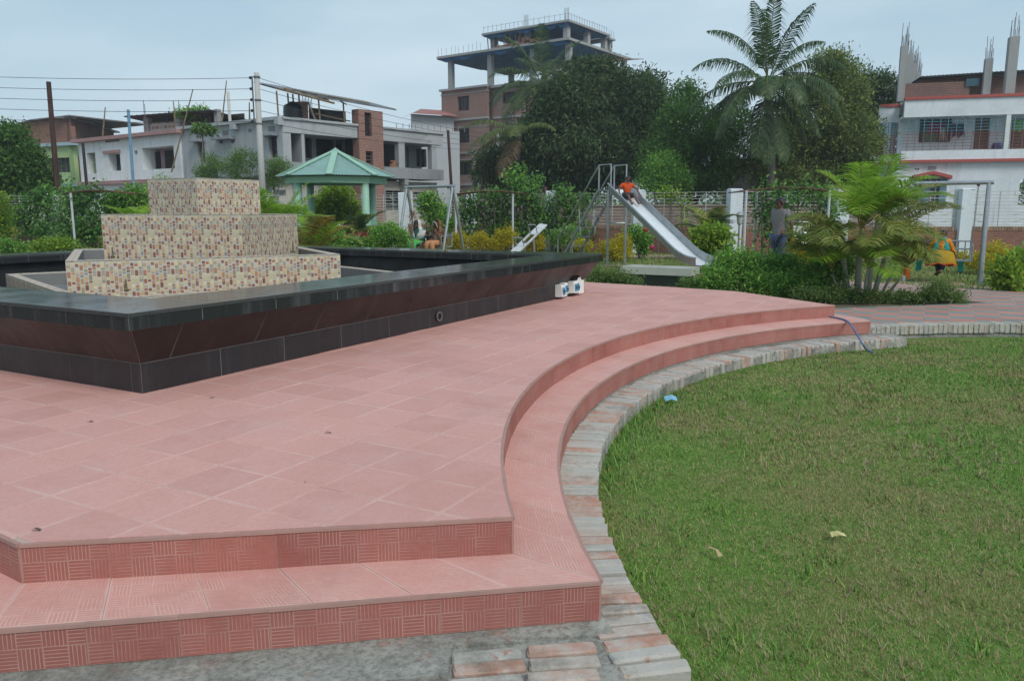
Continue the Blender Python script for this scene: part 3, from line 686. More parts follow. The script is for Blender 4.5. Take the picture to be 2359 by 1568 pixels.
# ------------------------------------------------------------------ grass
def blades(px, py, pz, ln, wd, lean, mat, name, label):
    N_ = len(px); a_ = rng.uniform(0, 2 * np.pi, N_); l_ = rng.uniform(.15, 1, N_) * lean
    d = np.stack([np.cos(a_) * np.sin(l_), np.sin(a_) * np.sin(l_), np.cos(l_)], 1)
    s_ = np.stack([-np.sin(a_ + rng.uniform(-.8, .8, N_)), np.cos(a_), np.zeros(N_)], 1)
    b = np.stack([px, py, pz], 1); V_ = np.empty((N_, 3, 3)); V_[:, 0] = b - s_ * wd[:, None] / 2; V_[:, 1] = b + s_ * wd[:, None] / 2; V_[:, 2] = b + d * ln[:, None]
    o = big(name, V_.reshape(-1, 3), np.arange(N_ * 3).reshape(-1, 3), mat); return tag(o, label, 'grass', kind='stuff')
n = NT('grass_blade'); r_ = n.island(); P = posn(n)
gcol = n.ramp(r_, [(0, (.065, .155, .022)), (.4, (.12, .25, .038)), (.75, (.18, .315, .062)), (1, (.29, .37, .10))])
patch = n.ramp(n.noise(.75, 5, .65, co=P), [(.36, .06), (.58, .80)])
dryc = n.ramp(n.math('FRACT', n.math('MULTIPLY', r_, 17.0)), [(0, (.27, .22, .105)), (.6, (.38, .315, .16)), (1, (.25, .185, .085))])
sel = n.math('LESS_THAN', n.math('FRACT', n.math('MULTIPLY', r_, 7.3)), patch)
M_blade = n.fin(n.mix(sel, gcol, dryc), .7, 0, .2)
def lawn_pts(y0, y1, dens, rmax, shrink=0.0):
    A_ = (y1 - y0) * 14; N_ = int(A_ * dens); x = rng.uniform(-1, 13, N_); y = rng.uniform(y0, y1, N_)
    k = (np.hypot(x - 6.16, y - 3.6) < 6.18) & (np.hypot(x - 6.09, y - 3.58) < 5.63 + .4 * (y > 8.5)) & (x < .68 * y + .3) & (x > -.68 * y - .3)
    return x[k], y[k]
gx, gy = [], []; gl, gw = [], []
for y0, y1, dens, w_ in ((1.9, 3.2, 22000, .0032), (3.2, 4.6, 14000, .0042), (4.6, 6.4, 8500, .0058), (6.4, 10.0, 5000, .0085)):
    x, y = lawn_pts(y0, y1, dens, 0); gx.append(x); gy.append(y); gl.append(rng.uniform(.007, .021, len(x)) * (1 + .25 * (y0 > 4.6)) * (1 + 1.1 * np.clip(np.sin(x * 2.1 + 1.3) * np.sin(y * 1.7 + x) + .35 * np.sin(x * 5.3 - y * 4.1) - .45, 0, 1))); gw.append(rng.uniform(.6, 1.2, len(x)) * w_)
gx, gy, gl, gw = map(np.concatenate, (gx, gy, gl, gw))
gz = np.zeros(len(gx)); blades(gx, gy, gz, gl, gw, 1.35, M_blade, 'lawn_grass', 'short patchy green and dry brown lawn grass in the round lawn')
# taller grass hanging over the brick edge
n = NT('long_grass'); M_long = n.fin(n.ramp(n.island(), [(0, (.05, .14, .02)), (.6, (.11, .25, .035)), (1, (.24, .34, .07))]), .6, 0, .3)
N_ = 1500; aa = np.radians(np.concatenate([rng.normal(160, 7, N_ // 2), rng.uniform(112, 190, N_ // 2)])); rr2 = 5.62 - np.abs(rng.normal(0, .09, N_))
ll = np.where(np.abs(np.degrees(aa) - 160) < 14, rng.uniform(.04, .11, N_), rng.uniform(.02, .05, N_))
blades(6.09 + rr2 * np.cos(aa), 3.58 + rr2 * np.sin(aa), np.zeros(N_), ll, rng.uniform(.004, .008, N_), 1.0, M_long, 'edge_grass', 'long green grass growing against the curved brick edge')
N_ = 90000; y = rng.uniform(12.5, 27, N_); x = rng.uniform(-.66, .70, N_) * y; k = np.array([not inside((a_, b_), pathA) for a_, b_ in zip(x[:N_], y[:N_])]) & ((x > 3.6) | (y > 15.5) | (y > 15 - .8 * x))
x, y = x[k], y[k]; blades(x, y, np.full(len(x), .113), rng.uniform(.03, .10, len(x)), rng.uniform(.012, .022, len(x)), .9, M_blade, 'playground_grass', 'mown green grass of the playground behind the terrace')
# dry seed stalks and weed tufts scattered over the lawn
n = NT('seed_stalk'); M_stalk = n.fin(n.ramp(n.island(), [(0, (.28, .22, .13)), (.5, (.38, .31, .19)), (1, (.33, .25, .17))]), .8, 0, .2)
sx, sy = [], []
for y0, y1, dens in ((1.9, 4.0, 210), (4.0, 6.5, 130), (6.5, 10, 60)):
    x, y = lawn_pts(y0, y1, dens, 0); k = rng.random(len(x)) < np.clip(.55 + .6 * np.sin(x * 1.3 + .4) * np.sin(y * 1.1), .08, 1); sx.append(np.repeat(x[k], 5)); sy.append(np.repeat(y[k], 5))
sx, sy = np.concatenate(sx), np.concatenate(sy); blades(sx, sy, np.zeros(len(sx)), rng.uniform(.03, .075, len(sx)), rng.uniform(.0022, .004, len(sx)) * (1 + (sy > 4.5)), 1.0, M_stalk, 'seed_stalks', 'dry tan seed stalks scattered through the lawn')
wx, wy = lawn_pts(2, 9.8, 9, 0); wx, wy = np.repeat(wx, 26), np.repeat(wy, 26); wx = wx + rng.normal(0, .045, len(wx)); wy = wy + rng.normal(0, .045, len(wy))
blades(wx, wy, np.zeros(len(wx)), rng.uniform(.03, .085, len(wx)), rng.uniform(.004, .008, len(wx)), 1.15, M_long, 'weed_tufts', 'small bright green weed tufts in the lawn')
# crumbs and grit on the terrace
dm = MB()
for k in range(90):
    p_ = (random.uniform(-4.5, 4.0), random.uniform(2.7, 11.5))
    if inside(p_, TERR) and not under_fountain(Vector((p_[0], p_[1], 0))):
        r_ = random.uniform(.002, .006); dm.add([(p_[0] + r_ * math.cos(a_) * random.uniform(.5, 1.3), p_[1] + r_ * math.sin(a_) * random.uniform(.5, 1.3), ZT + .003 + (.004 if a_ == 0 else 0)) for a_ in (0, 1.3, 2.6, 3.9, 5.2)], [(0, 1, 2, 3, 4)])
tag(obj('terrace_grit', dm, paint((.09, .06, .05), .9, .4, 40)), 'tiny dark crumbs and grit scattered on the terrace floor', 'debris', kind='stuff')
# ------------------------------------------------------------------ litter on the lawn
def litter(px, py, pts, m, lab, cat='litter', z=.03):
    c = gnd(px, py, z); mb = MB(); mb.sheet([[c + Vector(p) for p in row] for row in pts]); solo('litter', mb, m, lab, cat, 'litter on the lawn')
litter(671, 400, [[(-.05, -.03, 0), (0, -.035, .02), (.05, -.02, 0)], [(-.06, 0, .035), (0, 0, .05), (.045, .01, .03)], [(-.04, .03, .01), (.01, .04, .03), (.05, .04, .0)]], paint((.20, .42, .58), .3), 'crumpled light blue plastic scrap on the lawn near the bricks')
litter(838, 535, [[(-.035, -.015, .0), (.0, -.018, .012), (.04, -.008, .0)], [(-.036, .012, .014), (.0, .012, .022), (.035, .014, .006)]], paint((.55, .50, .22), .4, .5, 60), 'small yellow and white wrapper on the dry grass')
litter(716, 553, [[(-.03, .04, .012), (-.015, .05, .014)], [(-.004, -.0, .02), (.008, .005, .02)], [(.0, -.045, .005), (.02, -.04, .01)]], paint((.42, .31, .15), .7), 'curled dry tan leaf on the lawn', 'leaf')
# ------------------------------------------------------------------ hose
h0 = [Vector((3.96, 9.72, ZS + .01)), gnd(845, 319.5, ZS + .012), gnd(852, 326, ZS + .012), gnd(858, 336, ZB + .06), gnd(863, 344, ZB + .016), gnd(867, 349, .03), gnd(874, 352.5, .015)]
def smooth_path(p, k=6):
    out_ = []
    for i in range(len(p) - 1):
        a0, a1, a2, a3 = p[max(i - 1, 0)], p[i], p[i + 1], p[min(i + 2, len(p) - 1)]
        for q in range(k):
            t = q / k; out_.append(.5 * ((2 * a1) + (-a0 + a2) * t + (2 * a0 - 5 * a1 + 4 * a2 - a3) * t * t + (-a0 + 3 * a1 - 3 * a2 + a3) * t ** 3))
    return out_ + [p[-1]]
solo('garden_hose', MB().tube(smooth_path(h0), .0105, 8), paint((.10, .17, .33), .45), 'blue garden hose hanging over the red steps onto the lawn', 'hose', smooth=True)
# fallen leaves on the terrace
for px, py, lab in ((90, 421, 'small dark fallen leaf left of the fountain corner on the terrace'), (211.5, 397, 'grey fallen leaf on the terrace close to the fountain base'), (328, 432, 'tiny dark speck of debris in the middle of the terrace floor'), (36, 529, 'thin dark twig at the front edge of the terrace')):
    c = gnd(px, py, ZT + .004); m = MB().sheet([[c + Vector((-.018, 0, 0)), c + Vector((-.006, .011, .005)), c + Vector((.018, .008, 0))], [c + Vector((-.013, -.007, .003)), c + Vector((.0, -.005, .007)), c + Vector((.015, -.006, .002))]])
    solo('fallen_leaf', m, paint((.10, .06, .045), .8), lab, 'leaf', 'leaves lying on the terrace')

# ================================================================== houses beyond the park fence
class Facade:
    """vertical plane through two ground points; s runs along it, o is metres out towards the park"""
    def __init__(s, px0, Y0, px1, Y1):
        s.p0 = at(px0, HOR, Y0); s.p1 = at(px1, HOR, Y1); s.p0.z = s.p1.z = 0
        s.d = (s.p1 - s.p0).normalized(); s.n = Vector((s.d.y, -s.d.x, 0)); s.len = (s.p1 - s.p0).length
    def sz(s, px, py, o=0.0):
        r_ = at(px, py, 1.0) - Vector((0, 0, CZ)); q = s.p0 + s.n * o - Vector((0, 0, CZ))
        t = q.dot(s.n) / r_.dot(s.n); w_ = r_ * t + Vector((0, 0, CZ)); return (w_ - s.p0).dot(s.d), w_.z
    def pt(s, a, z, o=0.0): p = s.p0 + s.d * a + s.n * o; return Vector((p.x, p.y, z))
    def rect(s, x0, y0, x1, y1, o=0.0):
        ym = (y0 + y1) / 2; xm = (x0 + x1) / 2
        return s.sz(x0, ym, o)[0], s.sz(x1, ym, o)[0], s.sz(xm, y1, o)[1], s.sz(xm, y0, o)[1]
    def slab(s, mb, s0, s1, o0, o1, z0, z1):
        return mb.hexa([s.pt(s0, z0, o1), s.pt(s1, z0, o1), s.pt(s1, z0, o0), s.pt(s0, z0, o0), s.pt(s0, z1, o1), s.pt(s1, z1, o1), s.pt(s1, z1, o0), s.pt(s0, z1, o0)])
    def wall(s, s0, s1, z0, z1, holes=(), depth=.22, o=0.0, thick=.3):
        mb = MB(); hs = [h for h in holes]
        ss = sorted({s0, s1, *[max(s0, min(s1, h[0])) for h in hs], *[max(s0, min(s1, h[1])) for h in hs]})
        zs = sorted({z0, z1, *[max(z0, min(z1, h[2])) for h in hs], *[max(z0, min(z1, h[3])) for h in hs]})
        def inh(a, z): return any(h[0] < a < h[1] and h[2] < z < h[3] for h in hs)
        for a, b in zip(ss, ss[1:]):
            for c_, d_ in zip(zs, zs[1:]):
                if inh((a + b) / 2, (c_ + d_) / 2): continue
                mb.quad(s.pt(a, c_, o), s.pt(b, c_, o), s.pt(b, d_, o), s.pt(a, d_, o), [(a, c_), (b, c_), (b, d_), (a, d_)])
        for h in hs:
            a, b, c_, d_ = h[:4]
            for p, q in (((a, c_), (a, d_)), ((a, d_), (b, d_)), ((b, d_), (b, c_)), ((b, c_), (a, c_))):
                mb.quad(s.pt(*p, o), s.pt(*q, o), s.pt(*q, o - depth), s.pt(*p, o - depth), [(p[0], p[1]), (q[0], q[1]), (q[0] + depth, q[1]), (p[0] + depth, p[1])])
        for p, q in (((s0, z0), (s0, z1)), ((s0, z1), (s1, z1)), ((s1, z1), (s1, z0))):
            mb.quad(s.pt(*q, o), s.pt(*p, o), s.pt(*p, o - thick), s.pt(*q, o - thick), [(0, p[1]), (0, q[1]), (thick, q[1]), (thick, p[1])])
        return mb
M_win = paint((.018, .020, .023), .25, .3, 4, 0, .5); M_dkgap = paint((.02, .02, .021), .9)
M_bar = paint((.025, .022, .02), .7); M_shut = paint((.035, .022, .018), .6, .3, 6)
def window(F, parent, r, o, depth=.2, bars='h', pitch=.12, bm_=None, pane=None, name='window'):
    a, b, c_, d_ = r
    w_ = obj(name, F.slab(MB(), a - .01, b + .01, o - depth - .04, o - depth, c_ - .01, d_ + .01), pane or M_win, parent)
    if bars:
        m = MB(); q = o - depth + .06
        if 'h' in bars:
            z = c_ + pitch / 2
            while z < d_: F.slab(m, a, b, q, q + .025, z - .012, z + .012); z += pitch
        if 'v' in bars:
            nn = max(2, int((b - a) / .45))
            for i in range(1, nn): x = a + (b - a) * i / nn; F.slab(m, x - .02, x + .02, q - .005, q + .03, c_, d_)
        if m.v: obj('grille', m, bm_ or M_bar, w_)
    return w_
def zat(F, px, py, o=0.0): return F.sz(px, py, o)[1]

# ---- white two-storey house with pink bands
W1 = Facade(84, 53, 184, 46.4)
h = thing('white_house', 'weathered white two-storey house with pink bands and a louvred balcony', 'house', W1.p0 + W1.d * 5)
M_wh = grime((.76, .78, .78), (.27, .27, .26), .6, .85, .35, 'stained_whitewash'); M_pk = grime((.42, .24, .23), (.2, .14, .13), .5, .8, 1, 'pink_paint')
zr = zat(W1, 130, 137); z2 = zat(W1, 110, 182.3)
rw = W1.rect(108.9, 153.3, 120.5, 170.7); rs = W1.rect(134, 150.3, 137.3, 154.5); rb = W1.rect(142.4, 146.5, 174.2, 168.8); rg = W1.rect(87.7, 152.4, 95.8, 173.2)
obj('wall', W1.wall(0, W1.len, -.1, zr, [rw, rs, rb, rg], .9), M_wh, h)
for s0_, dp in ((0, 8), (W1.len, 8)):
    obj('side_wall', W1.slab(MB(), s0_ - .12, s0_ + .12, -dp, -.31, -.1, zr - .01), M_wh, h)
obj('roof_slab', W1.slab(MB(), -.3, W1.len + .3, -8, .35, zr - .05, zr + .16), M_pk, h)
obj('floor_band', W1.slab(MB(), -.1, W1.len + .1, -.2, .25, z2 - .12, z2 + .1), M_pk, h)
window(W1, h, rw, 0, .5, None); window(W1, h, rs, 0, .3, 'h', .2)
wl = obj('balcony_wall', W1.slab(MB(), rb[0] - .2, rb[1] + .2, -1.0, -.9, rb[2] - .1, rb[3] + .1), paint((.30, .20, .22), .8, .2, 3), h)
for q in ((153, 151.6, 160.7, 168.3), (165.7, 150.3, 173.8, 167.7)): window(W1, h, W1.rect(*q, -.9), -.78, .08, 'h', .11, M_shut, paint((.02, .014, .012), .8), 'shutter')
window(W1, h, rg, 0, .4, 'hv', .15, paint((.3, .3, .28), .7), paint((.30, .36, .16), .8), 'grille_window')
obj('lintel', W1.slab(MB(), rw[0] - .5, rw[1] + .1, .003, .12, rw[3] + .02, rw[3] + .2), M_pk, h)
F2_ = W1.rect(105.5, 139.5, 119.5, 141.8); obj('vent', W1.slab(MB(), F2_[0], F2_[1], .002, .02, F2_[2], F2_[3]), paint((.2, .2, .2), .9), h)
g0 = W1.rect(120, 188, 124, 191); obj('vent', W1.slab(MB(), g0[0], g0[1], .002, .02, g0[2], g0[3]), paint((.25, .25, .25), .9), h)
obj('back_wall', W1.slab(MB(), .2, W1.len - .2, -1.9, -1.7, -.1, zr - .1), paint((.06, .06, .062), .9), h)  # slab added behind the openings; its dark colour stands for the unlit interior
# roof shelter on the white house
T1 = Facade(138, 52, 223, 48)
t = thing('roof_shelter', 'rusty tin roof shelter on concrete posts above the white house', 'shelter', T1.pt(3, zr + .1, -1))
zl, zr2 = zat(T1, 138.6, 116), zat(T1, 221.7, 109.8)
m = MB(); ns = 30
rowf = [T1.pt(T1.len * i / ns, zl + (zr2 - zl) * min(1, i / ns * 1.15) + (.02 if i % 2 else 0), .5) for i in range(ns + 1)]
rowb = [p - T1.n * 3.2 + Vector((0, 0, -.35)) for p in rowf]
m.sheet([rowf, rowb]); m.sheet([[p + Vector((0, 0, -.05)) for p in rowb], [p + Vector((0, 0, -.05)) for p in rowf]]); m.sheet([[p + Vector((0, 0, -.05)) for p in rowf], rowf])
obj('roof_sheet', m, paint((.045, .04, .038), .8, .4, 2), t)
M_pole = grime((.30, .30, .29), (.18, .17, .16), .5, .9, 2, 'bare_concrete')
for q in ((143.5, 117, 148.2, 132), (176.3, 113, 182, 130.5), (214, 111, 217.5, 126)):
    r = T1.rect(*q); obj('post', T1.slab(MB(), r[0], r[1], -.3, 0, zr + .1, r[3] + .12), M_pole, t)
for x in (161, 165.5, 202): r = T1.sz(x, 118); obj('pole', MB().tube([T1.pt(r[0], zr, -.6), T1.pt(r[0], r[1] + .5, -.6)], .05, 6), paint((.1, .085, .07), .9), t)
r = T1.rect(146, 122, 176.5, 133); obj('parapet', T1.wall(r[0], r[1], zr + .1, r[3], (), 0, -.1, .15), brickmat('patchy_brick', (.26, .11, .08), (.36, .33, .30), (.40, .38, .35), .4, .3, (.2, .18, .16), .3, .06), t)
r = T1.rect(182, 116, 216, 127); obj('back_screen', T1.slab(MB(), r[0], r[1], -2.2, -2.1, zr + .05, r[3] + .3), paint((.045, .035, .03), .9), t)
# ---- green house with brick top storey
GH = Facade(14, 58, 78.5, 55); GS = Facade(78.5, 55, 120, 63)
h = thing('green_house', 'pale green house with bare brick top storey at the left edge', 'house', GH.pt(4, 0))
M_bk1 = brickmat('weathered_brick', (.26, .105, .07), (.19, .075, .055), (.27, .22, .18), .25, .09, (.09, .06, .05), .5)
zt0, zb0 = zat(GH, 50, 119.5), zat(GH, 50, 143.5)
m = GH.wall(0, GH.len, zb0, zt0 - .5); m.add([GH.pt(0, zt0 - .5), GH.pt(GH.len, zt0 - .5), GH.pt(GH.len, zt0 + .02), GH.pt(GH.len * .45, zt0 - .05), GH.pt(0, zt0 - 1.0 + .55)], [(0, 1, 2, 3, 4)], [[(0, zt0), (GH.len, zt0), (GH.len, zt0 + .5), (GH.len * .4, zt0 + .45), (0, zt0 + .1)]])
obj('upper_wall', m, M_bk1, h)
m = MB(); z_e = zat(GS, 118, 132)
m.quad(GS.pt(0, zb0), GS.pt(GS.len, zb0), GS.pt(GS.len, z_e), GS.pt(0, zt0), [(0, 0), (GS.len, 0), (GS.len, z_e - zb0), (0, zt0 - zb0)]); m.quad(GS.pt(0, zb0, -.25), GS.pt(0, zt0, -.25), GS.pt(GS.len, z_e, -.25), GS.pt(GS.len, zb0, -.25))
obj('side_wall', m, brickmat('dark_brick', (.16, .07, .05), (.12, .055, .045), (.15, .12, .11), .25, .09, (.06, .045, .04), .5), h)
m = MB()
for a, b in (((0, zt0 - .42), (GH.len * .45, zt0)), ((GH.len * .45, zt0), (GH.len + .3, zt0 + .1))): m.hexa([GH.pt(a[0], a[1], .25), GH.pt(b[0], b[1], .25), GH.pt(b[0], b[1], -6), GH.pt(a[0], a[1], -6), GH.pt(a[0], a[1] + .08, .25), GH.pt(b[0], b[1] + .08, .25), GH.pt(b[0], b[1] + .08, -6), GH.pt(a[0], a[1] + .08, -6)])
m.hexa([GS.pt(0, zt0 - .02, .3), GS.pt(GS.len + .5, z_e - .1, .3), GS.pt(GS.len + .5, z_e - .1, -1), GS.pt(0, zt0 - .02, -1), GS.pt(0, zt0 + .08, .3), GS.pt(GS.len + .5, z_e, .3), GS.pt(GS.len + .5, z_e, -1), GS.pt(0, zt0 + .08, -1)])
obj('roof', m, paint((.16, .15, .15), .6, .4, 1), h)
M_gr = grime((.38, .50, .24), (.25, .3, .2), .3, .85, .6, 'pale_green_paint'); M_gr2 = grime((.20, .31, .14), (.12, .18, .1), .3, .85, .6, 'green_paint')
rw = GH.rect(46, 157.5, 71.5, 172.4)
obj('wall', GH.wall(0, GH.len, -.1, zb0, [rw], .5), M_gr, h); obj('side_bay', GS.wall(.0, 5.5, -.1, zb0 - .05), M_gr2, h)
obj('cornice', GH.slab(MB(), -.2, GH.len + .5, -.3, .25, zb0 - .2, zb0 + .02), paint((.34, .46, .5), .7), h)
zz_ = zat(GH, 60, 186); obj('floor_band', GH.slab(MB(), -.2, GH.len + 1.5, -.3, .3, zz_ - .05, zz_ + .15), paint((.25, .36, .34), .7), h)
window(GH, h, rw, 0, .45, 'hv', .16, paint((.15, .16, .16), .6), paint((.045, .05, .05), .5))
r = GS.rect(79.3, 157, 82.2, 179); obj('shutter_door', GS.slab(MB(), r[0], r[1], .01, .06, r[2], r[3]), paint((.28, .09, .045), .7), h)

# ---- grey cement house: left face, and the balcony face round the corner
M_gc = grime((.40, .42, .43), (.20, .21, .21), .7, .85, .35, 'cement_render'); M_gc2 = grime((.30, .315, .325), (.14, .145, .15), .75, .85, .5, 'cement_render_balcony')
M_cream = grime((.47, .45, .39), (.28, .27, .25), .5, .85, .5, 'cream_wash')
GL = Facade(184.5, 46.6, 286, 41.4); GR = Facade(286, 41.4, 444, 49.8)
h = thing('grey_house', 'bare grey cement two-storey house with deep balconies and a brick stair tower', 'house', GR.pt(0, 0))
zr = zat(GL, 240, 123.3); z2 = zat(GL, 278, 173.5)
hol = [GL.rect(198, 141.8, 204.7, 161.7), GL.rect(268.8, 135.9, 277.2, 157.2), GL.rect(219.5, 140.2, 222.8, 143.3), GL.rect(231, 139.4, 234.4, 142.4)]
obj('wall', GL.wall(0, GL.len, z2, zr, hol, .25), M_gc, h)
for r in hol: window(GL, h, r, 0, .22, 'h', .13)
for q in ((194, 140.6, 205.2, 142), (217, 137.4, 235.2, 139.6), (264.8, 134.3, 278.6, 136)):
    r = GL.rect(*q); obj('sunshade', GL.slab(MB(), r[0], r[1], .003, .4, r[2], r[3]), M_gc2, h)
for q in ((197, 133.4, 202.2, 137.2), (223, 130.4, 228.6, 134.6), (248.8, 128.7, 251.4, 131.6), (268.6, 125.8, 274.7, 130.7)):
    r = GL.rect(*q); obj('vent', GL.slab(MB(), r[0], r[1], .003, .03, r[2], r[3]), paint((.20, .19, .185), .9, .4, 30), h)
for q in ((235, 124.5, 239, 129.5), (279.5, 119.5, 283.5, 125.2)): r = GL.rect(*q); obj('spout', GL.slab(MB(), r[0], r[1], .003, .35, r[2], r[3]), M_gc, h)
obj('cornice', GL.slab(MB(), 0, GL.len, -.2, .22, zr - .02, zr + .14), M_gc, h)
obj('lower_wall', GL.wall(0, GL.len, -.1, z2 - .12, (), 0, -.9), M_gc, h); obj('floor_slab', GL.slab(MB(), 0, GL.len, -3, .06, z2 - .11, z2 - .002), M_gc2, h)
obj('back_wall', GL.slab(MB(), -.1, .12, -9, -.32, -.1, zr - .02), M_gc, h)
obj('back_wall', GR.slab(MB(), .3, GR.len, -4.7, -4.5, -.1, zr - .22), paint((.06, .06, .062), .9), h)  # closes the view through the balconies; interior shade is put into its dark colour
# balcony face
zp1, zp0 = zr + .14, zat(GR, 292, 132.6); zq1, zq0 = zat(GR, 292, 161.6), zat(GR, 292, 174)
DB = 2.0
sT0, sT1 = GR.sz(357.2, 130)[0], GR.sz(381.4, 130)[0]
for a, b, nm in ((0, sT0 - .01, 1), (sT1 + .01, GR.len, 2)):
    obj('parapet', GR.slab(MB(), a, b, -.25, .02, zp0, zp1 - .12), M_gc, h); obj('coping', GR.slab(MB(), a, b + .1, -.3, .12, zp1 - .118, zp1), M_gc, h)
    obj('balcony_parapet', GR.slab(MB(), a, b, -.2, .02, zq0, zq1), M_gc2, h)
    obj('balcony_floor', GR.slab(MB(), a, b, -DB, -.2, zq0, zq0 + .14), M_gc2, h); obj('balcony_ceiling', GR.slab(MB(), a, b, -DB, -.26, zp0, zp0 + .15), M_gc2, h)
obj('roof_slab', GR.slab(MB(), 0, GR.len, -9, -.31, zr - .2, zr - .05), M_gc2, h)
w1 = GR.rect(305.8, 136.9, 311.8, 157.7, -DB); dk = GR.rect(316.2, 134.5, 345, 161.8, -DB)
obj('balcony_wall', GR.wall(0, sT0, zq0, zp0 + .1, [w1, dk], .3, -DB), M_gc2, h)
window(GR, h, w1, -DB, .25, 'h', .13); window(GR, h, dk, -DB, 2.4, None, pane=paint((.05, .05, .052), .9), name='room_shade')  # second panel: shade of the open room painted as a dark sheet
for q in ((285.2, 133, 291.5, 161), (302, 133, 305, 161)):
    r = GR.rect(*q); obj('column', GR.slab(MB(), max(0, r[0]), r[1], -.45 if q[0] < 290 else -1.4, -.02, zq0, zp0), M_gc, h)
w2 = GR.rect(416.5, 148.8, 426.5, 166.5, -DB); dr = GR.rect(405.6, 147, 409, 166.5, -DB); dk2 = GR.rect(382, 140, 398.5, 166, -DB)
obj('balcony_wall', GR.wall(sT1, GR.len, zq0, zp0 + .1, [w2, dr, dk2], .3, -DB), M_gc2, h)
window(GR, h, w2, -DB, .25, 'h', .13); window(GR, h, dr, -DB, .25, None, pane=paint((.5, .54, .56), .5)); window(GR, h, dk2, -DB, 2.4, None, pane=paint((.05, .05, .052), .9), name='room_shade')  # last panel paints the shade inside the right-hand opening
for q in ((399, 140, 405, 166), (432, 144, 437, 168)): r = GR.rect(*q); obj('column', GR.slab(MB(), r[0], r[1], -.4, -.02, zq0, zp0), M_gc, h)
M_bk2 = brickmat('red_brick', (.31, .115, .075), (.23, .085, .06), (.33, .29, .26), .25, .085, (.16, .14, .13), .45)
w3 = GR.rect(364.8, 112.5, 371.6, 136, .15); w4 = GR.rect(366, 151, 373, 168.5, .15); ztw = zat(GR, 368, 109.8, .15)
tw = obj('stair_tower', GR.wall(sT0, sT1, -.1, ztw, [w3, w4], .25, .15, .6), M_bk2, h)
window(GR, h, w3, .15, .22, 'h', .12, paint((.06, .04, .035), .8), paint((.03, .02, .018), .9)); window(GR, h, w4, .15, .22, 'h', .2, paint((.2, .18, .16), .8))
gw = [GR.rect(385.5, 190.3, 402.8, 209.6, -.6), GR.rect(413.2, 191.8, 425.6, 207.2, -.6), GR.rect(274, 189.5, 286, 196, -.6)]
obj('ground_wall', GR.wall(0, GR.len, -.1, zq0 - .14, gw, .25, -.6), M_cream, h)
window(GR, h, gw[0], -.6, .2, 'hv', .22, paint((.4, .42, .42), .6)); window(GR, h, gw[1], -.6, .2, 'hv', .22, paint((.42, .44, .46), .6), paint((.22, .26, .31), .4))
r = GR.rect(382.1, 190.3, 385.3, 219, -.6); obj('door', GR.slab(MB(), r[0], r[1], -.58, -.54, r[2], r[3]), paint((.22, .32, .36), .6), h)
obj('bracket', GR.slab(MB(), GR.sz(405, 176)[0], GR.sz(408.5, 176)[0], -.6, -.01, zq0 - .35, zq0 - .003), M_gc2, h)
# rooftop tank, shed roof, loose bricks
tp = GR.pt(GR.sz(293, 113, -1.2)[0], zr - .05, -1.2)
solo('water_tank', MB().lathe(tp, [(.50, 0), (.52, .05), (.50, .12), (.52, .2), (.50, .3), (.52, .4), (.50, .5), (.52, .6), (.50, .72), (.50, .86), (.44, .98), (.2, 1.1), (.16, 1.16), (.0, 1.17)], 20), paint((.012, .014, .018), .3, .2, 3), 'black plastic water tank on the grey house roof', 'water tank', smooth=True)
t = thing('roof_shed', 'lean-to shed of bamboo poles under a grey tin roof on the grey house', 'shed', GR.pt(4, zr, -1.5))
za, zb_ = zat(GR, 275, 91.5, -.6), zat(GR, 387, 110.5, -.6); sa_, sb_ = GR.sz(275.5, 92, -.6)[0], GR.sz(387, 110, -.6)[0]
m = MB(); ns = 60
rf = [GR.pt(sa_ + (sb_ - sa_) * i / ns, za + (zb_ - za) * (i / ns) ** .9 + (.03 if i % 2 else 0), .25) for i in range(ns + 1)]; rb_ = [p - GR.n * 3 + Vector((0, 0, .74)) for p in rf]
m.sheet([rf, rb_]); m.sheet([[p + Vector((0, 0, -.07)) for p in rb_], [p + Vector((0, 0, -.07)) for p in rf]]); m.sheet([[p + Vector((0, 0, -.07)) for p in rf], rf])
obj('roof_sheet', m, paint((.19, .20, .215), .5, .3, 1.2, .3), t)
M_bam = paint((.22, .165, .10), .8, .3, 3)
m = MB()
for k in range(9):
    b0 = sa_ + k * .42 + random.uniform(-.1, .1); m.tube([GR.pt(b0, za + (zb_ - za) * max(0, b0 - sa_) / (sb_ - sa_) + .07, .3), GR.pt(b0 + random.uniform(2, 3.2), za + (zb_ - za) * (b0 + 2.6 - sa_) / (sb_ - sa_) + .14, random.uniform(-1.5, .1))], .035, 5)
m.tube([GR.pt(sa_ - .4, za + .05, .2), GR.pt(sa_ + 3, za - .35, .26)], .06, 6)
obj('thatch_poles', m, M_bam, t)
for px, o in ((278, -.3), (289, -1.8), (294, -2.2), (300, -1.2), (319.5, -.2), (344, -.2)): a_, z_ = GR.sz(px, 105, o); obj('pole', MB().tube([GR.pt(a_, zr - .05, o), GR.pt(a_ - .05, za + (zb_ - za) * (a_ - sa_) / (sb_ - sa_) - .06 - o * .18, o)], .045, 6), M_bam, t)
obj('brace', MB().tube([GR.pt(GR.sz(309, 101)[0], zat(GR, 309, 101.5), -.1), GR.pt(GR.sz(317.5, 118)[0], zr, -.1)], .05, 6), M_bam, t)
r = GR.rect(318, 115, 352, 119); obj('brace', MB().tube([GR.pt(r[0], r[3], -.2), GR.pt(r[1], r[2], -.2)], .04, 6), M_bam, t)
obj('screen', GR.wall(GR.sz(321, 110)[0], sT0, zr - .05, zat(GR, 340, 108), (), 0, -1.0, .1), paint((.05, .052, .055), .8, .5, 2), t)
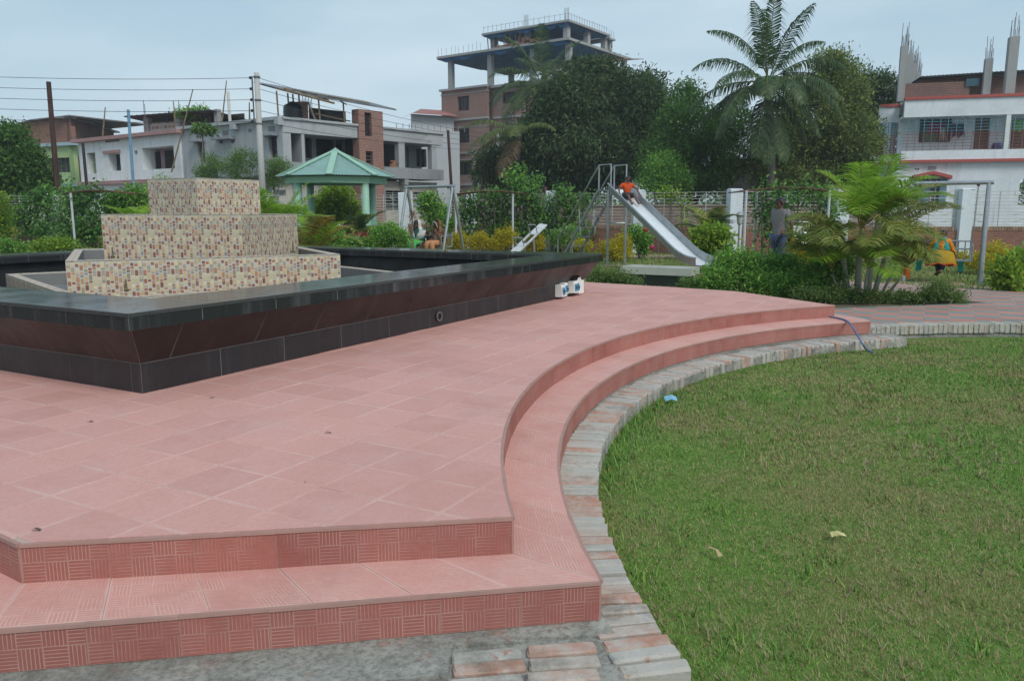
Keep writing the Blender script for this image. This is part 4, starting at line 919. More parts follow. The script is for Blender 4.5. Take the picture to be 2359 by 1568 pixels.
obj('brick_pier', GR.wall(GR.sz(310, 110)[0], GR.sz(318, 110)[0], zr - .05, zat(GR, 314, 100), (), 0, -.9, .4), M_bk2, t)
for i in range(7): px = 303 + i * 1.5; a_ = GR.sz(px, 110, -2.5)[0]; obj('rebar', MB().tube([GR.pt(a_, zr - .05, -2.5), GR.pt(a_, zr + 1.5 + .3 * random.random(), -2.5)], .018, 5), paint((.1, .08, .07), .9), t)
m = MB()
for i in range(14): a_ = GR.sz(394 + random.uniform(-2.5, 2), 165, -.1)[0]; m.box(GR.pt(a_, zq1 + .05 + .075 * random.randint(0, 4), -.1), (.24, .11, .07), random.uniform(-.3, .3) + .9)
solo('brick_stack', m, paint((.36, .17, .11), .9, .35, 9), 'small stack of loose bricks on the grey house balcony', 'bricks')
# house with the red roof behind
RH = Facade(404, 72, 445, 74); h = thing('red_roof_house', 'distant white house with a faded red roof beside the brick tower block', 'house', RH.pt(2, 0))
zg = zat(RH, 420, 114.8) + .05; obj('wall', RH.wall(RH.sz(412, 114)[0], RH.len + 1, -.1, zg), grime((.5, .53, .54), (.35, .36, .36), .4, .85, .4, 'pale_wall'), h)
obj('terrace_wall', RH.wall(-1, RH.len + 1, -.1, zat(RH, 425, 131), (), 0, 1.2), grime((.42, .45, .47), (.3, .32, .33), .4, .85, .4, 'pale_wall_low'), h)
a0, a1 = RH.sz(409, 114)[0], RH.len + 1.2; zp = zat(RH, 430, 105.5); ze = zat(RH, 420, 114.8)
obj('roof', MB().add([RH.pt(a0, ze, .8), RH.pt(a1, ze, .8), RH.pt(a1, zp, -2.5), RH.pt(a0 + 2.2, zp, -2.5), RH.pt(a0 + 1, ze, -6)], [(0, 1, 2, 3), (0, 3, 4)]), paint((.32, .14, .13), .8, .2, 2), h)
for k in range(12): obj('rail_post', RH.slab(MB(), -1 + k * .6, -.95 + k * .6, 1.1, 1.15, zat(RH, 425, 131), zat(RH, 425, 126)), paint((.25, .27, .3), .7), h)

# ---- brick tower block under construction
FB = Facade(443, 76, 568, 67.8)
h = thing('brick_tower_block', 'unfinished brick tower block with open concrete floors, blue sheeting and bare rebar', 'building', FB.pt(6, 0))
M_bk3 = brickmat('tower_brick', (.27, .105, .075), (.20, .08, .06), (.30, .26, .235), .25, .09, (.26, .235, .215), .6, .014)
M_cc = grime((.33, .335, .33), (.2, .2, .2), .5, .9, .5, 'raw_concrete')
zt_ = zat(FB, 460, 88.5); sp_ = FB.sz(487, 88)[0]
hol = [FB.rect(457.3, 96, 469, 110.5), FB.rect(457.7, 128.4, 469.2, 142.5), FB.rect(457.7, 160.7, 471.6, 174.6)]
obj('wall', FB.wall(0, sp_, -.1, zt_, hol, .3), M_bk3, h)
hol2 = [FB.rect(502.5, 92, 515.4, 103, -.8), FB.rect(502.5, 124, 515.4, 137, -.8)]
obj('recessed_wall', FB.wall(sp_, FB.len, -.1, zt_, hol2, .3, -.8), M_bk3, h)
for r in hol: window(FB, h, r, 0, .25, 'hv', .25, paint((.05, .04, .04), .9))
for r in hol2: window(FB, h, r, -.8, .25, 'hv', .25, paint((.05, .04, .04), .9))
obj('side_wall', FB.slab(MB(), -.02, .25, -11, -.31, -.1, zt_ - .01), M_bk3, h)
for y0, y1, o_ in ((87.6, 89.6, .25), (92.8, 93.8, .03), (118.6, 120.6, .12), (126.6, 127.6, .03), (152, 154, .12), (159, 160, .03), (183, 185.5, .1)):
    z0_, z1_ = zat(FB, 460, y1), zat(FB, 460, y0)
    obj('concrete_band', FB.slab(MB(), -.1, sp_ + .1, -.2, o_, z0_, z1_), M_cc, h); obj('concrete_band', FB.slab(MB(), sp_ + .1, FB.len, -1.0, o_ - .8, z0_, z1_), M_cc, h)
obj('floor_slab', FB.slab(MB(), 0, FB.len + .2, -11, -.21, zt_ - .2, zt_ - .01), M_cc, h)
zs1 = zat(FB, 446, 56.6); M_blue = paint((.05, .16, .34), .6, .5, 1.5)
obj('floor_slab', FB.slab(MB(), -.1, FB.len + .2, -10.5, .5, zs1 - .20, zs1), M_cc, h)
s2a = FB.sz(485, 35)[0]; zs2 = zat(FB, 486, 34.3)
obj('floor_slab', FB.slab(MB(), s2a, FB.len + .2, -6.5, .5, zs2 - .17, zs2), M_cc, h); obj('floor_slab', FB.slab(MB(), s2a + 3, FB.len + .1, -7.6, -6.51, zs2 - .36, zs2 - .2), M_cc, h)
for s_, o_ in [(FB.sz(449, 70)[0], -.1), (FB.sz(488.5, 70)[0], -.1), (FB.sz(531, 70)[0], -.1), (FB.len - .3, -.1)] + [(FB.sz(449, 70)[0] + k, -9.6) for k in (0, 4.1, 8.3)] + [(FB.len - .3, -6), (FB.len - .3, -9.8)]:
    obj('column', FB.slab(MB(), s_ - .22, s_ + .22, o_ - .45, o_, zt_ - .01, zs1 - .22), M_cc, h)
for s_, o_ in ((FB.sz(524.6, 35)[0], -.3), (FB.len - .4, .1), (FB.len - .4, -3.2), (FB.len - .4, -6.2), (FB.len - .4, -7.1), (s2a + .5, -5.8), (s2a + .6, -.3)):
    obj('column', FB.slab(MB(), s_ - .22, s_ + .22, o_ - .45, o_, zs1, zs2 - .22), M_cc, h)
for zs, sa_, sb_ in ((zs1, -.1, FB.len), (zs2, s2a + .1, FB.len)):
    for k, o_ in enumerate((-.1, -.25)):
        rows_u, rows_l = [], []
        for i in range(25):
            s_ = sa_ + (sb_ - sa_) * i / 24; rows_u.append(FB.pt(s_, zs - .2, o_ + .45)); rows_l.append(FB.pt(s_, zs - .28 - .30 * abs(math.sin(i * .9 + k) * math.sin(i * .37 + 2 * k)) * (i % 7 > 0), o_ + .3 - .3 * k))
        obj('blue_sheeting', MB().sheet([rows_u, rows_l]), M_blue, h)
    obj('formwork_sheet', FB.slab(MB(), sa_, sb_, -6.2, .42, zs - .26, zs - .235), M_blue, h)
obj('blue_sheeting', FB.slab(MB(), FB.sz(490, 60)[0], FB.sz(530, 60)[0], -4.05, -4, zat(FB, 510, 70, -4), zs1 - .25), M_blue, h)
M_reb = paint((.12, .10, .09), .9)
def rebars(zs, sa_, sb_, o_, step, hgt):
    m = MB(); s_ = sa_
    while s_ < sb_: m.tube([FB.pt(s_, zs - .02, o_), FB.pt(s_ + random.uniform(-.06, .06), zs + hgt * random.uniform(.85, 1.1), o_)], .013, 4, False); s_ += step * random.uniform(.85, 1.15)
    obj('rebar_row', m, M_reb, h)['kind'] = 'stuff'
rebars(zs1, 0, s2a, .35, .5, .75); rebars(zs2, s2a + .1, FB.len, .35, .5, .6)
for o_ in np.arange(.2, -11, -.5):
    pass
m = MB()
for o_ in np.arange(.2, -6.4, -.42): m.tube([FB.pt(FB.len, zs2 - .02, o_), FB.pt(FB.len, zs2 + .6, o_)], .012, 4, False)
for o_ in np.arange(-6.6, -7.5, -.42): m.tube([FB.pt(FB.len, zs2 - .22, o_), FB.pt(FB.len, zs2 + .45, o_)], .012, 4, False)
m.tube([FB.pt(FB.len, zs2 + .5, .3), FB.pt(FB.len, zs2 + .5, -6.4)], .01, 4, False); m.tube([FB.pt(s2a, zs2 + .5, .35), FB.pt(FB.len, zs2 + .5, .35)], .01, 4, False)
obj('rebar_row', m, M_reb, h)['kind'] = 'stuff'
for s_ in (FB.sz(524.6, 35)[0], FB.len - .5):
    for dx_ in (-.18, -.05, .08, .2): obj('rebar', MB().tube([FB.pt(s_ + dx_, zs2, -.2), FB.pt(s_ + dx_, zs2 + 1.1, -.2)], .018, 5), M_reb, h)
m = MB()
for i in range(260):
    s_ = random.uniform(s2a + .9, FB.len - 3); hh = .55 * min(1, (s_ - s2a) / 4) * (1 - .3 * abs(math.sin(s_ * 1.3))); m.box(FB.pt(s_, zs1 + random.uniform(.03, max(.05, hh)), random.uniform(-.6, .2)), (.25, .12, .075), random.uniform(-.5, .5))
o_ = obj('brick_pile', m, paint((.40, .20, .14), .9, .4, 8), h); o_['kind'] = 'stuff'
for k, px in enumerate((489, 492, 499, 505, 511, 517)): s_ = FB.sz(px, 35)[0]; obj('prop', MB().tube([FB.pt(s_, zs1, .1), FB.pt(s_ - .1, zs2 - .25, .1)], .045, 5), M_bam, h)
lad = MB(); s_ = FB.sz(518.5, 35)[0]
for q in (0, .55): lad.tube([FB.pt(s_ + q, zs1 + .1, .2), FB.pt(s_ + q + .35, zs2 - .25, .1)], .05, 5)
for q in (.5, 1.0, 1.5): lad.tube([FB.pt(s_ + .1 * q * 1.3, zs1 + .1 + q * .9, .18), FB.pt(s_ + .55 + .1 * q * 1.3, zs1 + .1 + q * .9, .18)], .04, 5)
obj('ladder', lad, M_bam, h)
m = MB()
for k in range(6): m.tube([FB.pt(FB.len - 2.5 + k * .2, zs1 - .6 + .12 * k, -7 - .5 * k), FB.pt(FB.len + 1.0 + .35 * k, zs1 - .9 + .03 * k, -6.5 - .3 * k)], .03, 5)
obj('bamboo_platform', m, M_bam, h)

# ---- white house with red bands at the right
WR = Facade(896.5, 42, 1060, 39.9)
h = thing('red_banded_house', 'white two-storey house with red bands, caged balcony and unfinished brick roof storey', 'house', WR.pt(4, 0))
M_ww = grime((.72, .77, .79), (.30, .33, .34), .6, .85, .35, 'pale_blue_white_wash'); M_rd = grime((.42, .10, .085), (.25, .09, .08), .3, .8, 1, 'red_band_paint')
za, zb2, zc, zd = zat(WR, 950, 98.5), zat(WR, 950, 116), zat(WR, 950, 150), zat(WR, 950, 159.2)
Lw = WR.len
obj('parapet', WR.slab(MB(), 0, Lw, -.25, .02, zb2, za - .005), M_ww, h); obj('red_band', WR.slab(MB(), -.02, Lw, -.28, .10, za, za + .14), M_rd, h)
obj('balcony_parapet', WR.slab(MB(), 0, Lw, -.25, .02, zd, zc), M_ww, h); obj('red_band', WR.slab(MB(), -.02, Lw, -.28, .12, zd - .14, zd - .003), M_rd, h)
DW = 1.3
obj('balcony_floor', WR.slab(MB(), 0, Lw, -DW - .1, -.26, zd, zd + .12), M_ww, h); obj('balcony_ceiling', WR.slab(MB(), 0, Lw, -DW - .1, -.26, zb2, zb2 + .12), M_ww, h)
w1 = WR.rect(919.5, 117, 950.8, 142, -DW); d1 = WR.rect(974.2, 118, 990, 149, -DW); d2 = WR.rect(1011, 118, 1030, 149, -DW)
obj('wall', WR.wall(0, Lw, zd, zb2 + .1, [w1, d1, d2], .12, -DW), M_ww, h)
wp = window(WR, h, w1, -DW, .1, None, pane=paint((.09, .26, .17), .6, .2, 4))
fr = MB()
for q in (w1[0], w1[0] + (w1[1] - w1[0]) * .66, w1[1] - .15): WR.slab(fr, q, q + .16, -DW - .09, -DW + .03, w1[2], w1[3])
WR.slab(fr, w1[0], w1[1], -DW - .09, -DW + .03, w1[2] + (w1[3] - w1[2]) * .72, w1[2] + (w1[3] - w1[2]) * .80); obj('frame', fr, paint((.03, .035, .05), .6), wp)
for r in (d1, d2): window(WR, h, r, -DW, .08, None, pane=paint((.17, .115, .09), .7), name='door')
r = WR.rect(1005, 117, 1009.6, 149); obj('column', WR.slab(MB(), r[0], r[1], -.25, .01, zc, zb2), paint((.66, .70, .68), .7), h)
# balcony cage: sky blue above, rust red below
M_cb = paint((.12, .32, .42), .6); M_cr = paint((.30, .10, .085), .7)
zm = zc + (zb2 - zc) * .56
gm, gm2 = MB(), MB(); z = zc + .06
while z < zb2: WR.slab(gm2 if z < zm else gm, 0, Lw, -.09, -.07, z - .009, z + .009); z += .155
a = .25
while a < Lw:
    for q in (a, a + .35): WR.slab(gm2, q, q + .022, -.07, -.05, zc, zm); WR.slab(gm, q, q + .022, -.07, -.05, zm, zb2)
    a += .75
for m_, mt in ((gm, M_cb), (gm2, M_cr)): obj('cage_bars', m_, mt, h)['kind'] = 'stuff'
gw = WR.rect(915.2, 178.5, 946.8, 205)
obj('ground_wall', WR.wall(-.3, Lw, -.1, zd - .15, [gw, WR.rect(1020, 178.5, 1045, 205)], .15, -.15), M_ww, h)
gp = window(WR, h, gw, -.15, .12, 'hv', .16, paint((.3, .36, .42), .5), paint((.03, .035, .05), .3))
for q in (0, .78): obj('shutter', WR.slab(MB(), gw[0] + (gw[1] - gw[0]) * q, gw[0] + (gw[1] - gw[0]) * (q + .22), -.2, -.1, gw[2], gw[3]), paint((.12, .24, .29), .6), gp)
obj('shutter', WR.slab(MB(), gw[0] + (gw[1] - gw[0]) * .24, gw[0] + (gw[1] - gw[0]) * .48, -.22, -.13, gw[2], gw[3] - .12), paint((.10, .21, .26), .6), gp)
pa, pb, pc = WR.sz(912.6, 176.2), WR.sz(932, 171.8), WR.sz(951, 176.4)
m = MB()
for (a, b) in ((pa, pb), (pb, pc)): m.hexa([WR.pt(a[0], a[1] - .12, -.15), WR.pt(b[0], b[1] - .12, -.15), WR.pt(b[0], b[1] - .12, .3), WR.pt(a[0], a[1] - .12, .3), WR.pt(a[0], a[1] + .05, -.15), WR.pt(b[0], b[1] + .05, -.15), WR.pt(b[0], b[1] + .05, .3), WR.pt(a[0], a[1] + .05, .3)])
obj('pediment', m, M_rd, h)
r = WR.rect(928, 166, 936.4, 169.5, -.15); obj('vent', WR.slab(MB(), r[0], r[1], -.148, -.12, r[2], r[3]), paint((.3, .32, .32), .9, .4, 20), h)
r = WR.rect(915, 168, 916, 169.6, -.15)
for dx_ in (0, .12): obj('pipe_hole', WR.slab(MB(), r[0] + dx_, r[0] + dx_ + .07, -.149, -.14, r[2], r[3]), M_dark, h)
# set-back left bay
s0_ = WR.sz(879, 120, -1.4)[0]
obj('bay_parapet', WR.slab(MB(), s0_, -.003, -1.7, -1.4, zb2 - .1, za - .15), M_ww, h); obj('red_band', WR.slab(MB(), s0_, -.003, -1.72, -1.33, za - .148, za), M_rd, h)
obj('bay_parapet', WR.slab(MB(), s0_ - .3, -.003, -1.7, -1.38, zd + .0, zc - .15), M_ww, h); obj('red_band', WR.slab(MB(), s0_ - .3, -.003, -1.7, -1.34, zd - .14, zd - .003), M_rd, h)
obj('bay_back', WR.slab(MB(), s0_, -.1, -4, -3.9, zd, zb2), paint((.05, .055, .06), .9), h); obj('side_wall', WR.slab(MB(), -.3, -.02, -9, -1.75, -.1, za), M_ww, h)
gm, gm2 = MB(), MB(); z = zc - .1
while z < zb2 - .1: WR.slab(gm2 if z < zm else gm, s0_, 0, -1.5, -1.47, z - .012, z + .012); z += .13
for q in np.linspace(s0_, -.15, 6): WR.slab(gm2, q, q + .03, -1.47, -1.45, zc - .15, zm); WR.slab(gm, q, q + .03, -1.47, -1.45, zm, zb2 - .1)
obj('cage_bars', gm, M_cb, h)['kind'] = 'stuff'; obj('cage_bars', gm2, M_cr, h)['kind'] = 'stuff'
# roof storey
M_bk4 = brickmat('dark_red_brick', (.19, .085, .065), (.14, .065, .055), (.22, .18, .16), .25, .085, (.09, .07, .065), .5)
zt1, zt2 = zat(WR, 930, 82.5, -1.2), zat(WR, 950, 78, -1.6); c0_ = WR.sz(905, 85, -1.2)[0]
obj('roof_wall', WR.wall(c0_, WR.sz(970, 85, -1.2)[0], za, zt1, (), 0, -1.2), M_bk4, h); obj('roof_wall', WR.wall(c0_ + .8, Lw, za, zt2, (), 0, -1.6), M_bk4, h)
obj('roof_slab', WR.slab(MB(), 0, Lw, -9, -.29, za - .1, za + .02), M_ww, h)
m = MB(); ra, rb_ = WR.sz(920, 77, -1.3), WR.sz(1024, 70.5, -1.3); k = (rb_[1] - ra[1]) / (rb_[0] - ra[0]); ns = 70
rf = [WR.pt(ra[0] + (Lw - ra[0]) * i / ns, ra[1] + k * (Lw - ra[0]) * i / ns * (1.2 - .35 * i / ns) + (.03 if i % 2 else 0), -1.1) for i in range(ns + 1)]
m.sheet([rf, [p - WR.n * 4 + Vector((0, 0, .1)) for p in rf]]); m.sheet([[p + Vector((0, 0, -.09)) for p in rf], rf]); m.sheet([[p - WR.n * 4 for p in rf], [p + Vector((0, 0, -.09)) for p in rf]])
obj('tin_roof', m, paint((.03, .032, .035), .6, .3, 2), h)
obj('roof_grille', WR.slab(MB(), *WR.rect(966, 79, 979, 87, -1.15)[:2], -1.18, -1.1, zat(WR, 970, 86, -1.15), zat(WR, 970, 78.5, -1.15)), paint((.04, .10, .13), .7), h)
for (x0, y0, x1, y1, o_) in ((899.6, 45.3, 906.6, 97, -.4), (906.4, 53.7, 912.8, 83, -2.6), (912.4, 63.2, 917.0, 83, -4.6), (917, 71.5, 921.3, 82, -6.4), (984.6, 58.3, 992.2, 88.5, -.9), (1007.8, 36.3, 1017.6, 92, -.4)):
    r = WR.rect(x0, y0, x1, y1, o_); col_ = obj('column', WR.slab(MB(), r[0], r[1], o_ - (r[1] - r[0]), o_, min(r[2], za), r[3]), M_cc, h)
    for q in (.1, .4, .65, .9):
        for w_ in (.15, .8): a_ = r[0] + (r[1] - r[0]) * q; obj('rebar', MB().tube([WR.pt(a_, r[3] - .02, o_ - .3 * w_), WR.pt(a_ + random.uniform(-.04, .04), r[3] + random.uniform(.35, 1.15), o_ - .3 * w_)], .014, 4), M_reb, col_)
# things on the balcony
def cloth(F, r, o, m_, lab):
    mb = MB(); rows = []
    for i in range(5):
        rows.append([F.pt(r[0] + (r[1] - r[0]) * k / 6 + .02 * i, r[3] - (r[3] - r[2]) * i / 4 * (1 - .12 * (k % 3)), o + .05 * math.sin(k * 2 + i)) for k in range(7)])
    mb.sheet(rows); solo('hanging_cloth', mb, m_, lab, 'cloth', 'washing on the balcony')
cloth(WR, WR.rect(926, 122.5, 945, 134, -.5), -.5, paint((.20, .03, .06), .9), 'maroon garment drying on the caged balcony')
cloth(WR, WR.rect(950.5, 123, 963.5, 138.4, -.5), -.5, paint((.055, .04, .075), .9), 'dark purple cloth drying beside the maroon garment')
cloth(WR, WR.rect(939.5, 128, 944.6, 140.5, -.45), -.45, paint((.30, .28, .24), .9), 'small beige cloth hanging below the maroon garment')
cloth(WR, WR.rect(1012, 120, 1024, 132, -.5), -.5, paint((.20, .34, .10), .9), 'green striped cloth drying at the right edge of the balcony')
bp = WR.pt(WR.sz(997.6, 148, -.8)[0], zd + .12, -.8)
solo('plastic_barrel', MB().lathe(bp, [(.24, 0), (.27, .06), (.285, .3), (.285, .55), (.27, .62), (.25, .66), (.255, .7), (0, .7)], 18), paint((.02, .075, .22), .4), 'blue plastic barrel on the white house balcony', 'barrel', smooth=True)
# small pale shed glimpsed between the trees
SH = Facade(722, 47, 764, 46); h = thing('tin_shed', 'pale tin-roofed shed glimpsed between the trees below the tall palm', 'shed', SH.pt(1, 0))
obj('wall', SH.wall(0, SH.len, -.1, zat(SH, 745, 158)), paint((.07, .07, .065), .9), h)
r = SH.rect(724, 130, 764, 158); obj('roof', MB().add([SH.pt(-.3, r[2], .4), SH.pt(SH.len + .3, r[2], .4), SH.pt(SH.len + .2, r[3], -3), SH.pt(0, r[3], -3)], [(0, 1, 2, 3)]), paint((.40, .43, .45), .6, .2, 2), h)

# ================================================================== poles and wires
M_pc = grime((.42, .42, .40), (.28, .27, .25), .5, .9, 1.5, 'pole_concrete'); M_rust = paint((.07, .03, .025), .8, .4, 2); M_wire = paint((.03, .032, .038), .6)
def vpole(px, py, Y, r0, r1, zb=-.05):
    p = at(px, py, Y); return p, MB().tube([(p.x, p.y, zb), (p.x, p.y, p.z)], [r0, r1], 12)
pA, m = vpole(256.5, 72.5, 35.5, .17, .11)
pole = thing('utility_pole', 'tall concrete utility pole standing in front of the grey house', 'utility pole', (pA.x, pA.y, 0)); obj('shaft', m, M_pc, pole, True)
for dz in (.18, 1.15, 2.15): obj('clamp', MB().lathe((pA.x, pA.y, pA.z - dz), [(.15, -.03), (.15, .03)], 12), paint((.12, .12, .12), .6), pole)
obj('rack', MB().box((pA.x - .2, pA.y - .02, pA.z - 1.15), (.05, .06, 2.0)), paint((.12, .12, .12), .6), pole)
ins = [pA.z - .22 - .46 * k for k in range(5)]
for z in ins: obj('insulator', MB().lathe((pA.x - .27, pA.y - .03, z - .06), [(.03, 0), (.07, .03), (.04, .06), (.07, .09), (.03, .12)], 8), M_dark, pole)
pB, m = vpole(497.7, 131, 58, .17, .12); pole2 = thing('utility_pole', 'thin concrete utility pole in front of the dark mango tree', 'utility pole', (pB.x, pB.y, 0)); obj('shaft', m, M_pc, pole2, True)
obj('crossarm', MB().box((pB.x, pB.y, pB.z - .3), (.9, .08, .08)), paint((.12, .12, .12), .6), pole2)
pC = Vector((-34, 34.2, 7.75)); pole3 = thing('utility_pole', 'concrete utility pole beyond the left edge of the view', 'utility pole', (pC.x, pC.y, 0)); obj('shaft', MB().tube([(pC.x, pC.y, -.05), (pC.x, pC.y, pC.z + .3)], [.17, .11], 10), M_pc, pole3, True)
def wire(a, b, sag, lab, r=.011):
    a, b = Vector(a), Vector(b); pts = [a.lerp(b, t) + Vector((0, 0, -sag * 4 * t * (1 - t))) for t in np.linspace(0, 1, 18)]
    solo('power_line', MB().tube(pts, r, 5, False), M_wire, lab, 'wire', 'wires on the utility pole', loc=a)
ORD = ['topmost', 'second', 'third', 'fourth', 'lowest']
for k in range(5):
    wire((pC.x, pC.y, pC.z - .42 * k + .1), (pA.x - .3, pA.y - .03, ins[k]), .33, f'{ORD[k]} of the five wires running left from the utility pole')
    wire((pA.x + .06, pA.y - .03, ins[k]), (pB.x + (k - 2) * .15, pB.y, pB.z - .25 - .28 * k), .3, f'{ORD[k]} of the five wires running right from the utility pole')
# steel posts, bamboo and pipes in front of the houses
def post(name, a, b, r, m_, lab, cat='post'):
    solo(name, MB().tube([a, Vector(a).lerp(Vector(b), .5), b], r if hasattr(r, '__len__') else [r, r, r], 8), m_, lab, cat)
q = at(48.5, 81.6, 36); b_ = at(58.5, 205, 36); post('steel_post', (b_.x, 36, -.05), q, [.14, .12, .10], M_rust, 'rusty brown steel post rising above the ivy at left')
q = at(82.8, 143, 46); b_ = at(88, 196, 46); post('steel_post', (b_.x, 46, 0), q, [.10, .09, .08], paint((.035, .025, .022), .8), 'thin dark post at the corner of the white house')
q = at(448, 130, 47.5); b_ = at(452.2, 190, 47.5); post('steel_post', (b_.x + .1, 47.5, -.05), q, [.10, .09, .08], M_rust, 'rusty brown post between the grey house and the brick tower block')
q = at(474, 152, 52); post('service_post', (q.x, 52, -.05), q, .08, M_pc, 'slim grey post with a meter box before the brick tower block')
q = at(475.2, 178, 51.9); solo('meter_box', MB().box((q.x, 51.85, q.z), (.28, .2, .55)), paint((.3, .31, .31), .6), 'small grey meter box on the slim post', 'meter box')
q = at(128.2, 109.5, 45.5); b_ = at(132.8, 182, 45.5); post('blue_pipe', (b_.x, 45.5, -.05), q, .085, paint((.14, .28, .40), .5), 'tall sky blue plastic pipe standing against the white house', 'pipe')
def bamboo(px0, py0, px1, py1, Y, lab, r=.05): post('bamboo_pole', at(px1, py1, Y), at(px0, py0, Y), [r, r * .85, r * .6], paint((.20, .155, .09), .8, .3, 3), lab, 'bamboo pole')
bamboo(193, 89, 171.5, 172, 44.5, 'long leaning bamboo pole in front of the white house'); bamboo(226.5, 80.5, 222, 122, 46.5, 'bamboo pole with a bent top on the grey house roof', .045)
bamboo(105.3, 107, 102.5, 137, 49, 'dark bamboo pole on the roof of the white house', .05); bamboo(173.3, 100.5, 176, 130, 48.5, 'dark stick leaning on the roof shelter post', .05); bamboo(249.3, 102, 249.6, 120, 45, 'short bamboo stick near the top of the grey wall', .05)
q = at(228, 91.5, 47.5); b_ = at(230, 122, 47.5); post('white_pipe', b_, q, .09, paint((.6, .6, .55), .5), 'white plastic vent pipe on the grey house roof', 'pipe')
for px, lab in ((143.2, 'pair of thin rebars at the left end of the roof shelter'), (178.5, 'pair of thin rebars beside the roof shelter post')):
    m = MB()
    for k in (0, 1.3): p = at(px + k, 100 + k * 3, 49.5); m.tube([(p.x, p.y, p.z - 2.2), p], .018, 5)
    solo('rebar_pair', m, M_reb, lab, 'rebar')

# ================================================================== park fence
PIL = [(-62, 34.6), (52, 34), (135, 33.6), (200, 33.3), (264.5, 33), (335, 32.5), (404, 32), (471.5, 31), (551, 29.5), (638, 28), (734, 26.5), (840, 26), (963, 26), (1092, 26)]
M_pillar = grime((.60, .65, .69), (.40, .43, .43), .35, .8, .8, 'white_pillar_paint'); M_rail = paint((.46, .46, .42), .55, .15, 3)
M_fb = brickmat('fence_brick', (.29, .10, .065), (.21, .075, .055), (.21, .165, .14), .25, .08, (.08, .06, .05), .5); M_cap = paint((.30, .19, .13), .9, .5, 5)
pil_lab = ['white fence pillar beyond the left edge', 'white fence pillar half hidden by creepers at the left', 'white fence pillar behind the left pergola', 'white fence pillar hidden behind the stone tiers', 'white fence pillar just right of the topmost stone tier', 'white fence pillar behind the green pavilion', 'white fence pillar directly left of the left swing', 'creeper-covered white fence pillar behind the central pergola', 'creeper-covered white fence pillar left of the slide ladder', 'white fence pillar behind the slide chute', 'broad white fence pillar right of the slide chute', 'white fence pillar behind the big areca palm', 'tall white fence pillar behind the woman in orange', 'white fence pillar beyond the right edge']
pos = []
for (px, Y), lab in zip(PIL, pil_lab):
    p = at(px, HOR, Y); pos.append(Vector((p.x, p.y, 0)))
    m = MB().box((p.x, p.y, 1.17), (.42, .42, 2.18), .1); m.add([(p.x - .215, p.y - .215, 2.262), (p.x + .215, p.y - .215, 2.262), (p.x + .215, p.y + .215, 2.262), (p.x - .215, p.y + .215, 2.262), (p.x - .18, p.y - .18, 2.30), (p.x + .18, p.y - .18, 2.30), (p.x + .18, p.y + .18, 2.30), (p.x - .18, p.y + .18, 2.30)], [(4, 5, 6, 7), (0, 1, 5, 4), (1, 2, 6, 5), (2, 3, 7, 6), (3, 0, 4, 7)])
    solo('fence_pillar', m, M_pillar, lab, 'pillar', 'white pillars of the park fence', loc=(p.x, p.y, .08))
fl = ['at the far left edge', 'behind the ivy at the left', 'behind the left pergola', 'behind the stone tiers', 'behind the topmost stone tier', 'behind the palms of the pavilion', 'behind the green pavilion column', 'behind the two women on the swing', 'behind the central pergola', 'behind the slide ladder', 'behind the boy on the slide', 'behind the standing man', 'behind the swing with the woman in orange', 'at the right edge']
fl = fl[:4] + ['between the topmost tier and the pavilion', 'behind the pavilion', 'behind the two women on the swing', 'behind the central pergola', 'behind the slide ladder', 'behind the slide chute', 'behind the standing man', 'behind the areca palm and swing', 'at the right edge of the view']
for k in range(len(pos) - 1):
    a, b = pos[k], pos[k + 1]; d = (b - a).normalized(); a, b = a + d * .22, b - d * .22; ln = (b - a).length; nrm = Vector((d.y, -d.x, 0))
    f = thing('park_fence', f'pale grille fence on low brick wall {fl[k]}', 'fence', (a + b) / 2, 'panels of the park fence')
    w_ = MB()
    for o1, o2 in ((nrm * .12, nrm * .12), ):
        A_, B_ = a + o1, b + o2; w_.quad(A_ + Vector((0, 0, 0)), B_, B_ + Vector((0, 0, .93)), A_ + Vector((0, 0, .93)), [(0, 0), (ln, 0), (ln, .93), (0, .93)])
        A2, B2 = a - o1, b - o1; w_.quad(B2, A2, A2 + Vector((0, 0, .93)), B2 + Vector((0, 0, .93)), [(0, 0), (ln, 0), (ln, .93), (0, .93)]); w_.quad(A_ + Vector((0, 0, .93)), B_ + Vector((0, 0, .93)), B2 + Vector((0, 0, .93)), A2 + Vector((0, 0, .93)))
    obj('brick_wall', w_, M_fb, f)
    if 0 < k < 13 and not 2 < k < 4:
        cm = MB(); s_ = .05
        while s_ < ln - .05: p = a + d * s_; cm.box((p.x, p.y, 1.0), (.078, .27, .13), math.atan2(d.y, d.x)); s_ += .092
        nn = NT('coping_brick') if False else None
        o_ = obj('coping_bricks', cm, M_capb if 'M_capb' in globals() else M_cap, f); o_['kind'] = 'stuff'
    zs_ = np.linspace(1.11, 2.2, 11)
    for z in zs_: obj('rail', MB().bar(a + Vector((0, 0, z)), b + Vector((0, 0, z)), .014, .018), M_rail, f)
    nu = 4
    for q in range(nu + 1):
        p = a + d * (ln * q / nu); obj('upright', MB().bar(p + nrm * .02 + Vector((0, 0, 1.06)), p + nrm * .02 + Vector((0, 0, 2.2)), .022, .022), M_rail, f)
    for q in range(nu):
        s0_, s1_ = ln * q / nu, ln * (q + 1) / nu; sm_ = (s0_ + s1_) / 2
        pm = a + d * sm_ + nrm * .02; obj('upright', MB().bar(pm + Vector((0, 0, 2.2)), pm + Vector((0, 0, 2.07)), .02, .02), M_rail, f)
        for (z0_, z1_) in ((2.07, 1.96), (1.86, 1.75), (1.44, 1.55), (1.22, 1.33)):
            side = s0_ if (q % 2 == 0) else s1_; pe = a + d * side + nrm * .02
            obj('brace', MB().bar(pm + Vector((0, 0, z0_)), pe + Vector((0, 0, z1_)), .02, .02), M_rail, f)

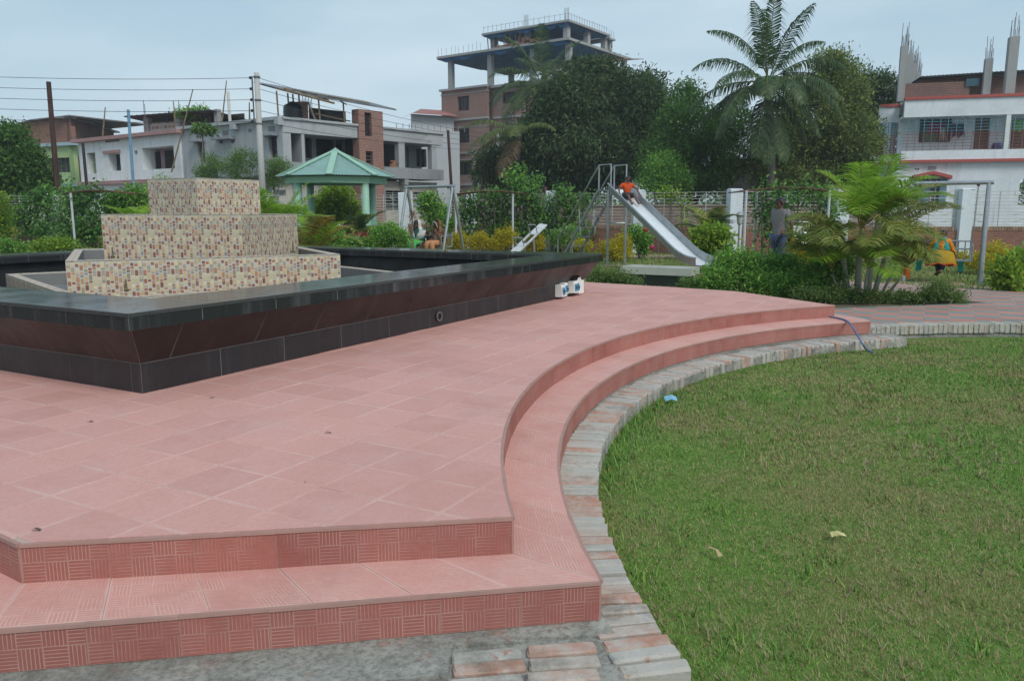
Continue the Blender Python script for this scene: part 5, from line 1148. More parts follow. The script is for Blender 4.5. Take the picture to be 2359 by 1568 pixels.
BW = Facade(545, 35.5, 880, 32.5)
bw = thing('boundary_wall', 'old brown brick boundary wall seen through the park fence behind the slide', 'wall', BW.pt(5, 0))
obj('brick_face', BW.wall(0, BW.len, -.1, 1.78), brickmat('old_boundary_brick', (.20, .115, .09), (.27, .19, .155), (.20, .17, .15), .25, .09, (.10, .08, .07), .5), bw)
obj('coping', BW.slab(MB(), -.05, BW.len + .05, -.34, .04, 1.781, 1.84), M_cap, bw)
# ================================================================== pergolas
M_thin = paint((.50, .53, .54), .5); M_lat = paint((.13, .06, .04), .8, .4, 4)
def pergola(pxa, pxb, pyt, Y, depth, posts, lab):
    a, b = at(pxa, pyt, Y), at(pxb, pyt, Y); t = thing('pergola', lab, 'pergola', ((a.x + b.x) / 2, Y, .1))
    z = (a.z + b.z) / 2; n_ = 14
    def rz_(u_): return z + .10 * math.sin(math.pi * u_) - .04
    for j in range(7):
        y = Y + depth * j / 6; obj('lattice_bar', MB().tube([(a.x + (b.x - a.x) * i / n_, y, rz_(i / n_)) for i in range(n_ + 1)], .016, 5), M_lat, t)
    for i in range(n_ + 1): obj('lattice_bar', MB().tube([(a.x + (b.x - a.x) * i / n_, Y, rz_(i / n_)), (a.x + (b.x - a.x) * i / n_, Y + depth, rz_(i / n_))], .014, 5), M_lat, t)
    for px, dy in posts:
        p = at(px, pyt, Y + dy); obj('post', MB().tube([(p.x, p.y, .08), (p.x, p.y, z - .02)], .035, 8), M_thin, t)
    return t
pergola(62, 130, 192, 25, 1.6, ((70.5, 0), (128, 1.6), (75, 1.6)), 'rusty lattice pergola on thin pale posts at the left, overgrown with ivy')
pergola(455, 528, 192.5, 27, 1.6, ((455.5, 0), (512.8, 0), (470, 1.6), (525, 1.6)), 'rusty lattice pergola behind the seesaw, covered by creepers')
pergola(746, 834, 189.5, 20, 1.6, ((746.5, 0), (829.8, 0), (757, 1.6), (826, 1.6)), 'rusty lattice pergola above the standing man')

# ================================================================== green pavilion
gc = at(337.5, HOR, 27); gx_, gy_ = gc.x, gc.y; Rg = 1.96
gz = thing('pavilion', 'mint green octagonal garden pavilion with a corrugated pointed roof', 'pavilion', (gx_, gy_, .1))
M_mint = paint((.28, .47, .36), .55, .1, 2); M_mintr = paint((.20, .33, .30), .5, .15, 2); M_mar = brickmat('maroon_brick', (.16, .018, .025), (.13, .015, .02), (.09, .012, .016), .25, .08, (.1, .02, .02), .2)
oct_ = [(-90 + 6 + 45 * k) for k in range(8)]
def OP(k, r, z): t = R(oct_[k % 8]); return Vector((gx_ + r * math.cos(t), gy_ + r * math.sin(t), z))
ze, za_ = 2.69, 3.55
for k in range(8):
    A_, B_, ap = OP(k, Rg, ze), OP(k + 1, Rg, ze), Vector((gx_, gy_, za_)); m = MB(); nc = 16; lo_, hi_ = [], []
    nrm = (B_ - A_).cross(ap - A_).normalized()
    for i in range(nc * 2 + 1):
        t = i / (nc * 2); q = A_.lerp(B_, t); wv = nrm * (.022 if i % 2 else -.0)
        hgt = 1 - abs(2 * t - 1)                         # sheet edge is cut along the hips
        lo_.append(q + wv); hi_.append(q.lerp(A_.lerp(B_, .5).lerp(ap, 1), 0) + (ap - (A_ + B_) / 2) * hgt * .985 + wv)
    m.sheet([lo_, hi_]); obj('roof_panel', m, M_mintr, gz)
    rc = MB().bar(OP(k, Rg + .02, ze + .03), Vector((gx_, gy_, za_ + .05)), .20, .035); obj('ridge_cap', rc, M_mint, gz)
    f0, f1 = OP(k, Rg * .86, 0), OP(k + 1, Rg * .86, 0); i0_, i1_ = OP(k, Rg * .78, 0), OP(k + 1, Rg * .78, 0)
    obj('beam', MB().hexa([Vector((p.x, p.y, z)) for z in (2.46, 2.665) for p in (f0, f1, i1_, i0_)]), M_mint, gz)
obj('finial', MB().lathe((gx_, gy_, za_ + .02), [(.16, -.06), (.10, .02), (.03, .08), (0, .1)], 8), M_mint, gz)
for k in (45, 135, 225, 315):
    t = R(k + 4); cx0, cy0 = gx_ + 1.52 * math.cos(t), gy_ + 1.52 * math.sin(t)
    c_ = obj('column', MB().lathe((cx0, cy0, .1), [(.125, .9), (.125, 1.0), (.125, 2.4)], 16), M_mint, gz, True); obj('column_base', MB().box((cx0, cy0, 1.16), (.34, .34, .16)), M_mint, c_)
for k in range(8):
    if k in (3, 4): continue
    A_, B_ = OP(k, 1.62, 0), OP(k + 1, 1.62, 0); i0_, i1_ = OP(k, 1.44, 0), OP(k + 1, 1.44, 0); ln = (B_ - A_).length
    m = MB().quad(A_ + Vector((0, 0, .1)), B_ + Vector((0, 0, .1)), B_ + Vector((0, 0, 1.04)), A_ + Vector((0, 0, 1.04)), [(0, 0), (ln, 0), (ln, .94), (0, .94)]); m.quad(i1_ + Vector((0, 0, .1)), i0_ + Vector((0, 0, .1)), i0_ + Vector((0, 0, 1.04)), i1_ + Vector((0, 0, 1.04)), [(0, 0), (ln, 0), (ln, .94), (0, .94)])
    obj('low_wall', m, M_mar if k in (0, 1, 7) else M_mint, gz); obj('wall_coping', MB().hexa([Vector((p.x, p.y, z)) for z in (1.042, 1.10) for p in (OP(k, 1.66, 0), OP(k + 1, 1.66, 0), OP(k + 1, 1.40, 0), OP(k, 1.40, 0))]), M_mint if k not in (0, 1) else paint((.35, .3, .28), .7), gz)
obj('floor', MB().prism([(OP(k, 1.62, 0).x, OP(k, 1.62, 0).y) for k in range(8)], .05, .28), M_pc, gz)

# ================================================================== playground
n_ = NT('galvanised_steel'); M_galv = n_.fin(n_.ramp(n_.noise(5, 5, .7), [(.3, (.30, .32, .33)), (.7, (.46, .48, .49))]), .38, .75, .5)
M_steel = paint((.30, .315, .32), .5, .2, 4, .3)
n_ = NT('worn_chute_steel'); M_chute = n_.fin(n_.ramp(n_.noise(3, 5, .7), [(.3, (.74, .76, .77)), (.7, (.84, .86, .87))]), .34, .25, .5)
def chain(a, b, parent, m_):
    a, b = Vector(a), Vector(b); n__ = int((b - a).length / .05); mb = MB()
    d = (b - a).normalized(); x = d.cross(Vector((0, 1, 0))).normalized(); y = d.cross(x)
    for i in range(n__):
        c = a.lerp(b, (i + .5) / n__); s_ = x if i % 2 else y
        for q in (-1, 1): mb.bar(c - d * .026 + s_ * .011 * q, c + d * .026 + s_ * .011 * q, .009)
    obj('chain', mb, m_, parent)
def swing(P0, P1, zb, splay, seatw, lab, seat_c, seat_z, tilt=0.0, single=False):
    P0, P1 = Vector(P0), Vector(P1); d = (P1 - P0).normalized(); nrm = Vector((d.y, -d.x, 0)); mid = (P0 + P1) / 2
    t = thing('swing', lab, 'swing', (mid.x, mid.y, .1))
    up = Vector((0, 0, 1)); obj('top_bar', MB().tube([P0 - d * .08 + up * zb, P1 + d * .08 + up * zb], .042, 10), M_galv, t)
    for p in (P0, P1):
        for s_ in (-1, 1): obj('leg', MB().tube([p + up * (zb - .01), p + nrm * splay * s_ + up * .09], .042, 10), M_galv, t)
    sc_ = Vector(seat_c); w2 = seatw / 2; fr = MB()
    st = obj('seat', MB().box((0, 0, 0), (.01, .01, .01)), M_steel, t); bpy.data.objects.remove(st)
    up2 = (up + nrm * 0).normalized()
    for q in np.linspace(-.2, .2, 6): obj('seat_slat', MB().bar(sc_ - d * w2 + nrm * q + up * seat_z, sc_ + d * w2 + nrm * q + up * seat_z, .05, .02), M_steel, t)
    for s_ in (-1, 1):
        e_ = sc_ + d * w2 * s_
        for n0, z0_, n1, z1_ in ((.22, seat_z, -.22, seat_z), (.22, seat_z, .22, seat_z + .32), (-.22, seat_z, -.26, seat_z + .42), (.22, seat_z + .32, -.25, seat_z + .34)):
            obj('seat_frame', MB().tube([e_ + nrm * n0 + up * z0_, e_ + nrm * n1 + up * z1_], .018, 7), M_galv, t)
        hk = (P0 if s_ < 0 else P1) - d * .18 * s_ + up * (zb - .04)
        chain(hk, e_ - nrm * .02 + up * (seat_z + .34), t, M_galv)
        obj('hook', MB().lathe((hk.x, hk.y, hk.z - .03), [(.025, 0), (.035, .03), (.03, .09)], 8), paint((.12, .08, .06), .8), t)
    for z_ in (.22, .38): obj('back_rail', MB().tube([sc_ - d * w2 - nrm * .25 + up * (seat_z + z_), sc_ + d * w2 - nrm * .25 + up * (seat_z + z_)], .016, 7), M_galv, t)
    for q in np.linspace(-w2 + .1, w2 - .1, 8): obj('back_bar', MB().tube([sc_ + d * q - nrm * .25 + up * (seat_z + .03), sc_ + d * q - nrm * .25 + up * (seat_z + .38)], .011, 6), M_galv, t)
    return t, d, nrm
sl0, sl1 = at(407.3, HOR, 24.6), at(453, HOR, 23.4); slc = at(429.5, HOR, 23.75)
SWL = swing((sl0.x, sl0.y, 0), (sl1.x, sl1.y, 0), 2.29, .52, 1.35, 'galvanised bench swing with two women and a child on it', (slc.x, slc.y, 0), .52)
sr0, sr1 = at(909, HOR, 16.5), at(986.5, HOR, 15.9); src_ = at(945.5, HOR, 16.2)
SWR = swing((sr0.x, sr0.y, 0), (sr1.x, sr1.y, 0), 2.13, .22, 1.05, 'galvanised bench swing at the right with a woman in orange', (src_.x, src_.y, 0), .58)
# slide
S0 = Vector((2.76, 21.7, 0)); SD = Vector((.31, -.951, 0)); SW = Vector((.951, .31, 0)); SL = 4.55; LDD = Vector((.5, -.866, 0)); LW = Vector((.866, .5, 0))
sl = thing('slide', 'steel playground slide with ladder, handrails and a shiny metal chute', 'slide', S0)
def sp(t, w_=0.0, dz=0.0):
    k1 = 1.98; zz = 2.15 - k1 * t if t < .76 else 2.15 - k1 * .76 - (t - .76) * k1 + 1.0 * (t - .76) ** 2 / .24
    p = S0 + SD * (SL * t + .25) + SW * w_; return Vector((p.x, p.y, zz + dz))
ts = np.linspace(0, 1, 26); W_ = .27
m = MB(); m.sheet([[sp(t, -W_), sp(t, -W_ * .5, -.012), sp(t, 0, -.016), sp(t, W_ * .5, -.012), sp(t, W_)] for t in ts]); m.sheet([[sp(t, W_, -.02), sp(t, 0, -.036), sp(t, -W_, -.02)] for t in ts])
obj('chute', m, M_chute, sl, True)
for s_ in (-1, 1):
    m = MB(); m.sheet([[sp(t, W_ * s_, -.02), sp(t, (W_ + .015) * s_, .14)] for t in ts]); m.sheet([[sp(t, (W_ + .018) * s_, .14), sp(t, (W_ + .003) * s_, -.02)] for t in ts]); obj('side_wall', m, M_galv, sl)
    obj('side_rail', MB().tube([sp(t, (W_ + .018) * s_, .15) for t in ts], .024, 8), M_galv, sl)
up = Vector((0, 0, 1))
pl = [S0 + SD * a_ + SW * b_ for a_, b_ in ((-.35, -.26), (.25, -.26), (.25, .26), (-.35, .26))]
obj('platform', MB().prism([(p.x, p.y) for p in pl], 2.10, 2.15), M_steel, sl)
for p in (pl[1], pl[2]): obj('post', MB().tube([p + up * .09, p + up * 2.11], .038, 10), M_galv, sl)
obj('tie_bar', MB().tube([pl[1] + up * 1.25, pl[2] + up * 1.25], .022, 8), M_galv, sl)
LF = S0 - LDD * 2.15
for s_ in (-.26, .26):
    a_, b_ = S0 - LDD * .35 + LW * s_ + up * 2.12, LF + LW * s_ + up * .1
    obj('ladder_rail', MB().bar(a_, b_, .035, .07), M_steel, sl)
    off = -LDD * .05
    h0_, h1_, h2_, h3_ = LF - LDD * .18 + LW * s_ + up * .1, LF - LDD * .18 + LW * s_ + up * .75, S0 - LDD * .32 + LW * s_ + up * 2.80, S0 + LDD * .22 + LW * s_ + up * 2.80
    obj('handrail', MB().tube([h0_, h1_, h2_, h3_, S0 + LDD * .22 + LW * s_ + up * (2.12 if s_ < 0 else 2.12)], .022, 8), M_galv, sl)
    obj('rail_post', MB().tube([S0 - LDD * .32 + LW * s_ + up * 2.8, S0 - LDD * .32 + LW * s_ + up * 2.12], .022, 8), M_galv, sl)
    obj('rail_post', MB().tube([LF.lerp(S0, .45) + LW * s_ + up * 1.0, LF.lerp(S0, .42) + LW * s_ + up * 1.62], .02, 8), M_galv, sl)
for k in range(7):
    c = LF.lerp(S0 - LDD * .35, (k + .6) / 7.2) + up * (.1 + 2.02 * (k + .6) / 7.2)
    st = obj('ladder_step', MB().box(c, (.52, .17, .025), math.atan2(LW.y, LW.x)), M_steel, sl)
    for s_ in (-.24, .24): obj('step_bracket', MB().bar(c + LW * s_ + LDD * .07, c + LW * s_ + LDD * .07 - up * .26, .022), M_steel, st)
# seesaws
M_board = paint((.52, .54, .55), .45, .2, 6)
def seesaw(lo, hi, wv, lab):
    lo, hi = Vector(lo), Vector(hi); d = (hi - lo).normalized(); wv = Vector(wv); nn = d.cross(wv).normalized()
    if nn.z < 0: nn = -nn
    t = thing('seesaw', lab, 'seesaw', ((lo.x + hi.x) / 2, (lo.y + hi.y) / 2, .1)); ln = (hi - lo).length
    for a_, b_ in ((0, .30), (.62, 1.0)):
        obj('board', MB().bar(lo + d * ln * a_, lo + d * ln * b_, wv.length * 2, .04, nn), M_board, t)
    for s_ in (-1, 1): obj('side_bar', MB().bar(lo + wv * .85 * s_ + d * ln * .28, lo + wv * .85 * s_ + d * ln * .64, .05, .05), M_board, t)
    for q in (.2, .66):
        c = lo + d * ln * q; up_ = nn * .36 - d * .10
        for s_ in (-1, 1): obj('handle_post', MB().tube([c + wv * .8 * s_, c + wv * .8 * s_ + up_], .018, 6), M_galv, t)
        obj('handle', MB().tube([c - wv * .8 + up_, c + wv * .8 + up_], .02, 6), M_galv, t)
    c = (lo + hi) / 2
    for s_ in (-1, 1): obj('support', MB().tube([c + wv * .9 * s_, Vector((c.x, c.y, .08)) + wv * 1.2 * s_], .035, 8), M_galv, t)
    return t
seesaw(at(514.5, 252, 24.6), at(543.5, 224.2, 26.2), Vector((.14, -.03, 0)), 'tilted pale metal seesaw beside the yellow hedge')
seesaw(at(806, 250, 18.6), at(796, 226, 20), Vector((.15, .02, 0)), 'pale metal seesaw half hidden behind the areca palm')
# stone bench
b0, b1, b2, b3 = [Vector((p[0], p[1], 0)) for p in ((2.13, 15.42), (3.36, 14.72), (3.66, 15.30), (2.43, 16.0))]
bc = (b0 + b1 + b2 + b3) / 4; bn = thing('stone_bench', 'cream polished stone slab bench on a dark flared base behind the terrace', 'bench', (bc.x, bc.y, .1))
sh = lambda k, z: [Vector((p.x, p.y, z)) for p in [bc + (q - bc) * k for q in (b0, b1, b2, b3)]]
obj('seat_slab', MB().hexa(sh(1, .36) + sh(1, .50)), paint((.50, .50, .44), .22, .06, 6, 0, .5), bn)
obj('base', MB().hexa(sh(.72, .08) + sh(.88, .357)), paint((.045, .055, .052), .35, .2, 6), bn)
# garden lamp
lp = at(740, HOR, 24.2); lm = thing('garden_lamp', 'short garden lamp with a frosted shade next to the broad white pillar', 'lamp', (lp.x, lp.y, .1))
obj('post', MB().tube([(lp.x, lp.y, .08), (lp.x, lp.y, 1.18)], .03, 8), M_steel, lm); obj('shade', MB().lathe((lp.x, lp.y, 1.16), [(.055, 0), (.075, .05), (.095, .24), (.1, .26)], 12), paint((.50, .50, .50), .35), lm, True); obj('cap', MB().lathe((lp.x, lp.y, 1.42), [(.13, 0), (.12, .05), (.06, .12), (0, .14)], 12), M_steel, lm, True)

# ================================================================== vegetation
def leaf_quads(pos, dirs, size, ratio, fold=.25):
    N_ = len(pos); dirs = dirs / np.maximum(1e-6, np.linalg.norm(dirs, axis=1))[:, None]
    rv = rng.normal(size=(N_, 3)) * .55 + np.array([0, -.25, 1.0]); s_ = np.cross(dirs, rv); s_ /= np.maximum(1e-6, np.linalg.norm(s_, axis=1))[:, None]
    nn = np.cross(s_, dirs); w_ = (size * ratio * .5)[:, None]; sz_ = size[:, None]
    V_ = np.empty((N_, 4, 3)); V_[:, 0] = pos; V_[:, 1] = pos + dirs * sz_ * .45 + s_ * w_ + nn * w_ * fold; V_[:, 2] = pos + dirs * sz_ - np.array([0, 0, 1]) * sz_ * .12; V_[:, 3] = pos + dirs * sz_ * .45 - s_ * w_ + nn * w_ * fold
    return V_.reshape(-1, 3), np.arange(N_ * 4).reshape(-1, 4)
def crown_pts(lobes, nclump, per, cr, shell=.55, up=.25, down=.0):
    """clumps of leaves through a set of ellipsoids (centre, radii); returns leaf positions and directions"""
    c = np.array([l[0] for l in lobes], float); r = np.array([l[1] for l in lobes], float)
    wgt = (r[:, 0] * r[:, 1] * r[:, 2]) ** (2 / 3); k = rng.choice(len(lobes), nclump, p=wgt / wgt.sum())
    d = rng.normal(size=(nclump, 3)); d /= np.linalg.norm(d, axis=1)[:, None]
    rad = shell + (1 - shell) * rng.random(nclump) ** .6; rad *= rng.uniform(.86, 1.10, nclump)
    cc = c[k] + d * r[k] * rad[:, None]
    p = np.repeat(cc, per, 0) + rng.normal(size=(nclump * per, 3)) * cr * np.array([1, 1, .75])
    o_ = np.repeat(d, per, 0); dr = o_ * .7 + rng.normal(size=o_.shape) * .75 + np.array([0, 0, up - down])
    return p, dr
def crown(name, lobes, nclump, per, cr, size, ratio, mat, parent, shell=.55, up=.25, down=0.0):
    p, d = crown_pts(lobes, nclump, per, cr, shell, up, down)
    k = p[:, 2] > .05; p, d = p[k], d[k]
    V_, F_ = leaf_quads(p, d, rng.uniform(.6, 1.25, len(p)) * size, ratio); return big(name, V_, F_, mat, parent)
G_dark = leafmat('mango_leaf', [(0, (0.030, 0.064, 0.025)), (.5, (0.054, 0.103, 0.034)), (.85, (0.084, 0.143, 0.044)), (1, (0.172, 0.184, 0.074))], .42, .2)
G_mid = leafmat('broad_leaf', [(0, (0.044, 0.100, 0.024)), (.5, (0.084, 0.187, 0.038)), (1, (0.157, 0.276, 0.061))], .5, .3)
G_olive = leafmat('olive_leaf', [(0, (0.073, 0.121, 0.034)), (.5, (0.145, 0.218, 0.058)), (.85, (0.246, 0.303, 0.087)), (1, (0.433, 0.418, 0.129))], .55, .3)
G_light = leafmat('feathery_leaf', [(0, (0.079, 0.158, 0.043)), (.5, (0.144, 0.259, 0.065)), (1, (0.245, 0.346, 0.101))], .6, .4)
G_bush = leafmat('shrub_leaf', [(0, (0.070, 0.176, 0.031)), (.5, (0.145, 0.336, 0.057)), (.85, (0.273, 0.510, 0.089)), (1, (0.510, 0.637, 0.160))], .4, .3)
G_low = leafmat('ground_cover_leaf', [(0, (0.065, 0.133, 0.036)), (.5, (0.133, 0.234, 0.058)), (1, (0.250, 0.321, 0.104))], .5, .3)
G_yel = leafmat('golden_leaf', [(0, (.26, .25, .012)), (.4, (.46, .41, .02)), (.8, (.62, .53, .03)), (1, (.70, .58, .07))], .5, .35)
G_lime = leafmat('lime_leaf', [(0, (0.098, 0.195, 0.024)), (.5, (0.214, 0.370, 0.039)), (1, (0.449, 0.546, 0.078))], .4, .35)
G_ivy = leafmat('creeper_leaf', [(0, (0.042, 0.115, 0.026)), (.5, (0.086, 0.218, 0.042)), (1, (0.192, 0.358, 0.077))], .42, .25)
G_flower = leafmat('white_petal', [(0, (.55, .56, .42)), (1, (.68, .68, .58))], .6, .3)
M_bark = grime((.10, .085, .07), (.05, .045, .04), .6, .95, 3, 'bark'); M_bark2 = grime((.16, .14, .12), (.08, .07, .06), .6, .95, 3, 'grey_bark')
def tree(label, base, lobes, nclump, per, cr, size, ratio, mat, r0=.3, bark=None, shell=.55, up=.25, down=0.0, name='tree', fork=.35):
    b = Vector(base); t = thing(name, label, 'tree', b); m = MB()
    cen = sum((Vector(l[0]) for l in lobes), Vector()) / len(lobes); fk = b.lerp(Vector((cen.x * .6 + b.x * .4, cen.y * .6 + b.y * .4, cen.z)), fork)
    m.tube([b - Vector((0, 0, .1)), b.lerp(fk, .5) + Vector((r0 * .3, 0, 0)), fk], [r0 * 1.25, r0, r0 * .8], 9)
    for l in lobes:
        e_ = Vector(l[0]); m.tube([fk, fk.lerp(e_, .5) + Vector((random.uniform(-.2, .2), 0, .15)), e_], [r0 * .6, r0 * .38, r0 * .12], 6)
    obj('trunk', m, bark or M_bark, t); crown('crown', lobes, nclump, per, cr, size, ratio, mat, t, shell, up, down); return t
def lob(px, py, Y, rx, ry, rz): return (at(px, py, Y), (rx, ry, rz))
pxm = lambda Y: Y / FPX
# mango tree
Y = 50; k_ = pxm(Y)
mg = [lob(574, 115, Y, 38 * k_, 3.4, 36 * k_), lob(597, 88, Y + 1, 28 * k_, 2.6, 22 * k_), lob(636, 112, Y, 30 * k_, 3.2, 34 * k_), lob(538, 146, Y - .5, 24 * k_, 2.6, 26 * k_), lob(498, 168, Y, 17 * k_, 2.0, 17 * k_), lob(590, 152, Y - 1.5, 56 * k_, 3.2, 30 * k_), lob(650, 148, Y, 20 * k_, 2.6, 26 * k_), lob(583, 73, Y + 1, 13 * k_, 1.6, 8 * k_), lob(522, 172, Y - 1, 20 * k_, 2, 14 * k_)]
p = at(585, HOR, Y); tree('large dense dark mango tree before the brick tower block', (p.x, Y, 0), mg, 3300, 34, .40, .34, .30, G_dark, .42, shell=.6, up=-.1, down=.25)
# mid green tree right of it
Y = 41; k_ = pxm(Y)
tr = [lob(690, 130, Y, 32 * k_, 2.4, 30 * k_), lob(668, 160, Y - .5, 24 * k_, 2.0, 26 * k_), lob(715, 155, Y, 30 * k_, 2.2, 26 * k_), lob(686, 98, Y + .5, 11 * k_, 1, 16 * k_), lob(730, 125, Y, 16 * k_, 1.6, 18 * k_), lob(690, 178, Y - .5, 42 * k_, 2.0, 14 * k_)]
p = at(694, HOR, Y); tree('mid green leafy tree between the mango tree and the tall palm', (p.x, Y, 0), tr, 1200, 32, .28, .19, .45, G_mid, .2)
Y = 38; k_ = pxm(Y); p = at(664, HOR, Y); tree('small bright green tree in front of the mango tree by the slide', (p.x, Y, 0), [lob(664, 168, Y, 17 * k_, 1, 16 * k_), lob(672, 180, Y, 20 * k_, 1, 10 * k_), lob(655, 182, Y, 14 * k_, 1, 9 * k_)], 260, 28, .2, .15, .45, G_bush, .1)
# olive tree at right of the palm
Y = 40; k_ = pxm(Y)
tr = [lob(815, 120, Y, 34 * k_, 2.4, 40 * k_), lob(840, 90, Y, 22 * k_, 1.8, 26 * k_), lob(828, 66, Y, 13 * k_, 1.1, 14 * k_), lob(780, 150, Y, 30 * k_, 2.2, 32 * k_), lob(845, 145, Y - .4, 29 * k_, 2.2, 36 * k_), lob(795, 175, Y - .6, 44 * k_, 2, 16 * k_), lob(847, 175, Y - .5, 24 * k_, 2, 18 * k_)]
p = at(815, HOR, Y); tree('tall olive green tree with yellowish tips right of the tall palm', (p.x, Y, 0), tr, 1900, 32, .27, .20, .38, G_olive, .22, shell=.5)
Y = 49; k_ = pxm(Y); p = at(874, HOR, Y); tree('dark glossy tree close to the red banded house', (p.x, Y, 0), [lob(866, 90, Y, 16 * k_, 1.6, 16 * k_), lob(884, 96, Y, 14 * k_, 1.4, 22 * k_), lob(872, 125, Y, 22 * k_, 1.8, 26 * k_), lob(870, 160, Y, 22 * k_, 1.8, 26 * k_)], 760, 30, .25, .22, .45, G_dark, .2)
# left tree
Y = 36; k_ = pxm(Y); p = at(15, HOR, Y); tree('dark leafy tree at the left edge in front of the green house', (p.x, Y, 0), [lob(12, 136, Y, 9 * k_, 1.0, 11 * k_), lob(-6, 162, Y, 20 * k_, 1.5, 24 * k_), lob(18, 168, Y, 18 * k_, 1.3, 16 * k_), lob(36, 184, Y + .5, 14 * k_, 1.1, 11 * k_), lob(29, 154, Y, 8 * k_, .8, 8 * k_), lob(6, 190, Y, 32 * k_, 1.3, 11 * k_)], 760, 30, .26, .2, .45, G_mid, .16)
# feathery young trees before the grey house
for px, top, Y, w_, lab in ((240, 150, 36.5, 24, 'feathery light green young tree left of the utility pole'), (275, 158, 36.8, 18, 'feathery light green young tree right of the utility pole'), (212, 158, 37, 16, 'thin light green sapling in front of the grey wall'), (161, 176, 38.5, 20, 'low leafy shrub tree in front of the white house')):
    k_ = pxm(Y); p = at(px, HOR, Y); lobes = [lob(px - w_ * .35, top + 14, Y, w_ * .5 * k_, .8, 8 * k_), lob(px + w_ * .3, top + 10, Y, w_ * .5 * k_, .8, 8 * k_), lob(px, top + 4, Y, w_ * .3 * k_, .6, 7 * k_), lob(px, top + 24, Y, w_ * .6 * k_, .8, 7 * k_)]
    tree(lab, (p.x, Y, 0), lobes, 170 if px != 161 else 140, 30, .16, .085, .5, G_light if px != 161 else G_bush, .045, M_bark2, .25, name='young_tree', fork=.62)
Y = 40; p = at(203, HOR, Y); q = at(203, 128, Y); t = thing('papaya_tree', 'slender papaya with a small tuft of leaves before the grey wall', 'tree', (p.x, Y, 0))
obj('trunk', MB().tube([(p.x + .15, Y, -.1), (p.x + .05, Y, 3), q], [.07, .055, .035], 7), M_bark2, t); crown('crown', [(q, (.42, .42, .14)), (q + Vector((-.3, 0, -.1)), (.2, .2, .1)), (q + Vector((.35, 0, -.12)), (.2, .2, .1))], 40, 16, .12, .2, .5, G_light, t, .2)
Y = 49.5; crown_o = None
q = at(188, 112, Y); tg = thing('roof_creeper', 'green creeper heaped on top of the roof shelter', 'plant', q); crown('foliage', [(q + Vector((.0, 0, -.05)), (.75, .6, .22)), (q + Vector((.8, 0, .0)), (.6, .5, .22))], 70, 24, .16, .14, .6, G_bush, tg, .3)

# ------------------------------------------------------------------ palms
def frond_arrays(base, az, el, length, droop, nleaf, leaflen, width, hang=.5, vang=.35, curve=1.6, stiff=.5):
    """arched rachis with two rows of leaflets; returns verts, quads, rachis points"""
    base = np.array(base, float); N_ = 14; t = np.linspace(0, 1, N_); ang = el - droop * t ** curve
    step = length / (N_ - 1); h_ = np.cumsum(np.r_[0, np.cos(ang[:-1]) * step]); v_ = np.cumsum(np.r_[0, np.sin(ang[:-1]) * step])
    ax = np.array([math.cos(az), math.sin(az), 0]); sd = np.array([-math.sin(az), math.cos(az), 0]); upv = np.array([0, 0, 1.])
    P_ = base + np.outer(h_, ax) + np.outer(v_, upv)
    V_, F_ = [], []
    for s_ in (-1, 1):
        u_ = np.linspace(.2, 1.0, nleaf) + rng.uniform(-.006, .006, nleaf); u_ = np.clip(u_, 0, .999); i_ = np.minimum((u_ * (N_ - 1)).astype(int), N_ - 2); f_ = (u_ * (N_ - 1) - i_)[:, None]
        o_ = P_[i_] * (1 - f_) + P_[i_ + 1] * f_; tg_ = P_[i_ + 1] - P_[i_]; tg_ /= np.linalg.norm(tg_, axis=1)[:, None]
        nu = np.cross(tg_, sd); nu *= np.sign(nu[:, 2:3] + 1e-9)
        ll = leaflen * (np.sin(np.pi * np.clip(u_ * .86 + .12, 0, 1)) ** .6)[:, None] * rng.uniform(.85, 1.1, (nleaf, 1))
        sweep = (.35 + .75 * u_)[:, None] * stiff + .12
        d0 = sd * s_ * np.cos(vang) + nu * np.sin(vang) + tg_ * sweep + rng.normal(size=(nleaf, 3)) * .05; d0 /= np.linalg.norm(d0, axis=1)[:, None]
        m1 = o_ + d0 * ll * .5; d1 = d0 + np.array([0, 0, -1]) * hang * rng.uniform(.7, 1.3, (nleaf, 1)); d1 /= np.linalg.norm(d1, axis=1)[:, None]
        tip = m1 + d1 * ll * .55
        wv = np.cross(d0, nu); wv /= np.maximum(1e-6, np.linalg.norm(wv, axis=1))[:, None]; wv = wv * width * .5
        q = np.stack([o_ - wv * .5, o_ + wv * .5, m1 + wv, m1 - wv, tip + wv * .12, tip - wv * .12], 1)
        b_ = len(V_) and sum(len(a) for a in V_) or 0
        V_.append(q.reshape(-1, 3)); k = np.arange(nleaf) * 6 + b_
        F_.append(np.stack([k, k + 1, k + 2, k + 3], 1)); F_.append(np.stack([k + 3, k + 2, k + 4, k + 5], 1))
    return np.concatenate(V_), np.concatenate(F_), P_
def palm(name, label, base, trunk, fronds, mleaf, mstem, mtrunk, rr=.012, cat='palm tree'):
    t = thing(name, label, cat, base)
    for pts, rad in trunk: obj('trunk', MB().tube(pts, rad, 10), mtrunk, t, True)
    for fr_ in fronds:
        ml = fr_.pop('mat', mleaf); V_, F_, P_ = frond_arrays(**fr_)
        f = big('frond', V_, F_, ml, t); obj('rachis', MB().tube([tuple(p) for p in P_], list(np.linspace(rr, rr * .3, len(P_))), 6), mstem, f)
    return t
G_coco = leafmat('coconut_leaflet', [(0, (0.038, 0.077, 0.032)), (.5, (0.069, 0.121, 0.043)), (.9, (0.104, 0.164, 0.060)), (1, (0.225, 0.207, 0.104))], .35, .25, .5)
G_dryf = leafmat('dry_leaflet', [(0, (.14, .09, .055)), (1, (.24, .17, .11))], .8, .2); M_rachis = paint((.10, .12, .04), .6, .2, 3); M_ptr = grime((.12, .105, .09), (.06, .055, .05), .6, .95, 4, 'palm_bark')
Y = 36; ct = at(767, 80, Y); cb_ = at(767, HOR, Y)
fr = []
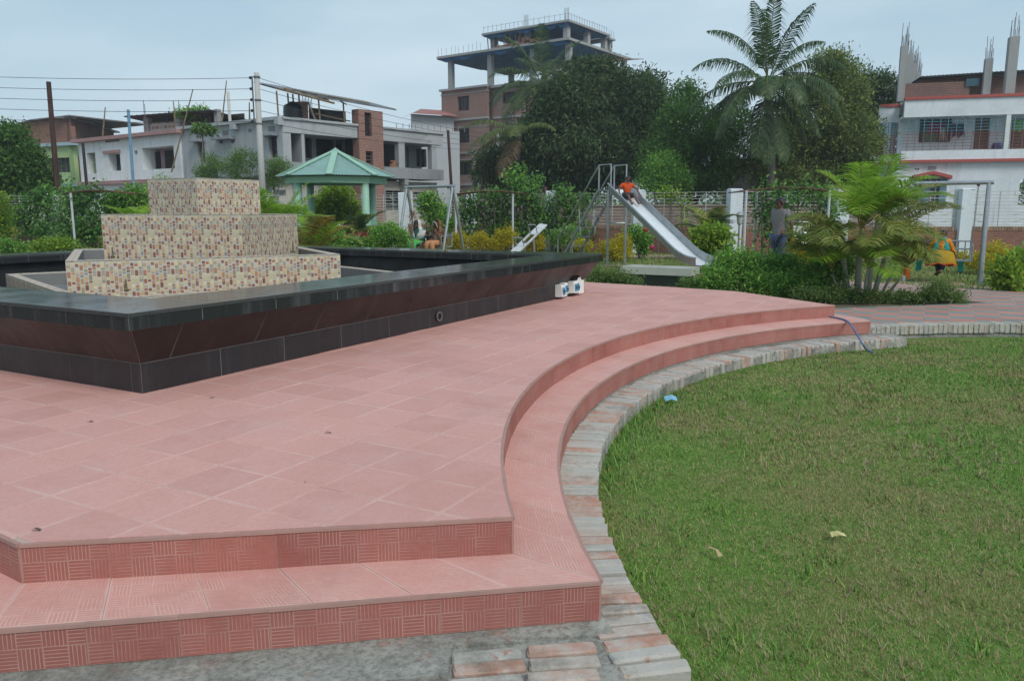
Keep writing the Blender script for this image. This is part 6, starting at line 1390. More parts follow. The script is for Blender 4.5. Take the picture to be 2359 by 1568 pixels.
spec = [(-175, .75, 4.2, 1.7), (-150, .35, 4.3, 1.5), (175, .1, 4.6, 1.35), (160, -.25, 4.6, 1.05), (-160, -.55, 4.6, .8), (-120, -.9, 4.4, .5), (-95, -1.0, 4.2, .45), (-70, -.95, 4.2, .5), (-40, -.55, 4.3, .85), (-20, -.15, 4.4, 1.2), (5, .30, 4.3, 1.55), (-5, .72, 4.2, 1.65), (20, 1.05, 4.4, 1.3), (150, 1.1, 4.2, 1.3), (90, 1.35, 4.6, .5), (-90, 1.45, 4.8, .35), (-60, 1.2, 4.5, .8), (-125, 1.2, 4.4, .9), (60, .2, 4.0, 1.4), (120, .1, 4.0, 1.4), (-105, .25, 4.0, 1.7), (-80, .0, 3.8, 1.4), (-135, -.15, 4.4, 1.2), (-50, .1, 4.2, 1.3), (-20, -.75, 4.0, .7)]
for i, (a_, e_, l_, d_) in enumerate(spec):
    fr.append(dict(base=ct + Vector((0, 0, random.uniform(-.35, .2))), az=R(a_ + random.uniform(-6, 6)), el=e_, length=l_ * .87 * random.uniform(.92, 1.05), droop=d_ * .95, nleaf=52, leaflen=.85, width=.058, hang=1.6, vang=-.2))
t = palm('coconut_palm', 'tall coconut palm with a full drooping crown above the trees', (cb_.x, Y, 0), [([(cb_.x, Y, -.1), (cb_.x + .12, Y, 3.5), (ct.x, Y, ct.z + .1)], [.2, .15, .14])], fr, G_coco, M_rachis, M_ptr, .026)
for k in range(9): a_ = random.uniform(0, 6.28); obj('coconut', MB().ball(ct + Vector((.4 * math.cos(a_), .4 * math.sin(a_) - .1, -.35 + random.uniform(-.15, .15))), (.13, .13, .16), 8, 6), paint((.13, .13, .04), .6), t, True)
for k in range(5): a_ = random.uniform(0, 6.28); obj('flower_stalk', MB().tube([ct + Vector((0, 0, -.1)), ct + Vector((.7 * math.cos(a_), .7 * math.sin(a_), .0)), ct + Vector((1.1 * math.cos(a_), 1.1 * math.sin(a_), -.5))], [.03, .05, .02], 6), paint((.12, .07, .035), .9), t)
# palm behind the mango tree
Y = 52.5; ct = at(541, 84, Y); fr = []
spec = [(-90, 1.5, 3.8, .3), (-170, 1.15, 4.0, .8), (10, 1.1, 4.0, .8), (-15, .8, 4.0, 1.2), (-165, .6, 4.0, 1.5), (-178, .2, 4.2, 1.6), (-150, .1, 4.4, 1.5), (-135, -.2, 4.6, 1.2), (-120, -.1, 4.2, 1.3), (-60, .5, 3.6, 1.6), (-30, .4, 3.8, 1.4), (-100, .2, 3.6, 1.6), (-145, -.5, 4.8, .9), (60, 1.0, 3.5, 1), (130, 1.0, 3.5, 1)]
for i, (a_, e_, l_, d_) in enumerate(spec): fr.append(dict(base=ct, az=R(a_), el=e_, length=l_ * .95, droop=d_, nleaf=54, leaflen=1.0, width=.05, hang=.9, vang=.0))
ct2 = at(520, 134, 47.5)
bs = at(516, HOR, 47.5)
palm('coconut_palm', 'coconut palm rising behind the mango tree before the concrete floors', (at(552, HOR, Y).x, Y, 0), [([(at(552, HOR, Y).x, Y, -.1), (at(548, HOR, Y).x, Y, 5), tuple(ct)], [.22, .17, .15])], fr, G_coco, M_rachis, M_ptr, .03)
fr = []
for i, (a_, e_, l_, d_) in enumerate([(-175, .55, 3.6, 1.3), (-160, .15, 3.8, 1.5), (170, -.1, 3.6, 1.2), (-140, .3, 3.2, 1.6), (-30, .6, 2.6, 1.6), (-100, .5, 2.6, 1.8), (-120, -.6, 3.4, .8)]): fr.append(dict(base=ct2, az=R(a_), el=e_, length=l_, droop=d_, nleaf=46, leaflen=.85, width=.055, hang=1.0, vang=.0, **({'mat': G_dryf} if i == 6 else {})))
palm('coconut_palm', 'leaning coconut palm drooping over the left side of the mango tree', (bs.x, 47.5, 0), [([(bs.x, 47.5, -.1), (bs.x - .1, 47.5, 2.2), tuple(ct2)], [.2, .16, .13])], fr, leafmat('pale_coconut_leaflet', [(0, (.09, .135, .04)), (1, (.20, .25, .08))], .4, .3), M_rachis, M_ptr, .03)
# big areca palm on the planting bed
G_areca = leafmat('areca_leaflet', [(0, (0.147, 0.293, 0.023)), (.5, (0.235, 0.430, 0.039)), (1, (0.391, 0.567, 0.069))], .35, .4, .5); G_areca2 = leafmat('areca_old_leaflet', [(0, (0.137, 0.186, 0.039)), (.5, (0.225, 0.293, 0.059)), (.85, (0.332, 0.352, 0.087)), (1, (0.508, 0.391, 0.137))], .4, .3, .5)
M_st = grime((.30, .31, .26), (.18, .16, .13), .5, .7, 6, 'areca_stem'); M_ra2 = paint((.30, .22, .05), .5, .2, 5)
Y = 12.75; bx = at(866, HOR, Y).x; tr_ = []; tops = []
for dx_, dy_, tx, tz, r_ in ((-.20, .0, -.34, 1.0, .048), (-.08, -.1, -.13, 1.15, .050), (.10, .0, .17, 1.22, .054), (.02, .12, .02, 1.2, .045), (.22, .05, .40, .85, .040), (-.12, .1, -.26, .9, .040), (.14, .14, .28, 1.05, .035), (-.28, -.08, -.50, .50, .026), (.30, -.06, .56, .45, .026), (-.02, -.2, -.05, .55, .028), (.34, .12, .62, .62, .024), (-.30, .14, -.58, .60, .024)):
    p0, p1 = Vector((bx + dx_, Y + dy_, .08)), Vector((bx + tx, Y + dy_ * 1.5, tz)); up_ = Vector((bx + tx * 1.12, Y + dy_ * 1.7, tz + .26))
    tr_.append(([p0, p0.lerp(p1, .45), p0.lerp(p1, .8), p1, up_], [r_ * 1.15, r_, r_ * .92, r_ * .62, r_ * .22])); tops.append(p1.lerp(up_, .5))
fr = []
A_ = [(2, -100, 1.30, 1.30, .85, 0), (1, -95, 1.15, 1.25, 1.25, 0), (3, 160, 1.2, 1.2, .9, 0), (1, -140, 1.05, 1.1, 1.5, 0), (2, -50, 1.15, 1.2, 1.3, 0), (3, 20, 1.05, 1.25, 1.2, 0), (6, -10, .95, 1.4, 1.3, 0), (2, -75, 1.0, 1.1, 1.6, 0), (1, -115, .85, 1.1, 1.7, 0),
      (2, 5, .85, 1.35, 1.0, 1), (4, -5, .95, 1.35, 1.25, 1), (4, 15, 1.0, 1.3, 1.3, 1), (4, -60, .7, 1.0, 1.6, 1), (6, 25, .8, 1.3, 1.1, 1), (6, -15, .75, 1.35, 1.1, 1), (0, 178, .85, 1.05, 1.7, 1), (0, -160, .70, 1.05, 1.8, 1), (0, -135, .55, 1.1, 1.7, 1), (5, 165, .95, 1.1, 1.6, 1), (5, -175, .6, .85, 1.5, 1), (1, -80, .6, 1.0, 1.9, 1), (0, -120, .5, 1.2, 1.6, 1), (4, -80, .3, .9, 1.3, 1), (3, 90, 1.0, 1.2, 1.2, 1), (4, -65, .4, 1.0, 1.7, 1), (0, -100, .3, .9, 1.5, 1), (5, 120, .8, 1.1, 1.4, 1), (3, -60, .9, 1.1, 1.8, 1), (7, 175, .9, .8, 1.5, 1), (7, -130, .8, .8, 1.6, 0), (7, -90, 1.1, .8, 1.2, 0), (8, -70, .9, .7, 1.6, 1), (8, 60, 1.0, .8, 1.2, 0), (9, -100, .9, .8, 1.7, 0), (9, -70, 1.2, .9, 1.4, 0), (9, -130, 1.0, .8, 1.6, 1), (10, 80, 1.1, .8, 1.0, 0), (10, -75, 1.0, .7, 1.5, 1), (11, 180, .9, .7, 1.6, 1), (11, -150, 1.1, .8, 1.4, 0), (2, -85, .95, 1.2, 1.5, 0), (1, -60, 1.0, 1.1, 1.5, 0), (3, -120, 1.25, 1.3, 1.0, 0), (1, -105, .15, 1.0, 1.1, 1), (2, -80, .2, 1.0, 1.2, 1), (5, -140, .2, .95, 1.1, 1), (6, -50, .45, 1.1, 1.5, 1), (9, -85, .3, .7, 1.2, 0)]
for st_, a_, e_, l_, d_, old in A_: fr.append(dict(base=tops[st_], az=R(a_), el=e_, length=l_ * .98, droop=d_, nleaf=34, leaflen=.44, width=.024, hang=.6, vang=.38, mat=G_areca2 if old else G_areca))
palm('areca_palm', 'large clumping areca palm on the planting bed beside the path', (bx, Y, .1), tr_, fr, G_areca, M_ra2, M_st, .011)
q = at(907, 266, 13.1); solo('orange_cloth', MB().sheet([[q + Vector((.13 * (u_ - .5), .03 * math.sin(u_ * 9), -.18 * v_ + .04 * math.sin(u_ * 6))) for u_ in np.linspace(0, 1, 6)] for v_ in np.linspace(0, 1, 6)]), paint((.55, .09, .015), .8), 'bright orange cloth hanging low among the areca palm fronds', 'cloth')
def small_palm(lab, px, pyb, Y, n_f, ln, ml, el0=.5, tall=.25, ll=.32, seed=0, name='small_palm'):
    rd = random.Random(seed); b = at(px, HOR, Y); z0 = .1; top = Vector((b.x, Y, z0 + tall)); fr = []
    for i in range(n_f): fr.append(dict(base=top, az=R(-90 + (i / n_f) * 360 + rd.uniform(-20, 20)), el=rd.uniform(el0, 1.35), length=ln * rd.uniform(.8, 1.15), droop=rd.uniform(.7, 1.5), nleaf=30, leaflen=ll, width=.035 * (Y / 18), hang=.4, vang=.35, mat=ml[i % len(ml)]))
    palm(name, lab, (b.x, Y, .1), [([(b.x, Y, .05), top], [.06, .05])], fr, ml[0], M_ra2, M_st, .012, 'palm')
G_gold = leafmat('golden_palm_leaflet', [(0, (.14, .085, .012)), (.5, (.26, .15, .02)), (1, (.20, .18, .03))], .5, .3)
small_palm('bright yellow-green palm just right of the topmost stone tier', 278, 240, 20, 12, 1.55, [G_areca], .9, .7, .4, 1)
small_palm('palm with orange withered fronds beside the stone tiers', 312, 245, 19, 13, 1.3, [G_areca2, G_gold, G_areca], .3, .45, .36, 2)
small_palm('young bright palm sprouting behind the left end of the stone tiers', 139, 240, 21, 7, 1.15, [G_areca], 1.15, .75, .36, 3)
small_palm('grey-green palm under the left pergola beside the tiers', 112, 245, 21, 8, 1.0, [G_areca2], .2, .3, .36, 4)
small_palm('dark small palm in front of the pavilion column', 357, 225, 23, 8, 1.0, [G_coco, G_areca2], .3, .75, .36, 5)
small_palm('spreading palm by the broad white pillar', 711, 230, 23.5, 9, 1.15, [G_areca2, G_coco], .35, .75, .4, 6)
small_palm('palm with dark fronds behind the yellow bush near the standing man', 806, 245, 20.5, 6, .9, [G_areca2], .2, .4, .3, 9)

# ------------------------------------------------------------------ shrubs
def bush(lab, lobes, nclump, per, cr, size, ratio, mat, name='shrub', shell=.35, up=.45, flower=None, cat='shrub'):
    c = sum((Vector(l[0]) for l in lobes), Vector()) / len(lobes); t = thing(name, lab, cat, (c.x, c.y, .1)); crown('foliage', lobes, nclump, per, cr, size, ratio, mat, t, shell, up)
    m = MB()
    for l in lobes:
        for q in range(3): e_ = Vector(l[0]) + Vector((random.uniform(-.5, .5) * l[1][0], random.uniform(-.5, .5) * l[1][1], random.uniform(0, .5) * l[1][2])); m.tube([(c.x + random.uniform(-.08, .08), c.y, .08), e_], [.018, .006], 5)
    obj('stem', m, M_bark2, t)
    if flower:
        mt, nf, sz_ = flower; p_, d_ = crown_pts(lobes, nf, 7, sz_ * .5, .9, .3); V_, F_ = leaf_quads(p_, d_, np.full(len(p_), sz_), .6); big('flowers', V_, F_, mt, t)
    return t
def bl(px, py, Y, wpx, hpx, dep=None): k = pxm(Y); return lob(px, py, Y, wpx * k, dep or wpx * k * .8, hpx * k)
bush('large glossy green shrub in front of the standing man', [bl(735, 270, 13.5, 26, 22), bl(764, 269, 13.6, 24, 17), bl(786, 269, 13.4, 17, 17), bl(715, 282, 13.2, 16, 14), bl(772, 283, 13.1, 28, 12)], 900, 22, .075, .055, .55, G_bush)
bush('dark green shrub between the areca palm and the large shrub', [bl(822, 275, 12.9, 24, 20), bl(840, 262, 13.1, 16, 16), bl(812, 290, 12.7, 22, 12)], 520, 22, .07, .052, .55, G_bush)
bush('low straggly ground cover at the foot of the areca palm', [bl(808, 294, 12.3, 18, 6), bl(835, 294, 12.3, 20, 7), bl(862, 296, 12.3, 18, 5), bl(885, 297, 12.3, 12, 5)], 330, 20, .06, .042, .45, G_low, 'ground_cover', .2)
bush('small dark shrub at the tip of the planting bed beside the path', [bl(935, 294, 12.2, 18, 7), bl(940, 288, 12.2, 8, 8), bl(958, 297, 12.1, 10, 6)], 220, 20, .05, .04, .5, G_low)
bush('tiny shrub on the bed between the areca palm and its tip', [bl(905, 297, 12.2, 10, 6), bl(915, 299, 12.2, 7, 4)], 90, 18, .045, .04, .5, G_low)
bush('broad-leaved green shrub in front of the right swing post', [bl(1005, 272, 14.2, 12, 13), bl(1012, 282, 14.1, 12, 9), bl(1018, 262, 14.3, 10, 9)], 85, 14, .08, .14, .36, G_lime)
bush('broad-leaved shrub at the right edge of the playground', [bl(1026, 258, 15, 8, 12)], 40, 14, .08, .13, .36, G_bush)
bush('golden yellow shrub right of the right swing', [bl(982, 262, 18.2, 14, 9), bl(996, 254, 18.5, 11, 14), bl(1012, 260, 18.4, 14, 10)], 300, 20, .07, .055, .5, G_yel)
bush('golden yellow shrub under the right swing seat', [bl(960, 258, 18.6, 10, 6)], 70, 20, .07, .055, .5, G_yel)
for i, (px, py, w_, h_, lab) in enumerate(((458, 242, 9, 8, 'golden hedge shrub next to the left swing leg'), (478, 241, 10, 8, 'golden hedge shrub second from the left swing'), (498, 243, 9, 7, 'golden hedge shrub left of the seesaw'), (506, 237, 9, 11, 'tallest golden hedge shrub beside the seesaw handle'), (534, 243, 9, 8, 'golden hedge shrub right of the seesaw'))):
    bush(lab, [bl(px, py, 26, w_, h_), bl(px + 4, py - 2, 26, w_ * .6, h_), bl(px - 5, py + 2, 26, w_ * .6, h_ * .8)], 150, 20, .07, .06, .5, G_yel)
bush('low golden shrub at the foot of the slide ladder', [bl(582, 245, 25, 10, 5)], 80, 20, .07, .06, .5, G_yel)
bush('round golden shrub behind the slide posts', [bl(608, 249, 22.9, 9, 8), bl(622, 246, 23, 10, 11), bl(616, 252, 22.8, 14, 6)], 300, 20, .08, .058, .5, G_yel)
bush('green hibiscus shrub with a red flower under the slide', [bl(640, 238, 24, 9, 9), bl(645, 246, 24, 7, 8), bl(634, 232, 24, 6, 5)], 170, 18, .08, .08, .55, G_bush)
q = at(646, 229.5, 23.2); solo('hibiscus_flower', MB().ball(q, (.07, .04, .06), 8, 5), paint((.40, .012, .02), .6), 'single red hibiscus flower on the shrub under the slide', 'flower'); q = at(652, 247, 22.5); solo('pink_flower', MB().ball(q, (.08, .05, .07), 8, 5), paint((.35, .01, .09), .6), 'single magenta flower low beside the slide chute', 'flower')
bush('round lime green broad-leaved shrub at the end of the slide', [bl(712, 236, 19, 17, 9), bl(703, 244, 19, 12, 12), bl(720, 243, 18.9, 12, 10)], 170, 15, .1, .14, .42, G_lime)
bush('golden shrub directly behind the standing man', [bl(793, 247, 17.4, 9, 10), bl(802, 255, 17.2, 10, 8)], 150, 20, .07, .055, .5, G_yel)
bush('low dark shrub left of the stone bench', [bl(598, 277, 14.2, 12, 8), bl(617, 279, 14.1, 13, 8), bl(632, 282, 14, 8, 5)], 260, 20, .06, .042, .5, G_low)
bush('low dark shrub right of the stone bench', [bl(700, 286, 13.4, 16, 6), bl(688, 284, 13.6, 8, 5)], 150, 20, .06, .045, .5, G_low)
bush('bushy green shrub with pale flowers left of the seated women', [bl(388, 236, 22, 16, 11), bl(399, 239, 21.8, 10, 8), bl(378, 243, 21.8, 9, 5)], 380, 20, .09, .07, .55, G_bush, flower=(G_flower, 8, .06))
bush('small green shrub in front of the maroon pavilion wall', [bl(350, 243, 22, 8, 5), bl(362, 244, 22, 8, 4)], 110, 20, .08, .07, .55, G_bush)
bush('green shrub between the orange palm and the pavilion wall', [bl(332, 238, 21.5, 12, 10), bl(322, 242, 21.5, 8, 7)], 200, 20, .09, .075, .5, G_bush)
bush('rounded lime green tree-like shrub behind the pavilion', [bl(334, 203, 29.8, 20, 15), bl(345, 212, 29.6, 16, 12), bl(320, 213, 29.6, 14, 11), bl(338, 192, 29.8, 12, 7)], 520, 22, .12, .13, .5, G_lime)
bush('leafy green climber shrub behind the seated women', [bl(436, 212, 27.5, 10, 11), bl(428, 203, 27.5, 7, 10), bl(442, 224, 27.3, 9, 9)], 200, 18, .12, .13, .5, G_bush)
bush('shrub with clusters of white flowers left of the slide ladder', [bl(560, 238, 26.5, 8, 8), bl(570, 234, 26.5, 7, 9)], 150, 18, .09, .08, .5, G_bush, flower=(G_flower, 60, .07))
bush('cream flowered shrub behind the standing man', [bl(800, 232, 20.6, 5, 8)], 50, 16, .07, .07, .5, G_bush, flower=(G_flower, 30, .07))
bush('bright green shrub in front of the left ivy', [bl(62, 246, 24, 14, 7), bl(44, 247, 24, 10, 6)], 220, 20, .09, .08, .55, G_lime)
bush('yellow-lime shrub at the far left edge of the park', [bl(0, 212, 26, 9, 20), bl(2, 232, 26, 8, 10)], 220, 20, .1, .09, .5, G_lime)
bush('low green shrub at the far left edge by the brick wall', [bl(6, 246, 25, 10, 6), bl(22, 249, 25, 8, 4)], 130, 20, .09, .08, .5, G_bush)
bush('leafy shrub between the left palm and the stone tiers', [bl(136, 198, 26, 14, 12), bl(120, 205, 26, 14, 12), bl(140, 215, 26, 10, 10)], 320, 20, .1, .1, .5, G_bush)
bush('pink-leaved dracaena spike beside the left swing frame', [bl(411.5, 216, 23, 2.5, 4)], 8, 10, .02, .17, .1, leafmat('dracaena_leaf', [(0, (.16, .07, .03)), (1, (.25, .13, .06))], .5, .2), 'dracaena', .2)
# ------------------------------------------------------------------ creepers
def creeper(lab, boxes, per_m2, size, mat=G_ivy):
    """leaves over upright mats: (px0,py0,px1,py1,Y,thickness)"""
    P_, D_ = [], []; m = MB(); c = None
    for x0, y0, x1, y1, Y, th in boxes:
        a, b = at(x0, y1, Y), at(x1, y0, Y); c = c or Vector(((a.x + b.x) / 2, Y, .1)); W2, H2 = abs(b.x - a.x), abs(b.z - a.z); N_ = int(W2 * H2 * per_m2)
        ncl = max(4, N_ // 26); cx0 = rng.uniform(a.x, b.x, ncl); cz0 = rng.uniform(min(a.z, b.z), max(a.z, b.z), ncl); cy0 = Y + rng.uniform(-th, th, ncl)
        cc = np.stack([cx0, cy0, cz0], 1); p_ = np.repeat(cc, 26, 0) + rng.normal(size=(ncl * 26, 3)) * np.array([.16, .10, .14]); P_.append(p_)
        D_.append(np.stack([rng.normal(0, .6, len(p_)), rng.normal(-.7, .4, len(p_)), rng.normal(-.25, .5, len(p_))], 1))
        for q in range(max(2, int(W2 / .6))): x_ = random.uniform(a.x, b.x); m.tube([(x_, Y + th * .5, .08), (x_ + random.uniform(-.3, .3), Y, (a.z + b.z) / 2), (x_ + random.uniform(-.4, .4), Y, b.z - .1)], [.02, .015, .008], 5)
    t = thing('creeper', lab, 'creeper', c); p_ = np.concatenate(P_); V_, F_ = leaf_quads(p_, np.concatenate(D_), rng.uniform(.6, 1.3, len(p_)) * size, .6); big('foliage', V_, F_, mat, t); obj('stem', m, M_bark2, t); return t
creeper('thick ivy curtain under the left pergola', [(72, 194, 108, 246, 25.8, .5), (104, 196, 126, 236, 26, .4), (60, 186, 100, 196, 25.6, .6), (62, 200, 74, 240, 26.5, .3)], 1100, .12)
creeper('creeper spreading over the fence at the far left', [(18, 198, 54, 236, 33, .35), (30, 188, 66, 200, 33, .4), (8, 215, 30, 228, 33, .3)], 800, .14)
creeper('dense creeper hanging from the central pergola', [(462, 193, 508, 238, 28.2, .45), (500, 196, 540, 240, 28.4, .4), (478, 190, 536, 198, 27.6, .6), (505, 178, 540, 192, 28.2, .5)], 1000, .13)
creeper('creeper climbing the fence between the pergola and the slide ladder', [(536, 196, 580, 232, 28.7, .35), (548, 186, 570, 198, 28.8, .3), (574, 196, 592, 210, 28.5, .3), (560, 225, 596, 240, 28.3, .4)], 850, .13)
creeper('tall bright vine shoot above the central pergola', [(513, 164, 520, 182, 28, .15), (508, 174, 528, 186, 28, .3)], 500, .15, G_bush)
creeper('thick creeper column under the right pergola left of the man', [(757, 190, 782, 242, 20.9, .45), (760, 184, 792, 194, 20.4, .5), (776, 200, 790, 236, 21, .3)], 1100, .12)
creeper('creeper hanging from the right pergola behind the palm', [(806, 192, 834, 236, 21.2, .4), (800, 183, 834, 194, 20.6, .5), (795, 222, 812, 238, 21.4, .3)], 1100, .11)
creeper('light vine trailing over the fence behind the slide chute', [(668, 190, 690, 197, 26.9, .15), (682, 196, 690, 226, 26.8, .12), (660, 186, 676, 194, 26.9, .15)], 200, .12, G_lime)
# far trees and roofs closing the horizon
tb = []
for x_ in np.arange(-130, 140, 7.5):
    tb.append(((x_ + random.uniform(-2, 2), 118 + random.uniform(-8, 8), random.uniform(1.5, 3.0)), (random.uniform(4, 7), 3, random.uniform(2.5, 4.2))))
p_, d_ = crown_pts(tb, 2600, 20, 1.0, .4); V_, F_ = leaf_quads(p_, d_, np.full(len(p_), .7), .6); tag(big('distant_trees', V_, F_, G_mid), 'far-off belt of green trees behind the houses', 'trees', kind='stuff')

# ------------------------------------------------------------------ damp monsoon air
hz = NT('humid_air'); hz.t.nodes.remove(hz.b); pv = hz.n('ShaderNodeVolumePrincipled'); pv.inputs['Color'].default_value = (.90, .95, 1.0, 1); pv.inputs['Density'].default_value = .0009; pv.inputs['Anisotropy'].default_value = .2
hz.t.links.new(pv.outputs[0], hz.o.inputs['Volume'])
tag(obj('haze', MB().box((0, 230, 12.5), (690, 592, 28)), hz.m), 'thin humid haze over the whole park', 'haze', kind='stuff')

# ================================================================== people
def skin_obj(name, chains, mat, parent, sub=2):
    """chains: list of [(pos, rx, ry), ...] polylines; points that coincide are welded. One continuous skinned surface."""
    key = {}; vs = []; rad = []; es = set()
    for ch in chains:
        prev = None
        for p, *r_ in ch:
            k = tuple(round(x, 4) for x in p)
            if k not in key: key[k] = len(vs); vs.append(p); rad.append((r_[0], r_[1] if len(r_) > 1 else r_[0]))
            if prev is not None and prev != key[k]: es.add((min(prev, key[k]), max(prev, key[k])))
            prev = key[k]
    me = bpy.data.meshes.new(name); me.from_pydata([tuple(v_) for v_ in vs], list(es), []); o = bpy.data.objects.new(name, me); C.objects.link(o); o.parent = parent
    o.modifiers.new('Skin', 'SKIN'); sd_ = me.skin_vertices[0].data if len(me.skin_vertices) else None
    if sd_ is None:
        bm = bmesh.new(); bm.from_mesh(me); bm.verts.layers.skin.verify(); bm.to_mesh(me); bm.free(); sd_ = me.skin_vertices[0].data
    adj = {i: set() for i in range(len(vs))}
    for a, b in es: adj[a].add(b); adj[b].add(a)
    seen = set()
    for i in range(len(vs)):
        sd_[i].radius = rad[i]; sd_[i].use_root = False
    for i in range(len(vs)):
        if i in seen: continue
        sd_[i].use_root = True; st = [i]
        while st:
            j = st.pop()
            if j in seen: continue
            seen.add(j); st += list(adj[j])
    o.modifiers['Skin'].use_smooth_shade = True
    s_ = o.modifiers.new('Subsurf', 'SUBSURF'); s_.levels = sub; s_.render_levels = sub
    me.materials.append(mat); return o
def local(name, mb, mat, parent, smooth=True):
    me = bpy.data.meshes.new(name); me.from_pydata(mb.v, [], mb.f)
    if smooth: me.polygons.foreach_set('use_smooth', [True] * len(me.polygons))
    me.materials.append(mat); o = bpy.data.objects.new(name, me); C.objects.link(o); o.parent = parent; return o
def skinmat(c): 
    n = NT('skin'); return n.fin(n.ramp(n.noise(9, 3), [(.3, sc3(c, .85)), (.7, sc3(c, 1.1))]), .5, 0, .35)
SK1, SK2 = skinmat((.20, .095, .06)), skinmat((.15, .07, .045)); M_hair = paint((.008, .007, .007), .45, .3, 30); M_eye = paint((.01, .008, .008), .3)
def V3(*a): return Vector(a)
def hand_chains(wrist, hand, s=1.0, curl=Vector((0, 0, -.02))):
    d = (hand - wrist).normalized(); x = d.cross(Vector((0, 1, .2))).normalized(); out_ = []
    for k, (o_, l_) in enumerate(((-.028, .062), (-.010, .074), (.009, .070), (.026, .055))):
        b = hand - d * .012 * s + x * o_ * s; m1 = b + d * l_ * .5 * s; out_.append([(b, .0085 * s), (m1, .0085 * s), (m1 + (d * l_ * .5 + curl) * s, .007 * s)])
    b = wrist.lerp(hand, .55) + x * .03 * s; out_.append([(b, .010 * s), (b + (x * .025 + d * .02) * s, .010 * s), (b + (x * .032 + d * .05) * s, .008 * s)])
    return out_
def figure(name, label, loc, rot, J, mskin, hair=True, scale=1.0, tilt=(0, 0), glasses=False):
    """J: joints in local metres; person faces local -Y"""
    t = thing(name, label, 'person', loc); t.rotation_euler = (0, 0, rot); s = scale
    h_, nk, ch, pe = J['head'], J['neck'], J['chest'], J['pelvis']
    fw = J.get('face', V3(0, -1, 0)).normalized(); upv = (h_ - nk).normalized(); rt = fw.cross(upv).normalized(); fw = upv.cross(rt).normalized()
    hr = .088 * s
    chains = [[(pe, .13 * s, .105 * s), ((pe + ch) / 2, .125 * s, .095 * s), (ch, .145 * s, .10 * s), (nk - (nk - ch) * .12, .062 * s), (nk, .05 * s), (h_ - upv * .055 * s + fw * .022 * s, .066 * s, .072 * s), (h_, hr * .92, hr), (h_ + upv * .075 * s - fw * .008 * s, .066 * s, .07 * s)]]
    for q in ('l', 'r'):
        sh_, el_, wr_, ha_ = [J[k + q] for k in ('sh', 'el', 'wr', 'ha')]
        chains.append([(ch, .145 * s, .10 * s), (sh_, .052 * s), ((sh_ + el_) / 2, .045 * s), (el_, .038 * s), ((el_ + wr_) / 2, .036 * s), (wr_, .026 * s), (ha_, .034 * s, .018 * s)])
        hp, kn, an, to = [J[k + q] for k in ('hip', 'kn', 'an', 'to')]
        chains.append([(pe, .13 * s, .105 * s), (hp, .085 * s), ((hp + kn) / 2, .072 * s), (kn, .055 * s), ((kn + an) / 2, .052 * s), (an, .036 * s), (to, .034 * s, .024 * s)])
    for q in ('l', 'r'): chains += hand_chains(J['wr' + q], J['ha' + q], s)
    body = skin_obj('body', chains, mskin, t)
    rotm = Matrix((rt, fw, upv)).transposed()
    def hp_(x, f, u_): return h_ + rt * x * s + fw * f * s + upv * u_ * s
    for q in (-1, 1):
        local('eye', MB().ball(hp_(.031 * q, .083, .008), (.013 * s, .008 * s, .007 * s), 8, 5, rotm), M_eye, t); local('ear', MB().ball(hp_(.088 * q, -.005, -.005), (.012 * s, .022 * s, .032 * s), 8, 5, rotm), mskin, t)
        local('eyebrow', MB().ball(hp_(.031 * q, .085, .028), (.02 * s, .006 * s, .005 * s), 8, 4, rotm), M_hair, t)
    local('nose', MB().ball(hp_(0, .094, -.018), (.013 * s, .02 * s, .022 * s), 8, 6, rotm), mskin, t); local('mouth', MB().ball(hp_(0, .085, -.052), (.024 * s, .008 * s, .007 * s), 8, 5, rotm), paint((.16, .05, .045), .5), t)
    if hair:
        m = MB(); rows = []
        for i in range(8):
            th = R(8 + i * 15.5); row = []
            for k in range(19):
                a = 2 * math.pi * k / 18; lim = 1.0 if math.sin(a) < .35 else .60 - .25 * max(0, math.sin(a) - .6)
                t2 = th * lim; row.append(hp_(.0945 * math.sin(t2) * math.cos(a) * (1 + .03 * math.sin(k * 5.0)), .097 * math.sin(t2) * math.sin(a) - .008, .100 * math.cos(t2) + .004))
            rows.append(row)
        m.sheet([r_[::-1] for r_ in rows]); local('hair', m, M_hair, t)
    if glasses:
        for q in (-1, 1): local('glasses', MB().tube([hp_(.032 * q + .022 * math.cos(a), .098, .006 + .016 * math.sin(a)) for a in np.linspace(0, 6.283, 13)], .003, 5, False), M_dark, t); local('glasses', MB().tube([hp_(.054 * q, .095, .01), hp_(.09 * q, .0, .012)], .003, 5), M_dark, t)
    return t, hp_
def shirt(t, J, mat, s=1.0, sleeve=.85, hem=-.12, infl=.022, nm='shirt', low=.155):
    ch, pe, nk = J['chest'], J['pelvis'], J['neck']; ax = (pe - ch).normalized()
    chains = [[(pe + ax * -hem * s, low * s, .125 * s), (pe, .15 * s, .125 * s), ((pe + ch) / 2, .148 * s, .12 * s), (ch, (.148 + infl) * s, .122 * s), (ch.lerp(nk, .8), .075 * s, .07 * s)]]
    for q in ('l', 'r'):
        sh_, el_ = J['sh' + q], J['el' + q]; wr_ = J['wr' + q]
        c = [(ch, (.148 + infl) * s, .122 * s), (sh_, .076 * s), (sh_.lerp(el_, .5), .07 * s)]
        if sleeve <= 1: c.append((sh_.lerp(el_, sleeve), .066 * s))
        else: c += [(el_, .058 * s), (el_.lerp(wr_, sleeve - 1), .05 * s)]
        chains.append(c)
    return skin_obj(nm, chains, mat, t)
